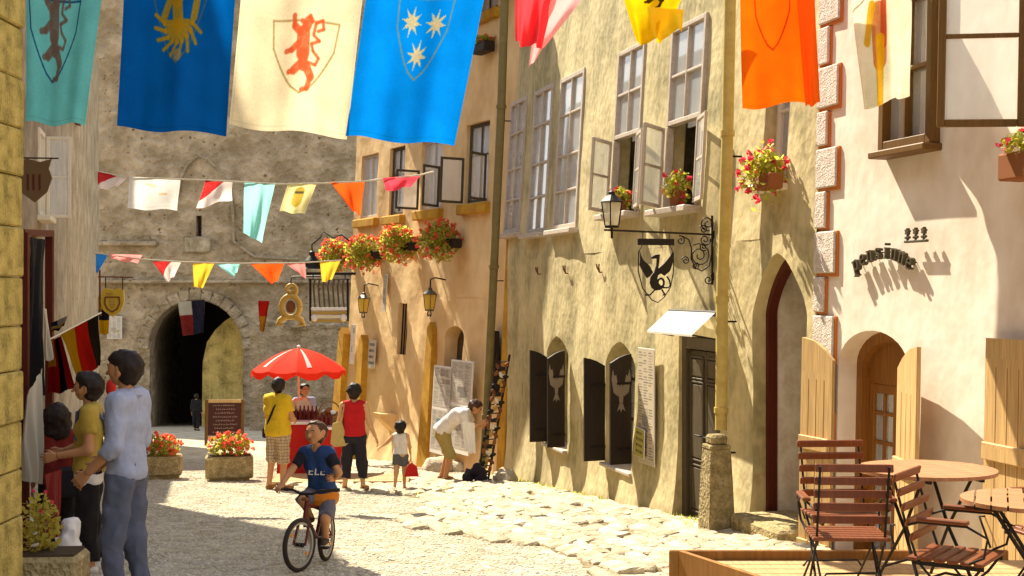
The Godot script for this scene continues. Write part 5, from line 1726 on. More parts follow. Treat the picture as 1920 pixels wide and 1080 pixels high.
func flags():
	mat("string", 0.62, 0.55, 0.42, 0.9)
	var brown := Color(0.45, 0.36, 0.24)
	var near := "large heraldic banners overhead"
	# four large banners, hung side by side about 8.5 m away
	var cy := Color(0.45, 0.80, 0.80)
	flag("banner", "turquoise banner with a faded brown lion shield beside the pillar", flag_mat("banner_turquoise", cloth_print(cy, shield(0.38, 0.43, 0.80, 0.34, Color(0.08, 0.25, 0.45)) + lion(0.38, 0.58, 0.66, Color(0.45, 0.36, 0.32)), [])),
		[[52, -180, 8.3], [212, -170, 8.35], [160, 236, 8.4], [49, 230, 8.3]], 0.03, 1.2, 0.5, near)
	var bl := Color(0.005, 0.37, 0.70)
	var gold := Color(0.72, 0.55, 0.10)
	var tail := []
	for i in 9:
		var a := PI * (0.02 + 0.96 * i / 8.0)
		tail.append([0.5, 0.52, 0.5 + cos(a) * 0.13, 0.52 + sin(a) * 0.09, 0.022, gold])
		tail.append([0.5 + cos(a) * 0.13, 0.52 + sin(a) * 0.09, 0.5 + cos(a + 0.25) * 0.22, 0.52 + sin(a + 0.25) * 0.15, 0.014, gold])
	var bird := tail + [[0.5, 0.52, 0.48, 0.44, 0.05, gold], [0.48, 0.44, 0.54, 0.38, 0.035, gold], [0.36, 0.50, 0.42, 0.40, 0.03, gold], [0.64, 0.50, 0.66, 0.42, 0.03, gold]]
	for q in [[0.34, 0.36], [0.74, 0.38], [0.51, 0.665]]: bird.append([q[0], q[1], q[0] + 0.001, q[1], 0.042, Color(0.62, 0.55, 0.38)])
	flag("banner", "deep blue banner with a golden fan-tailed bird in a shield", flag_mat("banner_blue", cloth_print(bl, shield(0.5, 0.22, 0.70, 0.27, Color(0.35, 0.42, 0.45), 0.006) + bird, [])),
		[[243, -190, 8.5], [452, -180, 8.5], [424, 253, 8.6], [221, 240, 8.5]], 0.030, 1.6, 1.4, near)
	var cr := Color(0.97, 0.90, 0.74)
	flag("banner", "cream banner with a red rampant lion in a shield", flag_mat("banner_cream", cloth_print(cr, shield(0.56, 0.52, 0.835, 0.275, Color(0.62, 0.52, 0.3), 0.006) + lion(0.56, 0.655, 0.52, Color(0.86, 0.36, 0.20)), [])),
		[[468, -190, 8.6], [700, -180, 8.6], [650, 258, 8.7], [430, 236, 8.6]], 0.028, 1.5, 2.2, near)
	var sky := Color(0.01, 0.52, 0.90)
	flag("banner", "bright blue banner with three pale stars in a shield", flag_mat("banner_sky", cloth_print(sky, shield(0.52, 0.40, 0.735, 0.235, Color(0.45, 0.52, 0.55), 0.007), [star(0.42, 0.50, 0.10, Color(0.86, 0.74, 0.52)), star(0.63, 0.505, 0.10, Color(0.86, 0.74, 0.52)), star(0.51, 0.635, 0.10, Color(0.86, 0.74, 0.52))])),
		[[714, -190, 8.7], [944, -180, 8.75], [852, 274, 8.8], [648, 256, 8.7]], 0.028, 1.5, 0.2, near)
	line_of("taut cord carrying the four large banners overhead", [at(-120, -178, 8.2), at(212, -183, 8.35), at(580, -188, 8.6), at(944, -186, 8.75), at(1700, -330, 9.5)], 0.006)
	# four folded banners above the olive and pink fronts
	var g2 := "folded banners above the house fronts"
	flag("folded_banner", "crimson and pink folded banner above the olive house windows", flag_mat("crimson", null, 0.75, 0.05, 0.06), [[963, -30, 12.0], [1050, -40, 12.1], [1016, 92, 12.0], [966, 80, 12.0]], 0.07, 1.6, 0.3, g2)
	flag("folded_banner", "pale pink corner of a folded banner beside the crimson one", flag_mat("pale_pink", null, 0.85, 0.42, 0.40), [[1012, -10, 12.12], [1108, -22, 12.2], [1018, 92, 12.1], [990, 130, 12.05]], 0.03, 1.0, 0.3, g2)
	flag("folded_banner", "golden yellow folded banner with a dark printed beast above the olive house", flag_mat("yellow_print", cloth_print(Color(0.98, 0.80, 0.06), lion(0.55, 0.30, 0.75, Color(0.25, 0.16, 0.04)), [])), [[1150, -60, 12.4], [1306, -60, 12.5], [1240, 78, 12.4], [1192, 82, 12.4]], 0.05, 1.4, 1.1, g2)
	flag("folded_banner", "bright yellow folded strip of banner in front of the olive wall", flag_mat("yellow_plain", null, 0.85, 0.60, 0.02), [[1212, 15, 12.3], [1282, 18, 12.35], [1278, 60, 12.3], [1222, 76, 12.3]], 0.05, 1.2, 0.6, g2)
	flag("folded_banner", "vivid orange banner with a faint shield in front of the downpipe", flag_mat("orange_flag", cloth_print(Color(1.0, 0.42, 0.03), shield(0.48, 0.30, 0.66, 0.26, Color(0.75, 0.16, 0.04), 0.009), [])), [[1386, -110, 11.8], [1512, -110, 11.9], [1516, 190, 11.8], [1391, 206, 11.8]], 0.03, 1.0, 2.0, g2)
	flag("folded_banner", "narrow folded edge strip beside the vivid orange banner", flag_mat("plain_orange", null, 0.95, 0.14, 0.006), [[1490, -40, 11.72], [1526, -42, 11.74], [1536, 194, 11.7], [1510, 200, 11.7]], 0.015, 1.0, 0.0, g2)
	flag("folded_banner", "white and gold folded banner with red print beside the quoins", flag_mat("white_gold", cloth_print(Color(0.98, 0.95, 0.82), [[0.42, 0.35, 0.36, 0.7, 0.10, Color(0.86, 0.5, 0.25)], [0.50, 0.3, 0.44, 0.6, 0.04, Color(0.8, 0.3, 0.15)], [0.20, 0.55, 0.34, 0.3, 0.05, Color(0.90, 0.68, 0.08)], [0.30, 1.0, 0.40, 0.55, 0.06, Color(0.90, 0.66, 0.06)]], [])), [[1590, -70, 11.2], [1712, -80, 11.3], [1710, 176, 11.2], [1622, 205, 11.2]], 0.045, 1.3, 2.6, g2)
	line_of("cord carrying the folded banners above the house fronts", [at(880, -40, 11.6), at(1130, -50, 12.2), at(1400, -90, 11.9), at(1720, -82, 11.3), at(1960, -150, 11.0)], 0.006)
	# middle string
	var g3 := "small flags on the middle string"
	var d := 19.0
	var mid := [[185, 322], [240, 333], [338, 336], [436, 340], [520, 345], [590, 344], [684, 340], [788, 328]]
	var pts := []
	for q in mid: pts.append(at(q[0], q[1], d))
	line_of("middle cord of small flags strung across to the apricot house", [at(178, 320, d)] + pts + [at(812, 322, d + 1.0)], 0.012)
	flag_mat("pennant_pink", null, 0.85, 0.30, 0.28); flag_mat("pennant_white", cloth_print(Color(0.99, 0.98, 0.94), [[0.35, 0.2, 0.5, 0.25, 0.03, Color(0.95, 0.85, 0.7)], [0.6, 0.5, 0.75, 0.5, 0.02, Color(0.9, 0.75, 0.5)]], [], 64, 48))
	flag_mat("pennant_teal", null, 0.30, 0.66, 0.62); flag_mat("pennant_cream", cloth_print(Color(0.98, 0.93, 0.66), [[0.5, 0.3, 0.5, 0.6, 0.18, Color(0.75, 0.62, 0.2)], [0.38, 0.3, 0.62, 0.3, 0.04, Color(0.3, 0.3, 0.25)]], [], 48, 48))
	flag_mat("pennant_orange", null, 0.86, 0.12, 0.015); flag_mat("pennant_rose", null, 0.72, 0.06, 0.09); flag_mat("pennant_yellow", null, 0.86, 0.58, 0.05); flag_mat("pennant_blue", null, 0.03, 0.24, 0.70); flag_mat("pennant_half", cloth_print(Color(0.98, 0.93, 0.90), [], [[PackedVector2Array([Vector2(0, 0), Vector2(0.7, 0), Vector2(0, 0.75)]), Color(0.80, 0.12, 0.12)]], 48, 48))
	flag("pennant", "red and white half-furled pennant at the grey house end of the middle cord", M.pennant_half, [[184, 322, d], [240, 333, d], [222, 350, d], [184, 357, d]], 0.03, 1.2, 0.4, g3)
	flag("pennant", "broad white flag with faint print on the middle cord", M.pennant_white, [[244, 331, d], [338, 337, d], [333, 394, d], [240, 392, d]], 0.025, 1.0, 1.2, g3)
	flag("pennant", "white pennant with crimson upper corner on the middle cord", M.pennant_half, [[386, 338, d], [436, 341, d], [434, 374, d], [368, 392, d]], 0.035, 1.1, 2.2, g3)
	flag("pennant", "long teal pennant twisting down from the middle cord", M.pennant_teal, [[459, 343, d], [516, 343, d], [490, 455, d], [457, 438, d]], 0.05, 1.3, 0.9, g3)
	flag("pennant", "cream flag with an olive shield on the middle cord", M.pennant_cream, [[540, 345, d], [594, 343, d], [572, 402, d], [524, 396, d]], 0.025, 1.0, 0.1, g3)
	flag("pennant", "vivid orange-red pointed pennant on the middle cord", M.pennant_orange, [[620, 342, d], [684, 339, d], [674, 404, d], [655, 390, d]], 0.035, 1.4, 2.0, g3)
	flag("pennant", "rose-red pennant blown flat at the apricot house end of the middle cord", M.pennant_rose, [[718, 334, d], [790, 327, d], [770, 350, d], [724, 360, d]], 0.03, 1.4, 1.0, g3)
	# far string
	var g4 := "small flags on the far string"
	d = 27.0
	line_of("far cord of small pennants strung in front of the gate tower", [at(176, 474, d), at(264, 486, d), at(340, 491, d), at(440, 494, d), at(560, 493, d), at(640, 488, d)], 0.014)
	flag("pennant", "small blue triangular pennant at the corner house end of the far cord", M.pennant_blue, [[180, 476, d], [203, 477, d], [185, 510, d], [180, 512, d]], 0.02, 1.0, 0.0, g4)
	flag("pennant", "coral pennant wrapped round the far cord", M.pennant_pink, [[206, 476, d], [266, 478, d], [258, 494, d], [210, 486, d]], 0.035, 1.5, 0.6, g4)
	flag("pennant", "pink pointed pennant with white tip on the far cord", M.pennant_half, [[286, 490, d], [340, 490, d], [326, 518, d], [314, 530, d]], 0.03, 1.3, 1.8, g4)
	flag("pennant", "yellow pennant on the far cord", M.pennant_yellow, [[362, 494, d], [402, 493, d], [380, 540, d], [364, 538, d]], 0.03, 1.2, 0.8, g4)
	flag("pennant", "pale teal triangular pennant on the far cord", M.pennant_teal, [[406, 495, d], [450, 494, d], [444, 510, d], [438, 520, d]], 0.025, 1.2, 1.4, g4)
	flag("pennant", "broad orange-red pennant on the far cord", M.pennant_orange, [[469, 494, d], [533, 493, d], [520, 526, d], [508, 533, d]], 0.03, 1.3, 2.4, g4)
	flag("pennant", "small pink pennant beside the hanging iron sign on the far cord", M.pennant_pink, [[534, 493, d], [572, 492, d], [574, 524, d], [558, 510, d]], 0.02, 1.3, 0.2, g4)
	flag("pennant", "bright yellow flag above the hanging iron sign on the far cord", M.pennant_yellow, [[600, 490, d], [638, 489, d], [622, 524, d], [604, 530, d]], 0.02, 1.2, 0.9, g4)
	# national flags by the shop and in the gateway
	var ger := cloth_print(Color(0.62, 0.44, 0.01), [], [[PackedVector2Array([Vector2(0.34, 0), Vector2(0.68, 0), Vector2(0.68, 1), Vector2(0.34, 1)]), Color(0.60, 0.02, 0.02)], [PackedVector2Array([Vector2(0.68, 0), Vector2(1, 0), Vector2(1, 1), Vector2(0.68, 1)]), Color(0.03, 0.02, 0.02)]], 96, 64)
	var gf := thing("flag_on_pole", "German flag of black, red and gold stripes on a slanting pole by the goods", "flag", Transform3D(Basis(), at(100, 640, 11.6)))
	var pb := MB.new()
	pb.tube([at(86, 640, 11.5), at(190, 586, 11.9)], 0.007, 6)
	part(gf, "pole", pb, M.cream_paint, Transform3D())
	part(gf, "cloth", cloth([[112, 628, 11.62], [186, 588, 11.88], [190, 684, 11.88], [143, 712, 11.62]], 0.03, 1.4, 0.8), flag_mat("german", ger), Transform3D())
	var rg := cloth_print(Color(0.45, 0.02, 0.02), [], [[PackedVector2Array([Vector2(0.45, 0), Vector2(0.75, 0), Vector2(0.75, 1), Vector2(0.45, 1)]), Color(0.015, 0.015, 0.02)], [PackedVector2Array([Vector2(0.0, 0), Vector2(0.35, 0), Vector2(0.35, 0.5), Vector2(0.0, 0.5)]), Color(0.55, 0.38, 0.02)]], 64, 64)
	flag("draped_flag", "second striped flag hanging in folds below the German flag", flag_mat("draped", rg), [[94, 640, 11.7], [114, 630, 11.72], [142, 730, 11.72], [90, 740, 11.7]], 0.03, 1.4, 0.8)
	var fl := cloth_print(Color(0.72, 0.68, 0.6), [], [[PackedVector2Array([Vector2(0, 0.4), Vector2(0.5, 0.4), Vector2(0.5, 1), Vector2(0, 1)]), Color(0.45, 0.07, 0.05)], [PackedVector2Array([Vector2(0.5, 0), Vector2(1, 0), Vector2(1, 1), Vector2(0.5, 1)]), Color(0.05, 0.05, 0.12)]], 48, 64)
	flag("gateway_flag", "white, red and dark blue flag hanging in the tower gateway arch", flag_mat("gateway", fl), [[334, 566, 67.2], [384, 562, 67.2], [382, 624, 67.2], [343, 630, 67.2]], 0.1, 1.2, 0.3)
	var by := cloth_print(Color(0.72, 0.53, 0.02), [], [[PackedVector2Array([Vector2(0, 0.35), Vector2(1, 0.35), Vector2(1, 0.62), Vector2(0, 0.62)]), Color(0.02, 0.03, 0.12)]], 32, 64)
	flag("hanging_flag", "narrow yellow and navy flag hanging below the yellow shield sign", flag_mat("yellow_navy", by), [[184, 556, 30.5], [206, 556, 30.5], [205, 627, 30.5], [187, 627, 30.5]], 0.03, 1.0, 0.3)
	var sm := cloth_print(Color(0.5, 0.45, 0.4), [], [[PackedVector2Array([Vector2(0, 0), Vector2(0.4, 0), Vector2(0.4, 0.5), Vector2(0, 0.5)]), Color(0.03, 0.03, 0.13)], [PackedVector2Array([Vector2(0, 0.55), Vector2(1, 0.5), Vector2(1, 0.7), Vector2(0, 0.75)]), Color(0.55, 0.42, 0.05)], [PackedVector2Array([Vector2(0, 0.8), Vector2(1, 0.7), Vector2(1, 1), Vector2(0, 1)]), Color(0.1, 0.02, 0.03)]], 48, 32)
	flag("table_flag", "small blue and white flag on a stick above the German flag", flag_mat("small_flag", sm), [[96, 606, 12.0], [126, 592, 12.0], [122, 612, 12.0], [97, 624, 12.0]], 0.015, 1.0, 0.3)

# ---------- plants
# leaves and blossoms scattered through an ellipsoid (world axes); mode: 0 red geraniums, 1 pink
func bush(P: Node3D, c: Vector3, r: Vector3, leaves: int, blooms: int, ls: float, bs: float, sd: int, petal = null, droop := 0.0, leaf_mat = null):
	var q := RandomNumberGenerator.new()
	q.seed = sd
	var lf := MB.new()
	var ld := MB.new()
	for i in leaves:
		var d := Vector3(q.randfn(), q.randfn(), q.randfn()).normalized() * pow(q.randf(), 0.45)
		var p: Vector3 = c + d * r - Vector3.UP * droop * max(0.0, d.length() - 0.5) * q.randf()
		var B := Basis(Vector3(q.randfn(), q.randfn(), q.randfn()).normalized(), q.randf() * TAU)
		var s := ls * q.randf_range(0.6, 1.3)
		var t := ld if q.randf() < 0.35 else lf
		var pts := [Vector3(0, 0, -s), Vector3(s * 0.75, 0.1 * s, -s * 0.3), Vector3(s * 0.7, 0.12 * s, s * 0.55), Vector3(0, -0.05 * s, s), Vector3(-s * 0.7, 0.12 * s, s * 0.55), Vector3(-s * 0.75, 0.1 * s, -s * 0.3)]
		for k in 6: t.tri(p, p + B * pts[k], p + B * pts[(k + 1) % 6])
	part(P, "foliage", lf, leaf_mat if leaf_mat else M.leaf, Transform3D(), true)
	part(P, "older_leaves", ld, M.leaf_dark, Transform3D(), true)
	if blooms == 0: return
	var bl := MB.new()
	var stm := MB.new()
	for i in blooms:
		var d := Vector3(q.randfn(), q.randfn() + 0.25, q.randfn()).normalized() * q.randf_range(0.85, 1.15)
		var p: Vector3 = c + d * r - Vector3.UP * droop * max(0.0, d.length() - 0.6) * q.randf()
		stm.tube([c + d * r * 0.4, p], 0.004, 4, false)
		for k in 9:
			var e: Vector3 = p + Vector3(q.randfn(), q.randfn(), q.randfn()).normalized() * bs * 0.6
			var B := Basis(Vector3(q.randfn(), q.randfn(), q.randfn()).normalized(), q.randf() * TAU)
			var s := bs * q.randf_range(0.4, 0.62)
			var pts := []
			for m in 5: pts.append(e + B * (Vector3(cos(TAU * m / 5), 0.25, sin(TAU * m / 5)) * s))
			for m in 5: bl.tri(e, pts[m], pts[(m + 1) % 5])
	part(P, "blossoms", bl, petal if petal else M.petal_red, Transform3D(), true)
	part(P, "flower_stems", stm, M.stem, Transform3D(), true)
func plants():
	# two stone tubs with geraniums in the street
	for q in [[304, 898, 0.70, 0.42, "stone tub of red geraniums standing beside the man in jeans"], [430, 901, 0.82, 0.46, "wider stone tub of red geraniums in front of the menu board"]]:
		var g := ground(q[0], q[1])
		var T := yaw(g, 12)
		var P := thing("flower_tub", q[4], "planter", T, "stone flower tubs in the street")
		var w: float = q[2]
		var b := MB.new()
		b.box(Transform3D().translated(Vector3(0, 0.25, 0)), Vector3(w, q[3] - 0.08, 0.5), 0.03)
		b.box(Transform3D().translated(Vector3(0, 0.035, 0)), Vector3(w * 0.84, 0.10, 0.4), 0.01)
		part(P, "tub", b, M.trough_stone)
		part(P, "soil", boxed(Vector3(0, q[3] - 0.02, 0), Vector3(w * 0.9, 0.03, 0.42)), M.soil)
		bush(P, g + Vector3(0, q[3] + 0.18, 0), Vector3(w * 0.46, 0.22, 0.26), 560, 70, 0.034, 0.042, int(q[0]), null, 0.12)
	# trough with a straggly plant at the lower left
	var g := foot(97, 8.9)
	var P := thing("planter_trough", "weathered stone trough with a straggly dry plant beside the pillar", "planter", yaw(g, 4))
	var b := MB.new()
	b.box(Transform3D().translated(Vector3(0, 0.12, -0.02)), Vector3(0.42, 0.56, 0.36), 0.03)
	part(P, "trough", b, M.trough_stone)
	part(P, "soil", boxed(Vector3(0, 0.405, -0.02), Vector3(0.35, 0.02, 0.3)), M.soil)
	bush(P, g + Vector3(-0.08, 0.58, 0), Vector3(0.15, 0.22, 0.15), 420, 8, 0.020, 0.018, 5, M.petal_pink, 0.0, M.leaf_dark)
	# boxes on the apricot house
	var k := 0
	for q in [[648, 478, 56, 62, "leftmost"], [700, 472, 62, 70, "second"], [766, 456, 62, 72, "third"], [846, 450, 66, 72, "last"]]:
		var uv := on(OU, q[0] + 14, q[1] + 6)
		var W := OU * Transform3D(Basis(), Vector3(uv.x, uv.y, 0))
		var nm: String = ["red geranium box at the corner of the apricot house", "red geranium box above the apricot wall lantern nearest the corner", "red geranium box above the barred slit window", "red geranium box beside the downpipe on the apricot house"][k]
		var pbx := thing("window_box", nm, "flower box", W, "geranium boxes on the apricot house")
		part(pbx, "box", boxed(Vector3(0.1, -0.02, 0.2), Vector3(0.62, 0.18, 0.2), 0.02), M.black_wood)
		part(pbx, "bracket", boxed(Vector3(0.1, -0.08, 0.07), Vector3(0.05, 0.05, 0.14), 0.005), M.iron)
		var s := OU * Vector3(uv.x - 0.05, uv.y + 0.05, 0.42)
		bush(pbx, s, Vector3(0.44, 0.42, 0.30), 950, 92, 0.040, 0.046, 60 + k, null, 0.15)
		k += 1
	# sills of the olive house
	for q in [[1163, 372, 0.16, 0.15, 0.14, "pink flowers on the sill of the open window above the lantern", 1], [1270, 352, 0.2, 0.22, 0.14, "yellow-green trailing pot plant with pink blooms on the open window sill", 1]]:
		var uv := on(RU, q[0], q[1], 0.12)
		var W := RU * Transform3D(Basis(), Vector3(uv.x, uv.y, 0.12))
		var pp := thing("sill_plant", q[5], "potted plant", W)
		var pot := MB.new()
		pot.lathe(Transform3D(), [Vector2(0.0, -0.24), Vector2(0.07, -0.24), Vector2(0.10, -0.06), Vector2(0.11, -0.06), Vector2(0.11, -0.03), Vector2(0.0, -0.03)], 14)
		part(pp, "pot", pot, M.terracotta)
		bush(pp, W.origin + Vector3(0, 0.04, 0), Vector3(q[2], q[3], q[4]), 240, 16, 0.03, 0.038, int(q[0]), M.petal_pink, 0.15)
	var uv := on(RU, 1440, 320, 0.15)
	var W := RU * Transform3D(Basis(), Vector3(uv.x, uv.y, 0.15))
	var pp := thing("hanging_geranium", "trailing red and crimson geranium on the sill above the pointed doorway", "potted plant", W)
	part(pp, "box", boxed(Vector3(0.05, -0.12, 0.02), Vector3(0.4, 0.16, 0.16), 0.015), M.terracotta)
	bush(pp, W.origin + Vector3(-0.05, 0.06, 0.02), Vector3(0.26, 0.26, 0.2), 420, 34, 0.030, 0.042, 88, M.petal_pink, 0.55)
	uv = on(PK, 1912, 300, 0.14)
	W = PK * Transform3D(Basis(), Vector3(uv.x, uv.y, 0.14))
	pp = thing("balcony_box", "terracotta box with pale and crimson flowers on the pink wall", "flower box", W)
	part(pp, "box", boxed(Vector3(0.12, -0.05, 0), Vector3(0.5, 0.2, 0.2), 0.015), M.terracotta)
	bush(pp, W.origin + Vector3(0.05, 0.13, 0.04), Vector3(0.2, 0.11, 0.14), 220, 12, 0.026, 0.03, 99, M.petal_pink, 0.05)
	# high box half hidden by the bright blue banner
	uv = on(OU, 906, 84, 0.2)
	W = OU * Transform3D(Basis(), Vector3(uv.x, uv.y, 0.2))
	pp = thing("upper_window_box", "dark window box with red flowers high beside the downpipe", "flower box", W)
	part(pp, "box", boxed(Vector3(0, -0.06, 0), Vector3(0.6, 0.2, 0.24), 0.02), M.black_wood)
	bush(pp, W.origin + Vector3(0, 0.1, 0), Vector3(0.26, 0.1, 0.14), 200, 14, 0.03, 0.035, 101, null, 0.05)
	# weeds along the foot of the olive wall
	var wm := MB.new()
	var r := RandomNumberGenerator.new()
	r.seed = 15
	for i in 900:
		var cl: float = [0.4, 1.3, 2.2, 3.4, 4.6, 5.6, 9.4, 11.4][r.randi() % 8]
		var p := R0 * Vector3(cl + r.randfn() * 0.3, 0, 0.16 + abs(r.randfn()) * (0.10 if r.randf() < 0.8 else 1.2))
		p.y = gy(p.z)
		var a := r.randf() * TAU
		var h := r.randf_range(0.03, 0.09)
		var s := Vector3(cos(a), 0, sin(a))
		wm.tri(p - s.cross(Vector3.UP) * 0.012, p + s.cross(Vector3.UP) * 0.012, p + s * h * 0.6 + Vector3.UP * h)
	var wo := solo("weeds", wm, M.leaf, "low green weeds sprouting along the foot of the olive wall", "weeds")
	wo.set_meta("kind", "stuff")

# ---------- iron signs and lamps
func spiral(c: Vector3, r0: float, turns: float, start: float, X: Vector3, Y: Vector3, n := 22) -> Array:
	var p := []
	for i in n + 1:
		var t := float(i) / n
		var a := start + TAU * turns * t
		p.append(c + (X * cos(a) + Y * sin(a)) * r0 * (1.0 - 0.82 * t))
	return p
func lantern(P: Node3D, W: Transform3D, s: float, glass, m = null):   # four-sided lantern, origin at its foot
	var f := MB.new()
	var fm = m if m else M.iron
	f.box(Transform3D().translated(Vector3(0, 0.03, 0) * s), Vector3(0.16, 0.04, 0.16) * s, 0.006)
	for x in [-1, 1]:
		for z in [-1, 1]: f.bar(Vector3(x * 0.075, 0.05, z * 0.075) * s, Vector3(x * 0.11, 0.40, z * 0.11) * s, 0.018 * s, 0.018 * s)
	part(P, "lantern_frame", f, fm, W)
	var g := MB.new()
	for q in [[-1, -1, 1, -1], [1, -1, 1, 1], [1, 1, -1, 1], [-1, 1, -1, -1]]:
		g.quad(Vector3(q[0] * 0.072, 0.05, q[1] * 0.072) * s, Vector3(q[2] * 0.072, 0.05, q[3] * 0.072) * s, Vector3(q[2] * 0.105, 0.40, q[3] * 0.105) * s, Vector3(q[0] * 0.105, 0.40, q[1] * 0.105) * s)
	part(P, "lantern_glass", g, glass, W)
	var c := MB.new()
	c.lathe(Transform3D(Basis(Vector3.UP, PI / 4).scaled(Vector3(1, 1, 1) * s), Vector3.ZERO), [Vector2(0.175, 0.40), Vector2(0.17, 0.42), Vector2(0.09, 0.50), Vector2(0.05, 0.52), Vector2(0.05, 0.56), Vector2(0.0, 0.60)], 4, false)
	part(P, "lantern_cap", c, fm, W)
func signs():
	# bracket standing out from the olive wall: x of BW runs out along the wall's normal (to the left in view)
	var hp := on(R0, 1337, 440)
	var o := R0 * Vector3(hp.x, hp.y, 0.0)
	var n := R0.basis.z
	var BW := Transform3D(Basis(n, Vector3.UP, n.cross(Vector3.UP)), o)
	var L := 1.32
	var P := thing("iron_bracket", "scrolled wrought iron bracket holding the bird sign out from the olive wall", "bracket", BW)
	var b := MB.new()
	b.bar(Vector3(0, 0.0, 0), Vector3(L, 0.04, 0), 0.022, 0.022)
	part(P, "arm", b, M.iron)
	b = MB.new()
	b.bar(Vector3(0.012, -0.58, 0), Vector3(0.012, 0.22, 0), 0.02, 0.02)
	part(P, "wall_bar", b, M.iron)
	for y in [0.0, -0.48]: part(P, "wall_plate", boxed(Vector3(0.0, y, 0), Vector3(0.03, 0.09, 0.06), 0.006), M.iron)
	var X := Vector3.RIGHT
	var Y := Vector3.UP
	for q in [[0.40, -0.07, 0.055, 1.4, 1.2], [0.34, -0.30, 0.05, 1.5, 0.2], [0.10, -0.06, 0.07, 1.5, 3.0], [0.17, -0.24, 0.14, 1.9, 1.0], [0.06, -0.52, 0.06, 1.5, 2.0], [0.07, 0.13, 0.09, 1.6, 4.4], [0.12, 0.06, 0.05, 1.5, 0.4], [0.12, -0.14, 0.05, 1.4, 4.0], [0.22, -0.36, 0.045, 1.4, 2.0]]:
		b = MB.new()
		b.tube(spiral(Vector3(q[0], q[1], 0), q[2], q[3], q[4], X, Y), 0.008, 5)
		part(P, "scroll", b, M.iron)
	b = MB.new()
	b.tube([Vector3(0.38, -0.02, 0), Vector3(0.30, -0.06, 0), Vector3(0.265, -0.16, 0), Vector3(0.27, -0.28, 0), Vector3(0.22, -0.38, 0), Vector3(0.14, -0.42, 0), Vector3(0.05, -0.36, 0), Vector3(0.012, -0.2, 0)], 0.009, 5)
	part(P, "scroll", b, M.iron)
	# lamp standing on the bracket's tip
	var lp := thing("street_lantern", "black iron street lantern with clear panes on the bracket's tip", "lantern", BW * Transform3D(Basis(Vector3.UP, 0.3), Vector3(L - 0.09, 0.055, 0)))
	lantern(lp, lp.transform * Transform3D(Basis(), Vector3(0, 0.0, 0)), 0.74, M.lamp_glass)
	b = MB.new()
	b.tube([Vector3(0, -0.11, 0), Vector3(0, 0.03, 0)], 0.014, 6)
	part(lp, "stem", b, M.iron)
	# hanging sign with the long-necked bird; local x to the right in view
	var SW := BW * Transform3D(Basis(Vector3.UP, PI), Vector3(0.70, 0.0, 0))
	var S := thing("bird_sign", "black iron sign of a long-necked bird with raised wings in a shield outline", "sign", SW)
	part(S, "name_board", boxed(Vector3(0, -0.09, 0), Vector3(0.44, 0.075, 0.03), 0.005), M.iron)
	for x in [-0.16, 0.16]:
		b = MB.new()
		b.tube([Vector3(x, 0.02, 0), Vector3(x, -0.06, 0)], 0.005, 5)
		part(S, "hanger", b, M.iron)
		b = MB.new()
		b.tube([Vector3(x, -0.12, 0), Vector3(x * 1.3, -0.2, 0)], 0.005, 5)
		part(S, "hanger", b, M.iron)
	b = MB.new()
	b.tube([Vector3(-0.21, -0.2, 0), Vector3(-0.215, -0.42, 0), Vector3(-0.16, -0.62, 0), Vector3(-0.05, -0.75, 0), Vector3(0.02, -0.78, 0), Vector3(0.1, -0.72, 0), Vector3(0.18, -0.6, 0), Vector3(0.215, -0.42, 0), Vector3(0.21, -0.2, 0)], 0.007, 5)
	part(S, "shield_outline", b, M.iron)
	var bird := MB.new()
	var Z := Transform3D(Basis(), Vector3(0, -0.42, -0.008))
	var sc := 0.00375
	var outl := func(pts: Array) -> PackedVector2Array:
		var r := PackedVector2Array()
		for q in pts: r.append(Vector2((q[0] - 448) * 0.00112, (720 - q[1]) * 0.00112 + 0.0))
		return r
	bird.prism(Z, outl.call([[272, 512], [285, 560], [310, 610], [380, 670], [415, 735], [385, 770], [352, 795], [310, 735], [270, 660], [278, 600]]), 0.016)
	bird.prism(Z, outl.call([[628, 518], [636, 600], [622, 660], [600, 720], [540, 770], [500, 745], [455, 740], [480, 690], [540, 640], [600, 570]]), 0.016)
	bird.prism(Z, outl.call([[395, 580], [440, 556], [490, 550], [482, 620], [472, 690], [500, 745], [470, 765], [460, 800], [470, 840], [500, 870], [540, 850], [530, 890], [490, 915], [440, 920], [400, 890], [380, 840], [390, 780], [430, 730], [452, 660], [456, 595], [405, 598]]), 0.018)
	part(S, "bird_body", bird, M.iron)
	b = MB.new()
	var ring := []
	for i in 15: ring.append(Z * Vector3((500 - 448 + 34 * cos(TAU * i / 14.0)) * 0.00112, (720 - 840 + 44 * sin(TAU * i / 14.0)) * 0.00112, 0.008))
	b.tube(ring, 0.014, 5)
	b.tube([Z * Vector3(0.08, -0.19, 0.008), Z * Vector3(0.15, -0.19, 0.008), Z * Vector3(0.175, -0.16, 0.008), Z * Vector3(0.165, -0.11, 0.008), Z * Vector3(0.13, -0.06, 0.008)], 0.010, 5)
	part(S, "tail", b, M.iron)
	for x in [-1, 1]:
		b = MB.new()
		b.tube([Z * Vector3(0.03 + x * 0.04, -0.21, 0.008), Z * Vector3(0.02 + x * 0.09, -0.27, 0.008), Z * Vector3(0.0 + x * 0.11 - 0.02, -0.275, 0.008)], 0.011, 5)
		part(S, "claw", b, M.iron)
	# pension sign on the pink wall: letters on an arc, standing off the wall
	var c := on(PK, 1654, 562, 0.055)
	var Q := thing("lettered_sign", "arched black iron lettering reading pensiune on the pink wall", "sign", PK * Transform3D(Basis(), Vector3(c.x, c.y, 0.055)))
	var f := SystemFont.new()
	f.font_names = PackedStringArray(["Droid Serif"])
	var word := "pensiune"
	var rad := 0.62
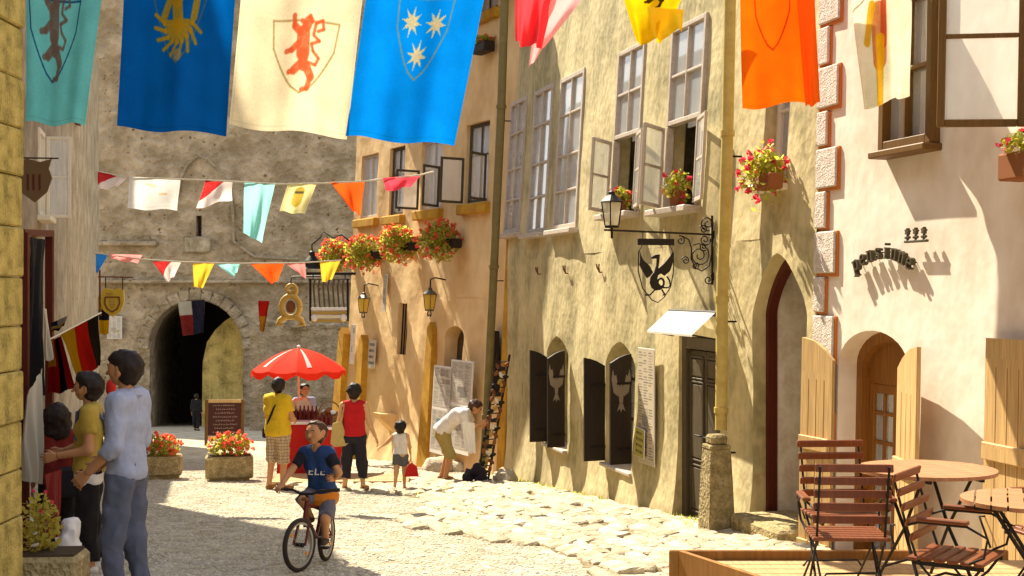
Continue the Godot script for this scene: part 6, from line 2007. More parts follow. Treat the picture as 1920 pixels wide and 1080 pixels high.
	for i in 8:
		var t := TextMesh.new()
		t.text = word[i]
		t.font = f
		t.font_size = 32
		t.pixel_size = 0.0056
		t.depth = 0.05
		var a := deg_to_rad(33.0 - 66.0 * i / 7.0)
		var l := MeshInstance3D.new()
		l.name = "letter"
		l.mesh = t
		l.material_override = M.letter_iron
		Q.add_child(l, true)
		l.transform = Transform3D(Basis(Vector3.BACK, a * 0.75), Vector3(-sin(a) * rad * 1.34, cos(a) * rad - 0.20, 0))
	for i in 8:
		var a := deg_to_rad(33.0 - 66.0 * i / 7.0)
		b = MB.new()
		b.tube([Vector3(-sin(a) * rad * 1.34, cos(a) * rad - 0.20, -0.09), Vector3(-sin(a) * rad * 1.34, cos(a) * rad - 0.20, 0.0)], 0.006, 5)
		part(Q, "stand_off", b, M.iron)
	# three small iron flowers beside it
	c = on(PK, 1720, 440, 0.06)
	var D := thing("flower_rating_sign", "three small black iron daisies in a row above the lettered sign", "sign", PK * Transform3D(Basis(), Vector3(c.x, c.y, 0.06)))
	for i in 3:
		b = MB.new()
		var fp := PackedVector2Array()
		for k in 20:
			var a := TAU * k / 20.0
			fp.append(Vector2(cos(a), sin(a)) * (0.030 if k % 4 < 2 else 0.02) + Vector2((i - 1) * 0.125, 0.03))
		b.prism(Transform3D(), fp, 0.03)
		b.tube([Vector3((i - 1) * 0.125, 0.01, 0.015), Vector3((i - 1) * 0.125, -0.05, 0.015)], 0.012, 5)
		b.ball(Transform3D(Basis(), Vector3((i - 1) * 0.125 - 0.02, -0.02, 0.015)), Vector3(0.026, 0.014, 0.012), 8, 5)
		b.ball(Transform3D(Basis(), Vector3((i - 1) * 0.125 + 0.02, -0.02, 0.015)), Vector3(0.026, 0.014, 0.012), 8, 5)
		part(D, "iron_daisy", b, M.letter_iron)
	part(D, "base_bar", boxed(Vector3(0, -0.055, 0.01), Vector3(0.34, 0.022, 0.03), 0.004), M.letter_iron)
	# amber lanterns on the apricot wall
	for q in [[681, 588, "amber wall lantern near the corner of the apricot house"], [805, 584, "amber wall lantern above the newspaper boards"]]:
		var uv := on(OU, q[0], q[1], 0.35)
		var WL := OU * Transform3D(Basis(), Vector3(uv.x, uv.y, 0.35))
		var A := thing("wall_lantern", q[2], "lantern", WL, "amber lanterns on the apricot house")
		lantern(A, WL * Transform3D(Basis(Vector3.UP, 0.5), Vector3(0, 0.0, 0)), 0.86, M.amber_glass, M.old_iron)
		b = MB.new()
		b.tube([Vector3(0, 0.66, -0.38), Vector3(0, 0.70, -0.1), Vector3(0, 0.66, 0.0), Vector3(0, 0.5, 0)], 0.016, 5)
		part(A, "arm", b, M.iron)
		for e in [-1, 1]:
			b = MB.new()
			b.tube([Vector3(e * 0.05, 0.02, 0), Vector3(e * 0.1, -0.05, 0), Vector3(e * 0.06, -0.1, 0), Vector3(e * 0.02, -0.07, 0)], 0.012, 5)
			part(A, "curl", b, M.iron)
	# hanging railed sign with a bell-shaped lamp at the corner of the apricot house
	var d := 30.0
	var cw := Transform3D(Basis(), at(617, 560, d))
	var R := thing("railed_sign", "hanging iron sign with a row of bars and a pale board at the apricot corner", "sign", cw)
	var px := d / F
	for x in [-35, 35]: part(R, "side_bar", boxed(Vector3(x * px, -2 * px, 0), Vector3(0.05, 80 * px, 0.05), 0.006), M.iron)
	part(R, "top_arm", boxed(Vector3(4 * px, 47 * px, 0), Vector3(92 * px, 0.06, 0.06), 0.008), M.iron)
	part(R, "rail", boxed(Vector3(0, 36 * px, 0), Vector3(78 * px, 0.04, 0.04), 0.005), M.old_iron)
	for i in 7:
		b = MB.new()
		b.tube([Vector3((-26 + i * 9) * px, 36 * px, 0), Vector3((-29 + i * 9) * px, 24 * px, 0.02), Vector3((-26 + i * 9) * px, -16 * px, 0)], 0.022, 5)
		part(R, "bar", b, M.old_iron)
	for i in 4: part(R, "board_slat", boxed(Vector3(0, (-19 - i * 7.5) * px, 0), Vector3(70 * px, 5.6 * px, 0.05), 0.006), [M.curtain, M.gilt_dull, M.cream_paint, M.gilt_dull][i])
	for x in [-27, 28]:
		b = MB.new()
		b.ball(Transform3D(Basis(), Vector3(x * px, -36 * px, 0.03)), Vector3(0.075, 0.085, 0.05), 10, 6)
		part(R, "boss", b, M.white_paper)
	for x in [-30, 30]:
		b = MB.new()
		b.tube([Vector3(x * px, 47 * px, 0), Vector3(x * px, 36 * px, 0)], 0.012, 5)
		part(R, "hanger", b, M.iron)
	b = MB.new()
	b.tube([at(655, 452, d), at(640, 440, d), at(625, 446, d), at(606, 434, d), at(600, 446, d), at(585, 458, d), at(585, 474, d)], 0.018, 5)
	part(R, "bracket", b, M.iron, Transform3D())
	b = MB.new()
	b.bar(at(660, 512, d), at(655, 516, d + 2.0), 0.05, 0.05)
	part(R, "wall_arm", b, M.iron, Transform3D())
	var bl := thing("bell_lamp", "black bell-shaped lamp hanging above the railed sign", "lamp", Transform3D(Basis(), at(585, 504, d - 0.1)))
	b = MB.new()
	b.lathe(Transform3D(), [Vector2(0.0, 0.42), Vector2(0.06, 0.38), Vector2(0.07, 0.30), Vector2(0.17, 0.18), Vector2(0.2, 0.05), Vector2(0.24, 0.0), Vector2(0.0, 0.0)], 14)
	part(bl, "hood", b, M.iron)
	b = MB.new()
	b.tube([Vector3(0, 0.40, 0), Vector3(0.0, 0.50, 0)], 0.015, 5)
	part(bl, "hanger", b, M.iron)
	# gilt wreath sign
	d = 34.0
	px = d / F
	var WR := thing("wreath_sign", "gilded wreath and scroll sign hanging in front of the tower wall", "sign", Transform3D(Basis(), at(545, 575, d)))
	b = MB.new()
	var rg := []
	for i in 21: rg.append(Vector3(cos(TAU * i / 20) * 17 * px, sin(TAU * i / 20) * 20 * px, 0))
	b.tube(rg, 0.075, 7)
	part(WR, "ring", b, M.gilt_dull)
	b = MB.new()
	b.tube(spiral(Vector3(0, 32 * px, 0), 13 * px, 1.3, 4.7, X, Y), 0.05, 6)
	part(WR, "crown_scroll", b, M.gilt_dull)
	for e in [-1, 1]:
		b = MB.new()
		b.tube([Vector3(e * 8 * px, -18 * px, 0), Vector3(e * 20 * px, -26 * px, 0), Vector3(e * 25 * px, -34 * px, 0), Vector3(e * 15 * px, -34 * px, 0)], [0.09, 0.08, 0.06, 0.04], 6)
		part(WR, "ribbon_end", b, M.gilt_dull)
	b = MB.new()
	b.ball(Transform3D(), Vector3(9 * px, 12 * px, 0.04), 10, 6)
	part(WR, "emblem", b, M.rust)
	b = MB.new()
	b.tube([Vector3(0, 44 * px, 0), Vector3(2 * px, 56 * px, 0), Vector3(70 * px, 58 * px, 0.1)], 0.02, 5)
	part(WR, "hanger", b, M.iron)
	flag("red_banderole", "narrow red and gold banderole hanging against the tower wall", flag_mat("banderole", cloth_print(Color(0.42, 0.05, 0.03), [], [[PackedVector2Array([Vector2(0.1, 0.5), Vector2(0.9, 0.5), Vector2(0.9, 1), Vector2(0.1, 1)]), Color(0.42, 0.30, 0.06)]], 24, 48)), [[484, 564, d], [505, 564, d], [496, 622, d], [488, 622, d]], 0.03, 1.0, 0.2)
	# yellow shield sign on its bracket at the corner house
	d = 30.0
	px = d / F
	var YS := thing("shield_sign", "yellow heraldic shield sign hanging from a thin bracket at the grey corner", "sign", Transform3D(Basis(), at(212, 567, d)))
	var sh := PackedVector2Array()
	for q in [[-20, 22], [-12, 27], [0, 24], [12, 27], [21, 22], [22, 2], [16, -16], [0, -27], [-16, -16], [-22, 2]]: sh.append(Vector2(q[0] * px, q[1] * px))
	b = MB.new()
	b.prism(Transform3D(), sh, 0.06)
	part(YS, "shield", b, M.gilt)
	var sh2 := PackedVector2Array()
	for q in [[-13, 10], [13, 10], [14, -2], [9, -12], [0, -18], [-9, -12], [-14, -2]]: sh2.append(Vector2(q[0] * px, q[1] * px))
	b = MB.new()
	for pl in Geometry2D.clip_polygons(sh2, Geometry2D.offset_polygon(sh2, -0.035)[0]): pass
	for i in sh2.size():
		var p: Vector2 = sh2[i]
		var q: Vector2 = sh2[(i + 1) % sh2.size()]
		b.bar(Vector3(p.x, p.y, 0.07), Vector3(q.x, q.y, 0.07), 0.028, 0.028)
	part(YS, "inner_rim", b, M.rust)
	for q in [[-5, 17, 12, 3], [0, 0, 10, 9], [0, -8, 6, 4]]: part(YS, "relief", boxed(Vector3(q[0] * px, q[1] * px, 0.07), Vector3(q[2] * px, q[3] * px, 0.03), 0.01), M.gilt_dull)
	b = MB.new()
	b.bar(at(184, 519, d), at(250, 520, d), 0.03, 0.03)
	part(YS, "bracket_arm", b, M.rust, Transform3D())
	b = MB.new()
	b.bar(at(187, 506, d), at(188, 592, d), 0.035, 0.035)
	part(YS, "bracket_post", b, M.rust, Transform3D())
	for x in [198, 230]:
		b = MB.new()
		b.tube([at(x, 520, d), at(x, 545, d)], 0.012, 5)
		part(YS, "hanger", b, M.iron, Transform3D())
	# dull shield sign high at the left
	d = 13.5
	px = d / F
	var LS := thing("old_shield_sign", "dull red-brown painted shield sign hanging beside the stone pillar", "sign", Transform3D(Basis(Vector3.UP, 0.15), at(66, 338, d)))
	var s3 := PackedVector2Array()
	for q in [[-30, 34], [-14, 40], [10, 34], [30, 40], [25, 22], [31, 4], [22, -22], [0, -42], [-24, -24], [-30, 0]]: s3.append(Vector2(q[0] * px, q[1] * px))
	b = MB.new()
	b.prism(Transform3D(), s3, 0.03)
	part(LS, "shield", b, M.old_sign)
	for x in [-12, -2, 9]: part(LS, "painted_stripe", boxed(Vector3(x * px, -4 * px, 0.031), Vector3(4 * px, 30 * px, 0.004)), M.red_wood)
	b = MB.new()
	b.bar(at(40, 296, d), at(110, 297, d), 0.014, 0.014)
	part(LS, "bracket_arm", b, M.iron, Transform3D())

# ---------- cafe deck
func folding_chair(T: Transform3D, label: String, arms: bool) -> Node3D:
	var P := thing("folding_chair", label, "chair", T, "wooden folding chairs on the cafe deck")
	var w := 0.42
	for s in [-1, 1]:
		var x: float = s * w * 0.44
		var b := MB.new()
		b.tube([Vector3(x, 0.87, -0.268), Vector3(x, 0.62, -0.20), Vector3(x, 0.44, -0.14), Vector3(x, 0.2, 0.08), Vector3(x, 0.02, 0.22)], 0.0075, 6)
		part(P, "back_leg", b, M.iron)
		b = MB.new()
		b.tube([Vector3(x * 0.94, 0.445, 0.18), Vector3(x * 0.94, 0.36, 0.12), Vector3(x * 0.94, 0.02, -0.24)], 0.0075, 6)
		part(P, "front_leg", b, M.iron)
		b = MB.new()
		b.bar(Vector3(x * 0.98, 0.435, -0.17), Vector3(x * 0.98, 0.435, 0.19), 0.008, 0.024)
		part(P, "seat_rail", b, M.iron)
		if arms:
			b = MB.new()
			b.tube([Vector3(x * 1.05, 0.62, -0.20), Vector3(x * 1.25, 0.65, -0.12), Vector3(x * 1.28, 0.65, 0.12), Vector3(x * 1.26, 0.60, 0.22), Vector3(x * 1.2, 0.50, 0.20), Vector3(x * 1.1, 0.46, 0.12), Vector3(x * 1.0, 0.435, 0.08)], 0.007, 6)
			part(P, "arm_rail", b, M.iron)
			part(P, "arm_pad", boxed(Vector3(x * 1.28, 0.668, 0.0), Vector3(0.045, 0.022, 0.26), 0.008), M.teak)
	for q in [[0.02, 0.22], [0.02, -0.24]]:
		var b := MB.new()
		b.tube([Vector3(-w * 0.44, q[0] + 0.08, q[1] * 0.86), Vector3(-w * 0.38, q[0] + 0.115, q[1] * 0.84), Vector3(w * 0.38, q[0] + 0.115, q[1] * 0.84), Vector3(w * 0.44, q[0] + 0.08, q[1] * 0.86)], 0.007, 6)
		part(P, "cross_bar", b, M.iron)
	for i in 6: part(P, "seat_slat", boxed(Vector3(0, 0.458, -0.16 + i * 0.066), Vector3(w, 0.02, 0.052), 0.006), M.teak)
	for i in 5:
		var t := i / 4.0
		var b := MB.new()
		b.box(Transform3D(Basis(Vector3.RIGHT, 0.25), Vector3(0, 0.565 + t * 0.295, -0.165 - t * 0.088)), Vector3(w, 0.044, 0.018), 0.006)
		part(P, "back_slat", b, M.teak)
	return P
func round_table(T: Transform3D, r: float, label: String, slatted: bool):
	var P := thing("round_table", label, "table", T)
	var n := 9
	for i in n:
		var z0 := -r + 2.0 * r * i / n
		var z1 := -r + 2.0 * r * (i + 1) / n - (0.010 if slatted else 0.003)
		var pl := PackedVector2Array()
		var near := []
		for k in 7:
			var z := lerpf(z0, z1, k / 6.0)
			near.append(Vector2(sqrt(max(r * r - z * z, 0.0004)), z))
		for q in near: pl.append(q)
		near.reverse()
		for q in near: pl.append(Vector2(-q.x, q.y))
		var b := MB.new()
		b.prism(Transform3D(Basis(Vector3.RIGHT, PI / 2), Vector3(0, 0.725, 0)), pl, 0.022)
		part(P, "top_slat", b, M.teak_top)
	for s in [-1, 1]:
		var b := MB.new()
		b.bar(Vector3(s * r * 0.42, 0.69, -r * 0.8), Vector3(s * r * 0.42, 0.69, r * 0.8), 0.02, 0.025)
		part(P, "top_rail", b, M.iron)
		for e in [-1, 1]:
			b = MB.new()
			b.tube([Vector3(s * r * 0.40, 0.69, e * r * 0.55), Vector3(s * r * 0.36, 0.36, 0), Vector3(s * r * 0.44, 0.015, -e * r * 0.6)], 0.011, 6)
			part(P, "leg", b, M.iron)
		b = MB.new()
		b.tube([Vector3(-r * 0.44, 0.08, s * r * 0.52), Vector3(0, 0.12, s * r * 0.5), Vector3(r * 0.44, 0.08, s * r * 0.52)], 0.009, 6)
		part(P, "stretcher", b, M.iron)
func deck():
	var Y := -0.41
	var back := 9.03
	var P := thing("cafe_deck", "low pine plank deck with a raised brown rim beside the pink house", "deck", Transform3D(Basis(), Vector3(2.4, Y, -8)))
	# outline: back edge across, left edge running toward the camera and to the right
	var xl := (1283 - 960) / F * back
	var e := Vector2(0.33, 0.70).normalized()
	for i in 34:
		var z := -back + 0.07 + i * 0.145
		var x0: float = xl + (z + back) * e.x / e.y + 0.05
		var x1: float = min((R0.affine_inverse() * Vector3(0, 0, z)).x * 0.0 + 6.335 - 0.2615 * (-z) - 0.12, 5.2)
		if x1 - x0 < 0.2: continue
		part(P, "plank", boxed(Vector3((x0 + x1) / 2, Y - 0.02, z), Vector3(x1 - x0, 0.036, 0.138), 0.005), M.deck_pine, Transform3D())
	var b := MB.new()
	b.box(Transform3D().translated(Vector3(xl + 1.05, Y - 0.10, -back - 0.025)), Vector3(2.3, 0.32, 0.04), 0.006)
	part(P, "back_rim", b, M.rim_wood, Transform3D())
	b = MB.new()
	b.bar(Vector3(xl - 0.02, Y - 0.12, -back), Vector3(xl + e.x / e.y * 3.0, Y - 0.12, -back + 3.0), 0.04, 0.36)
	part(P, "side_rim", b, M.rim_wood, Transform3D())
	var c1 := at(1585, 1090, 7.75); c1.y = Y
	folding_chair(yaw(Vector3((1586 - 960) / F * 7.5, Y, -7.5), 176), "wooden folding armchair with its back to the camera, at the round table", true)
	var tb := at(1737, 885, 8.25)
	round_table(yaw(Vector3(tb.x, Y, -8.25), 14), 0.42, "round teak cafe table with crossed iron legs beside the pine shutters", false)
	var c2 := at(1592, 840, 8.95)
	folding_chair(yaw(Vector3((1580 - 960) / F * 8.15, Y, -8.15), 4), "wooden folding chair tucked behind the armchair on the table's far side", false)
	var c3 := at(1765, 1000, 7.45)
	folding_chair(yaw(Vector3((1792 - 960) / F * 6.9, Y, -6.9), 56), "wooden folding chair standing side-on in front of the round table", true)
	var c4 := at(1905, 1000, 7.3)
	folding_chair(yaw(Vector3((1975 - 960) / F * 7.55, Y, -7.55), -78), "wooden folding chair at the slatted table by the deck's edge", true)
	var t2 := at(1925, 935, 7.9)
	round_table(yaw(Vector3((1938 - 960) / F * 7.05, Y, -7.05), 70), 0.37, "small round slatted teak table beyond the side-on chair", true)

# ---------- stall with the red parasol
func stall():
	var g := foot(560, 24.5)
	var U := thing("parasol", "red and white striped market parasol with a scalloped edge", "parasol", yaw(g, 0))
	var R := 0.86
	var n := 10
	for k in n:
		var b := MB.new()
		var a0 := TAU * k / n + 0.2
		var a1 := TAU * (k + 1) / n + 0.2
		for i in 9:
			var r0 := R * i / 9.0
			var r1 := R * (i + 1) / 9.0
			var h := func(r: float, m: float) -> float: return 2.36 - 0.38 * pow(r / R, 1.7) - 0.04 * m * r / R
			for s in 3:
				var t0 := lerpf(a0, a1, s / 3.0); var t1 := lerpf(a0, a1, (s + 1) / 3.0)
				var m0: float = sin(PI * s / 3.0); var m1: float = sin(PI * (s + 1) / 3.0)
				b.quad(Vector3(cos(t0) * r0, h.call(r0, m0), sin(t0) * r0), Vector3(cos(t1) * r0, h.call(r0, m1), sin(t1) * r0), Vector3(cos(t1) * r1, h.call(r1, m1), sin(t1) * r1), Vector3(cos(t0) * r1, h.call(r1, m0), sin(t0) * r1))
		for s in 3:
			var t0 := lerpf(a0, a1, s / 3.0); var t1 := lerpf(a0, a1, (s + 1) / 3.0)
			var m0: float = sin(PI * s / 3.0); var m1: float = sin(PI * (s + 1) / 3.0)
			var y0 := 1.98 - 0.04 * m0; var y1 := 1.98 - 0.04 * m1
			b.quad(Vector3(cos(t0) * R, y0, sin(t0) * R), Vector3(cos(t1) * R, y1, sin(t1) * R), Vector3(cos(t1) * R, y1 - 0.06 - 0.07 * m1, sin(t1) * R), Vector3(cos(t0) * R, y0 - 0.06 - 0.07 * m0, sin(t0) * R))
		var c := part(U, "canopy_panel", b, M.parasol_red)
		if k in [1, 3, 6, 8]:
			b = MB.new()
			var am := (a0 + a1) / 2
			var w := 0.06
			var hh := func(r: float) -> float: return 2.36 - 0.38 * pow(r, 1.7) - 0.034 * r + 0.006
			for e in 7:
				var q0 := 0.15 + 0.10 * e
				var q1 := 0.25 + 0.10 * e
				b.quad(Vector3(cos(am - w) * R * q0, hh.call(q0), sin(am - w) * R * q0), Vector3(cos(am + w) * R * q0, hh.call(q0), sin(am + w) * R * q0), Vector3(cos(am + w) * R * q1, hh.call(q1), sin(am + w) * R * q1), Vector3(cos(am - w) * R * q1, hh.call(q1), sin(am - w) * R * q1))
			part(c, "white_sheen_stripe", b, M.parasol_white)  # printed stripes; their white also stands in for sunlit sheen on the canopy
		b = MB.new()
		b.tube([Vector3(0, 2.33, 0), Vector3(cos(a0) * R * 0.5, 2.2, sin(a0) * R * 0.5), Vector3(cos(a0) * R, 1.96, sin(a0) * R)], 0.007, 4)
		part(U, "rib", b, M.cream_paint)
	var b := MB.new()
	b.tube([Vector3(0, 0.0, 0), Vector3(0, 2.38, 0)], 0.022, 8)
	part(U, "pole", b, M.cream_paint)
	b = MB.new()
	b.lathe(Transform3D(), [Vector2(0, 2.43), Vector2(0.035, 2.40), Vector2(0.03, 2.355)], 8)
	part(U, "finial", b, M.white_paper)
	# tables with red cloths
	for q in [[556, 24.0, 0.62, 1.06, "taller red-clothed stall table with bottles under the parasol"], [622, 23.4, 0.62, 0.98, "lower red-clothed stall table with the basket"]]:
		var p := foot(q[0], q[1])
		var S := thing("stall_table", q[4], "table", yaw(p, 4), "red-clothed stall tables")
		var w: float = q[2]
		var h: float = q[3]
		part(S, "top_board", boxed(Vector3(0, h - 0.02, 0), Vector3(w, 0.03, 0.6), 0.004), M.white_cloth)
		b = MB.new()
		var m := 28
		var pth := []
		for i in m + 1:
			var t := float(i) / m * 4.0
			var sd := int(t) % 4
			var f := t - int(t)
			var cr := [Vector2(-1, 1), Vector2(1, 1), Vector2(1, -1), Vector2(-1, -1)]
			var v: Vector2 = cr[sd].lerp(cr[(sd + 1) % 4], f)
			pth.append(v)
		for i in m:
			var a: Vector2 = pth[i]; var c: Vector2 = pth[i + 1]
			var k0 := 1.0 + 0.04 * sin(i * 2.1); var k1 := 1.0 + 0.04 * sin((i + 1) * 2.1)
			b.quad(Vector3(a.x * w / 2, h, a.y * 0.3), Vector3(a.x * w / 2 * k0, 0.12, a.y * 0.3 * k0), Vector3(c.x * w / 2 * k1, 0.12, c.y * 0.3 * k1), Vector3(c.x * w / 2, h, c.y * 0.3))
		part(S, "red_cloth", b, M.red_cloth)
		part(S, "white_trim", boxed(Vector3(0, h - 0.035, 0.312), Vector3(w * 0.98, 0.05, 0.012), 0.003), M.white_cloth)
		for x in [-1, 1]:
			for z in [-1, 1]: part(S, "leg", boxed(Vector3(x * w * 0.42, h / 2 - 0.03, z * 0.24), Vector3(0.04, h - 0.06, 0.04), 0.004), M.pine)
	for i in 7:
		var p := foot(548 + i * 7.5, 23.9 + 0.07 * (i % 2)) + Vector3(0, 1.06, 0)
		b = MB.new()
		b.lathe(Transform3D(), [Vector2(0, 0), Vector2(0.035, 0), Vector2(0.036, 0.14), Vector2(0.014, 0.19), Vector2(0.014, 0.25), Vector2(0, 0.25)], 10)
		solo("drink_bottle", b, M.bottle, "dark red drink bottle standing in a row on the taller stall table", "bottle", Transform3D(Basis(), p), "bottles on the stall")
	for i in 4:
		var p := foot(597 + i * 8.0, 23.3) + Vector3(0, 0.98, 0.1)
		b = MB.new()
		b.lathe(Transform3D(), [Vector2(0, 0), Vector2(0.035, 0), Vector2(0.036, 0.13), Vector2(0.014, 0.17), Vector2(0.014, 0.22), Vector2(0, 0.22)], 10)
		solo("drink_bottle", b, M.bottle, "dark red drink bottle beside the basket on the lower stall table", "bottle", Transform3D(Basis(), p), "bottles on the stall")
	var p := foot(617, 23.4) + Vector3(0, 0.98, -0.08)
	var K := thing("basket", "round wicker basket heaped with wrapped goods on the lower stall table", "basket", Transform3D(Basis(), p))
	b = MB.new()
	b.lathe(Transform3D(), [Vector2(0.13, 0), Vector2(0.2, 0.16), Vector2(0.215, 0.17), Vector2(0.19, 0.15), Vector2(0.0, 0.11)], 16)
	part(K, "basket_bowl", b, M.wicker)
	b = MB.new()
	var hp := []
	for i in 11: hp.append(Vector3(cos(PI * i / 10) * 0.2, 0.16 + sin(PI * i / 10) * 0.24, 0))
	b.tube(hp, 0.014, 6)
	part(K, "handle", b, M.wicker)
	for i in 7:
		b = MB.new()
		b.ball(Transform3D(Basis(Vector3.UP, i), Vector3(cos(i * 0.9) * 0.10, 0.18 + 0.03 * (i % 3), sin(i * 0.9) * 0.10)), Vector3(0.07, 0.05, 0.06), 8, 5)
		part(K, "wrapped_good", b, [M.wicker, M.curtain, M.terracotta][i % 3])
	p = foot(566, 24.2) + Vector3(0, 1.06, 0.1)
	var W := thing("goods_bag", "translucent plastic bag of pale snacks heaped on the taller stall table", "bag", Transform3D(Basis(), p))
	b = MB.new()
	var fl := Field.new(Vector3(-0.3, -0.02, -0.25), Vector3(0.35, 0.5, 0.25), 0.03)
	for q in [[-0.12, 0.10, 0.12], [0.0, 0.16, 0.15], [0.14, 0.10, 0.12], [0.05, 0.28, 0.11], [-0.08, 0.26, 0.10]]: fl.bone(Vector3(q[0], q[1], 0), Vector3(q[0], q[1] + 0.05, 0.03), q[2], q[2] * 0.8)
	fl.wrinkle(nz, 0.05, 500.0)
	fl.plane(Vector3(0, 0.0, 0), Vector3.DOWN)
	fl.add_to(b)
	part(W, "bag_body", b, M.pale_goods)
	# duckboard under the stall
	var D := thing("duckboard", "low wooden duckboard under the stall behind the people", "platform", yaw(foot(640, 22.6), 3))
	for i in 6: part(D, "plank", boxed(Vector3(0, 0.075, -0.5 + i * 0.17), Vector3(2.3, 0.035, 0.15), 0.005), M.deck_pine)
	for x in [-1.0, 0.0, 1.0]: part(D, "bearer", boxed(Vector3(x, 0.028, -0.08), Vector3(0.08, 0.056, 1.0), 0.004), M.brown_wood)

# ---------- the rest of the street furniture
func furniture():
	# menu board
	var g := foot(421, 41.0)
	var P := thing("menu_board", "brown-framed chalk menu board on an easel in the shade", "sign board", yaw(g, 6))
	var lf := Basis(Vector3.RIGHT, -0.12)
	for x in [-0.55, 0.55]: part(P, "post", boxed(Vector3.ZERO, Vector3(0.09, 1.42, 0.05), 0.006), M.brown_wood, P.transform * Transform3D(lf, Vector3(x, 0.70, 0)))
	for y in [0.25, 1.36]: part(P, "rail", boxed(Vector3.ZERO, Vector3(1.0, 0.09, 0.045), 0.006), M.pine, P.transform * Transform3D(lf, Vector3(0, y, -(y - 0.7) * 0.12)))
	part(P, "board", boxed(Vector3.ZERO, Vector3(1.0, 1.0, 0.02)), M.board_dark, P.transform * Transform3D(lf, Vector3(0, 0.805, -0.012)))
	var r := RandomNumberGenerator.new()
	r.seed = 3
	for i in 8:
		var w := r.randf_range(0.5, 0.8)
		part(P, "chalk_line", chalk(w, r), M.chalk, P.transform * Transform3D(lf, Vector3(-w / 2 + r.randf_range(-0.04, 0.04), 1.2 - i * 0.115, 0.012 - (0.5 - i * 0.115) * 0.12)))
	part(P, "strut", boxed(Vector3.ZERO, Vector3(0.05, 1.3, 0.04), 0.004), M.brown_wood, P.transform * Transform3D(Basis(Vector3.RIGHT, 0.3), Vector3(0, 0.62, -0.36)))
	# downpipes
	pipe("weathered brown downpipe between the apricot and olive houses", [[948, -60, 23.6], [940, 200, 23.6], [926, 500, 23.55], [912, 780, 23.5], [906, 878, 23.3]], 0.075, M.old_pipe)
	pipe("ochre painted downpipe on the olive house above the stone post", [[1370, -60, 14.6], [1364, 250, 14.55], [1354, 560, 14.5], [1352, 806, 14.45]], 0.066, M.zinc)
	# stone post under the pipe
	var pg := foot(1342, 14.35)
	pg.z = -14.3
	var S := thing("stone_post", "weathered stone guard post under the ochre downpipe", "post", Transform3D(R0.basis, pg))
	var b := MB.new()
	b.lathe(Transform3D(Basis(Vector3.UP, PI / 4), Vector3.ZERO), [Vector2(0.215, -0.1), Vector2(0.21, 0.1), Vector2(0.19, 0.5), Vector2(0.17, 0.8), Vector2(0.16, 0.90)], 4, false)
	part(S, "shaft", b, M.post_stone)
	b = MB.new()
	b.box(Transform3D().translated(Vector3(0, 0.925, 0)), Vector3(0.24, 0.05, 0.24), 0.015)
	b.box(Transform3D().translated(Vector3(0, 1.0, 0)), Vector3(0.19, 0.11, 0.19), 0.03)
	part(S, "cap", b, M.post_stone)
	# awning
	var a := on(R0, 1310, 586)
	var A := thing("door_awning", "small white roller awning over the olive house street door", "awning", R0 * Transform3D(Basis(), Vector3(a.x, a.y, 0.04)))
	var hw := 0.72
	b = MB.new()
	b.tube([Vector3(-hw - 0.02, 0, 0.03), Vector3(hw + 0.02, 0, 0.03)], 0.035, 10)
	part(A, "roller", b, M.iron)
	b = MB.new()
	for i in 8:
		var x0 := -hw + 2 * hw * i / 8.0
		var x1 := -hw + 2 * hw * (i + 1) / 8.0
		b.quad(Vector3(x0, 0.02, 0.05), Vector3(x0, -0.235, 0.34), Vector3(x1, -0.235, 0.34), Vector3(x1, 0.02, 0.05))
		b.quad(Vector3(x0, -0.235, 0.34), Vector3(x0, -0.26, 0.34), Vector3(x1, -0.26, 0.34), Vector3(x1, -0.235, 0.34))
	part(A, "canvas", b, M.awning)
	for s in [-1, 1]:
		b = MB.new()
		b.tube([Vector3(s * hw * 0.96, -0.30, 0.0), Vector3(s * hw * 0.96, -0.24, 0.33)], 0.010, 5)
		part(A, "strut", b, M.iron)
	# poster strip and note on the olive wall
	var pa := on(R0, 1207, 868)
	var pb := on(R0, 1238, 655)
	sheet("poster", "tall grey printed poster strip pasted beside the black shutters", R0, Vector2(pa.x, pb.y - 1.5), Vector2(pb.x - pa.x, 1.5), 0.075, poster_tex(Color(0.72, 0.66, 0.56), 21), 0.0)
	sheet("note", "small yellow-green note hanging askew over the poster strip", R0 * Transform3D(Basis(Vector3.BACK, -0.06), Vector3.ZERO), (R0 * Transform3D(Basis(Vector3.BACK, -0.06), Vector3.ZERO)).affine_inverse() * (R0 * Vector3(pa.x + 0.0, on(R0, 1200, 850).y, 0)) , Vector2(0.34, 0.38), 0.12, poster_tex(Color(0.62, 0.58, 0.22), 22, true), 0.0)
	# newspaper boards by the apricot house
	var nb := OL
	for q in [[824, 852, 0.42, 1.78, 31, "left newspaper board with grey columns leaning in the ochre doorway"], [858, 850, 0.44, 1.82, 32, "newspaper board with a blue picture beside the ochre corner strip"]]:
		var p := on(nb, q[0], q[1], 0.2)
		var NB := thing("newspaper_board", q[5], "notice board", nb * Transform3D(Basis(Vector3.UP, 0.0), Vector3(p.x, p.y, 0.2)), "newspaper boards at the apricot house")
		part(NB, "backing", boxed(Vector3(0, q[3] / 2, 0), Vector3(q[2] * 2.3, q[3], 0.03), 0.004), M.white_paper)
		for k in 2:
			var sm := StandardMaterial3D.new()
			sm.albedo_texture = poster_tex(Color(0.75, 0.72, 0.66), q[4] + k * 5)
			sm.roughness = 0.8
			b = MB.new()
			var y0: float = 0.1 + k * (q[3] / 2 - 0.03)
			var y1: float = y0 + q[3] / 2 - 0.1
			var x: float = q[2] * 1.08
			b.quad_uv(Vector3(-x, y0, 0.0185), Vector3(x, y0, 0.0185), Vector3(x, y1, 0.0185), Vector3(-x, y1, 0.0185), Vector2(0, 1), Vector2(1, 1), Vector2(1, 0), Vector2(0, 0))
			part(NB, "sheet", b, sm)
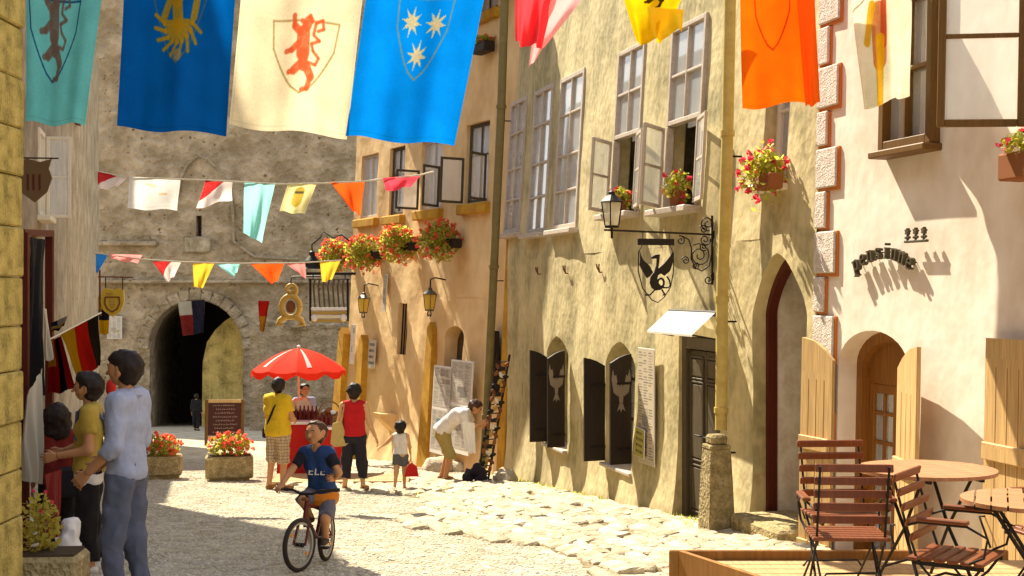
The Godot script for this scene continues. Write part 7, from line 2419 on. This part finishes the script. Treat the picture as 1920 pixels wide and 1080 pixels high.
	# plaques on the apricot wall
	var p1 := on(OL, 696, 690)
	sheet("wall_plaque", "small white lettered plaque on the apricot wall", OL, p1, Vector2(0.45, 0.66), 0.09, poster_tex(Color(0.76, 0.70, 0.62), 41, true), 0.0)
	var p2 := on(OL, 724, 584)
	sheet("wall_plaque", "tall narrow white plaque under the geranium boxes", OL, p2, Vector2(0.22, 0.85), 0.10, poster_tex(Color(0.78, 0.74, 0.66), 42), 0.0)
	var p3 := on(OL, 664, 682)
	sheet("wall_plaque", "tall framed poster at the corner of the apricot house", OL, p3, Vector2(0.3, 0.95), 0.12, poster_tex(Color(0.70, 0.62, 0.56), 43), 0.0)
	sheet("poster", "plain white notice on the tower wall beside the yellow shield sign", TW, on(TW, 205, 635), Vector2(0.75, 1.15), 0.35, poster_tex(Color(0.70, 0.66, 0.6), 44), 0.0)
	# wrought rack of trinkets leaning in the corner
	var base := foot(905, 22.9)
	var top := at(944, 665, 23.4)
	var Rk := thing("trinket_rack", "tall black rack of dangling trinkets leaning against the corner", "rack", Transform3D(Basis(), base))
	var dir := (top - base)
	for s in [-0.09, 0.09]:
		b = MB.new()
		b.tube([Vector3(s, 0.02, 0), Vector3(s * 1.1, 0, 0) + dir * 0.5, Vector3(s * 1.2, 0, 0) + dir], 0.022, 6)
		part(Rk, "upright", b, M.black_wood)
	for i in 14:
		b = MB.new()
		var o := dir * (0.06 + i * 0.068)
		b.tube([o + Vector3(-0.1, 0, 0), o + Vector3(0.1, 0, 0)], 0.012, 5)
		part(Rk, "rung", b, M.black_wood)
		for k in 3:
			b = MB.new()
			b.ball(Transform3D(Basis(Vector3.BACK, i + k), o + Vector3(-0.08 + k * 0.08, -0.05 - 0.03 * ((i + k) % 3), 0.04)), Vector3(0.036, 0.06, 0.03), 7, 5)
			part(Rk, "trinket", b, [M.terracotta, M.black_wood, M.rust, M.gilt_dull, M.iron, M.cream_paint][(i * 2 + k * 5) % 6])
	var hb := on(R0, 929, 655)
	# bags and cloths heaped beside the rack
	var q0 := foot(890, 22.7)
	var H := thing("goods_heap", "dark bags and a hanging white cloth below the bending man's hands", "goods", Transform3D(Basis(), q0))
	b = MB.new()
	var fl := Field.new(Vector3(-0.35, -0.05, -0.3), Vector3(0.35, 0.7, 0.3), 0.03)
	for q in [[-0.12, 0.08, 0.10], [0.1, 0.08, 0.11], [0.02, 0.2, 0.09]]: fl.bone(Vector3(q[0], q[1], 0), Vector3(q[0] + 0.03, q[1] + 0.1, 0), q[2], q[2] * 0.7)
	fl.wrinkle(nz, 0.04, 500.0)
	fl.add_to(b)
	part(H, "dark_bag", b, M.navy)
	part(H, "white_cloth", cloth([[866, 790, 22.6], [890, 793, 22.6], [892, 852, 22.6], [872, 846, 22.6]], 0.03, 1.6, 0.4), M.white_cloth, Transform3D())
	# small dark casket of goods high on the corner
	var cs := thing("wall_showcase", "narrow dark wall showcase of souvenirs beside the downpipe", "showcase", R0 * Transform3D(Basis(), Vector3(on(R0, 928, 700).x + 0.28, on(R0, 928, 700).y, 0.1)))
	part(cs, "case", boxed(Vector3(0, 0.25, 0), Vector3(0.5, 1.15, 0.12), 0.01), M.black_wood)
	for i in 6: part(cs, "souvenir", boxed(Vector3(-0.13 + 0.26 * (i % 2), -0.1 + 0.32 * (i / 2), 0.07), Vector3(0.17, 0.22, 0.03), 0.01), [M.white_paper, M.red_wood, M.cream_paint, M.gilt, M.white_paper, M.red_wood][i])
	# boulders at the foot of the apricot house
	var k := 0
	for q in [[800, 866, 0.30, "rounded boulder beside the small girl at the apricot wall"], [828, 884, 0.36, "pale boulder behind the bending man's legs"], [868, 884, 0.26, "small grey boulder by the goods heap"], [772, 856, 0.24, "low boulder nearest the ochre pilaster"], [945, 905, 0.28, "flat stone at the far foot of the olive wall"]]:
		var bm := MB.new()
		var f2 := Field.new(Vector3(-0.6, -0.3, -0.6), Vector3(0.6, 0.6, 0.6), 0.05)
		var rr: float = q[2]
		f2.bone(Vector3(-rr * 0.4, 0.04, 0), Vector3(rr * 0.4, 0.06, 0.05), rr * 0.7, rr * 0.6)
		f2.wrinkle(nz, 0.07, 130.0 + 60.0 * k)
		f2.add_to(bm)
		solo("boulder", bm, M.slab_0, q[3], "boulder", yaw(ground(q[0], q[1]), 30.0 * k))
		k += 1
	# plaster stub of a broken bracket on the apricot wall
	var st := on(OL, 738, 775)
	var sh := thing("stone_shelf", "broken pale stone shelf jutting from the apricot wall", "shelf", OL * Transform3D(Basis(), Vector3(st.x, st.y, 0)))
	b = MB.new()
	b.prism(Transform3D(Basis(Vector3.UP, PI / 2), Vector3(-0.2, 0, 0)), PackedVector2Array([Vector2(0.1, 0), Vector2(-0.42, 0.0), Vector2(-0.36, -0.12), Vector2(0.1, -0.5)]), 0.45)
	part(sh, "block", b, M.orange_plaster)
	left_goods()
func chalk(w: float, r: RandomNumberGenerator) -> MB:
	var b := MB.new()
	var x := 0.0
	while x < w:
		var l := r.randf_range(0.02, 0.06)
		var h := r.randf_range(0.03, 0.06)
		b.box(Transform3D().translated(Vector3(x + l / 2, h / 2, 0)), Vector3(l, 0.014, 0.003))
		b.box(Transform3D().translated(Vector3(x, h / 2, 0.001)), Vector3(0.012, h, 0.003))
		x += l + r.randf_range(0.015, 0.04)
	return b
func pipe(label: String, px: Array, r: float, m):
	var pts := []
	for q in px: pts.append(at(q[0], q[1], q[2]))
	var P := thing("downpipe", label, "pipe", Transform3D(Basis(), pts[-1]))
	var b := MB.new()
	b.tube(pts, r, 12)
	part(P, "pipe", b, m, Transform3D())
	for i in pts.size():
		var p: Vector3 = pts[i]
		if i == pts.size() - 1: p = p.lerp(pts[i - 1], 0.15)
		b = MB.new()
		b.tube([p + Vector3(0, -0.03, 0), p + Vector3(0, 0.03, 0)], r * 1.22, 12)
		part(P, "collar", b, m, Transform3D())
	for i in 3:
		var p: Vector3 = pts[i + 1]
		b = MB.new()
		b.bar(p + Vector3(0, -0.25, 0), p + Vector3(0, -0.25, 0) - R0.basis.z * (0.10 + r), 0.03, 0.02)
		part(P, "wall_clip", b, M.iron, Transform3D())
func poster_tex(base: Color, sd: int, lettering := false) -> ImageTexture:
	var im := Image.create(64, 128, false, Image.FORMAT_RGB8)
	im.fill(base)
	var r := RandomNumberGenerator.new()
	r.seed = sd
	if lettering:
		for i in 4:
			var y := 14 + i * 28
			var x := 8
			while x < 52:
				var l := r.randi_range(3, 9)
				im.fill_rect(Rect2i(x, y, l, 12), base.darkened(0.72))
				x += l + 3
		return ImageTexture.create_from_image(im)
	for i in 7:
		var c: Color = [Color(0.35, 0.33, 0.3), Color(0.55, 0.5, 0.42), Color(0.5, 0.2, 0.12), Color(0.25, 0.42, 0.55), Color(0.62, 0.55, 0.3), Color(0.4, 0.4, 0.38)][r.randi() % 6]
		if i < 2: im.fill_rect(Rect2i(r.randi_range(2, 30), r.randi_range(4, 100), r.randi_range(14, 30), r.randi_range(12, 26)), c.lerp(base, 0.35))
	for col in 3:
		var y := 4
		while y < 122:
			if r.randf() < 0.84: im.fill_rect(Rect2i(3 + col * 20, y, r.randi_range(10, 18), 1), base.darkened(r.randf_range(0.25, 0.6)))
			y += 3
	return ImageTexture.create_from_image(im)
func sheet(called: String, label: String, T: Transform3D, at_uv, size: Vector2, z: float, tex: Texture2D, _a: float):
	var m := StandardMaterial3D.new()
	m.albedo_texture = tex
	m.roughness = 0.8
	var p := Vector3(at_uv.x, at_uv.y, 0)
	var P := thing(called, label, "poster" if called != "wall_plaque" else "plaque", T * Transform3D(Basis(), p))
	part(P, "backing", boxed(Vector3(size.x / 2, size.y / 2, z), Vector3(size.x, size.y, 0.012), 0.002), M.white_paper)
	var b := MB.new()
	b.quad_uv(Vector3(0.006, 0.006, z + 0.009), Vector3(size.x - 0.006, 0.006, z + 0.009), Vector3(size.x - 0.006, size.y - 0.006, z + 0.009), Vector3(0.006, size.y - 0.006, z + 0.009), Vector2(0, 1), Vector2(1, 1), Vector2(1, 0), Vector2(0, 0))
	part(P, "print", b, m)

# ---------- clothes and goods hung out at the left-hand shop
func hung(called: String, label: String, m, c: Array, rip: float, ph: float):
	var P := thing(called, label, "garment", Transform3D(Basis(), at(c[0][0], c[0][1], c[0][2])), "garments hung out at the shop")
	part(P, "cloth_front", cloth(c, rip, 1.6, ph), m, Transform3D())
	var c2 := []
	for q in c: c2.append([q[0] + 1.5, q[1], q[2] + 0.09])
	part(P, "cloth_back", cloth(c2, rip * 0.8, 1.4, ph + 1.0), m, Transform3D())
	return P
func left_goods():
	var F0 := thing("clothes_rack", "dark red wooden shop frame carrying the hung garments", "rack", Transform3D(Basis(), foot(92, 12.2)))
	for q in [[93, 12.6], [46, 11.4]]:
		var b := MB.new()
		b.bar(foot(q[0], q[1]), at(q[0], 436, q[1]), 0.05, 0.07)
		part(F0, "post", b, M.red_wood, Transform3D())
	var b := MB.new()
	b.bar(at(40, 436, 11.4), at(96, 438, 12.6), 0.06, 0.06)
	part(F0, "top_rail", b, M.red_wood, Transform3D())
	hung("black_coat", "long black coat hanging on the dark red shop frame", M.black_cloth, [[52, 445, 11.6], [88, 450, 11.9], [76, 740, 11.8], [44, 742, 11.5]], 0.05, 0.4)
	hung("tan_shirt", "tan shirt hanging at the top of the shop frame", M.bag_cream, [[54, 432, 11.85], [74, 440, 12.0], [66, 540, 12.0], [50, 520, 11.8]], 0.03, 1.0)
	hung("white_blouse", "white lace blouse hanging low beside the planter", M.linen, [[48, 742, 11.0], [78, 700, 11.2], [76, 905, 11.1], [44, 900, 11.0]], 0.04, 2.0)
	hung("cream_shawl", "cream shawl hanging below the black coat", M.cream_paint, [[50, 745, 11.3], [82, 690, 11.5], [76, 800, 11.4], [58, 806, 11.3]], 0.04, 0.8)
	hung("lace_scarf", "narrow white lace scarf hanging beside the flags", M.linen, [[81, 578, 11.3], [87, 580, 11.35], [98, 672, 11.35], [86, 676, 11.3]], 0.02, 0.3)
	hung("red_rug", "red patterned rug hanging behind the straggly plant", M.dull_red, [[80, 890, 10.4], [118, 880, 10.6], [112, 1000, 10.6], [84, 1010, 10.4]], 0.03, 1.1)
	var sk := thing("white_sack", "pale cloth sack leaning below the red rug", "sack", Transform3D(Basis(), foot(126, 10.6)))
	var fl := Field.new(Vector3(-0.2, -0.05, -0.2), Vector3(0.2, 0.6, 0.2), 0.025)
	fl.bone(Vector3(0, 0.1, 0), Vector3(0.02, 0.42, -0.02), 0.11, 0.07)
	fl.wrinkle(nz, 0.04, 500.0)
	var m := MB.new()
	fl.add_to(m)
	part(sk, "sack_body", m, M.curtain)
	var rb := thing("red_balloon_toy", "bright red round toy hanging behind the man's head", "toy", Transform3D(Basis(), at(208, 728, 13.0)))
	m = MB.new()
	m.ball(Transform3D(), Vector3(0.05, 0.09, 0.05), 12, 8)
	part(rb, "ball", m, M.red_cloth)
	m = MB.new()
	m.tube([Vector3(0, 0.08, 0), Vector3(0.0, 0.3, 0)], 0.004, 4)
	part(rb, "cord", m, M.string)
func more_materials():
	mat("letter_iron", 0.075, 0.058, 0.03, 0.6)
	mat("old_iron", 0.10, 0.085, 0.055, 0.6)
	mat("old_sign", 0.13, 0.075, 0.03, 0.7)
	mat("linen", 0.52, 0.46, 0.36, 0.9)
	mat("wicker", 0.26, 0.14, 0.055, 0.8)
	mat("pale_goods", 0.62, 0.48, 0.34, 0.4)
	mat("bottle", 0.12, 0.012, 0.01, 0.15)
	mat("board_dark", 0.06, 0.02, 0.015, 0.8)
	mat("chalk", 0.30, 0.22, 0.18, 0.9)
	mat("post_stone", 0.40, 0.34, 0.19, 0.95)
	M.post_stone.albedo_texture = M.trough_stone.albedo_texture
	M.post_stone.normal_enabled = true
	M.post_stone.normal_texture = M.trough_stone.normal_texture
	M.post_stone.uv1_triplanar = true
	flag_mat("awning", null, 0.82, 0.78, 0.70)
	flag_mat("parasol_red", null, 0.72, 0.045, 0.02)
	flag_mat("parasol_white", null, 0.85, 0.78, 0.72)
	mat("inner_plaster", 0.72, 0.56, 0.20, 0.95, M.vault_plaster.albedo_texture, Vector3(0.25, 0.25, 0.25))
	var im := Image.create(32, 32, false, Image.FORMAT_RGB8)
	for y in 32:
		for x in 32:
			var k := 1.0
			if x % 8 < 2: k *= 0.72
			if y % 8 < 2: k *= 0.72
			if x % 16 == 5 or y % 16 == 5: k *= 0.8
			im.set_pixel(x, y, Color(k, k * 0.95, k * 0.9))
	mat("plaid_check", 0.50, 0.40, 0.29, 0.9, ImageTexture.create_from_image(im), Vector3(5, 5, 5))

func _ready():
	rng.seed = 77
	nz.seed = 5
	nz.frequency = 0.02
	nz.fractal_octaves = 2
	var cam := Camera3D.new()
	cam.name = "camera"
	cam.position = EYE
	cam.fov = rad_to_deg(2.0 * atan(540.0 / F))
	cam.near = 0.1
	cam.far = 600.0
	add_child(cam)
	cam.current = true
	var we := WorldEnvironment.new()
	we.name = "environment"
	var env := Environment.new()
	env.background_mode = Environment.BG_SKY
	var sky := Sky.new()
	var sm := ProceduralSkyMaterial.new()
	sm.sky_top_color = Color(0.55, 0.59, 0.66)
	sm.sky_horizon_color = Color(0.80, 0.79, 0.75)
	sm.sky_curve = 0.2
	sm.sky_energy_multiplier = 1.15
	sm.ground_bottom_color = Color(0.45, 0.40, 0.32)
	sm.ground_horizon_color = Color(0.7, 0.66, 0.6)
	sky.sky_material = sm
	env.sky = sky
	env.tonemap_mode = Environment.TONE_MAPPER_LINEAR
	env.tonemap_exposure = 2.65
	env.sdfgi_enabled = true
	env.ssao_enabled = true
	env.ssil_enabled = true
	we.environment = env
	add_child(we)
	var sun := DirectionalLight3D.new()
	sun.name = "sun"
	var el := deg_to_rad(48.0)
	var to_sun := Vector3(-0.55 * cos(el), sin(el), -0.835 * cos(el))
	sun.look_at_from_position(to_sun * 50.0, Vector3.ZERO, Vector3.UP)
	sun.light_color = Color(1.0, 0.96, 0.87)
	sun.light_energy = 1.6
	sun.light_angular_distance = 0.5
	sun.shadow_enabled = true
	add_child(sun)
	make_materials()
	mat("faded_white", 0.22, 0.175, 0.13, 0.8)
	frames()
	more_materials()
	street()
	gate_tower()
	left_houses()
	orange_house()
	olive_house()
	pink_house()
	deck()
	flags()
	people()
	plants()
	signs()
	stall()
	furniture()
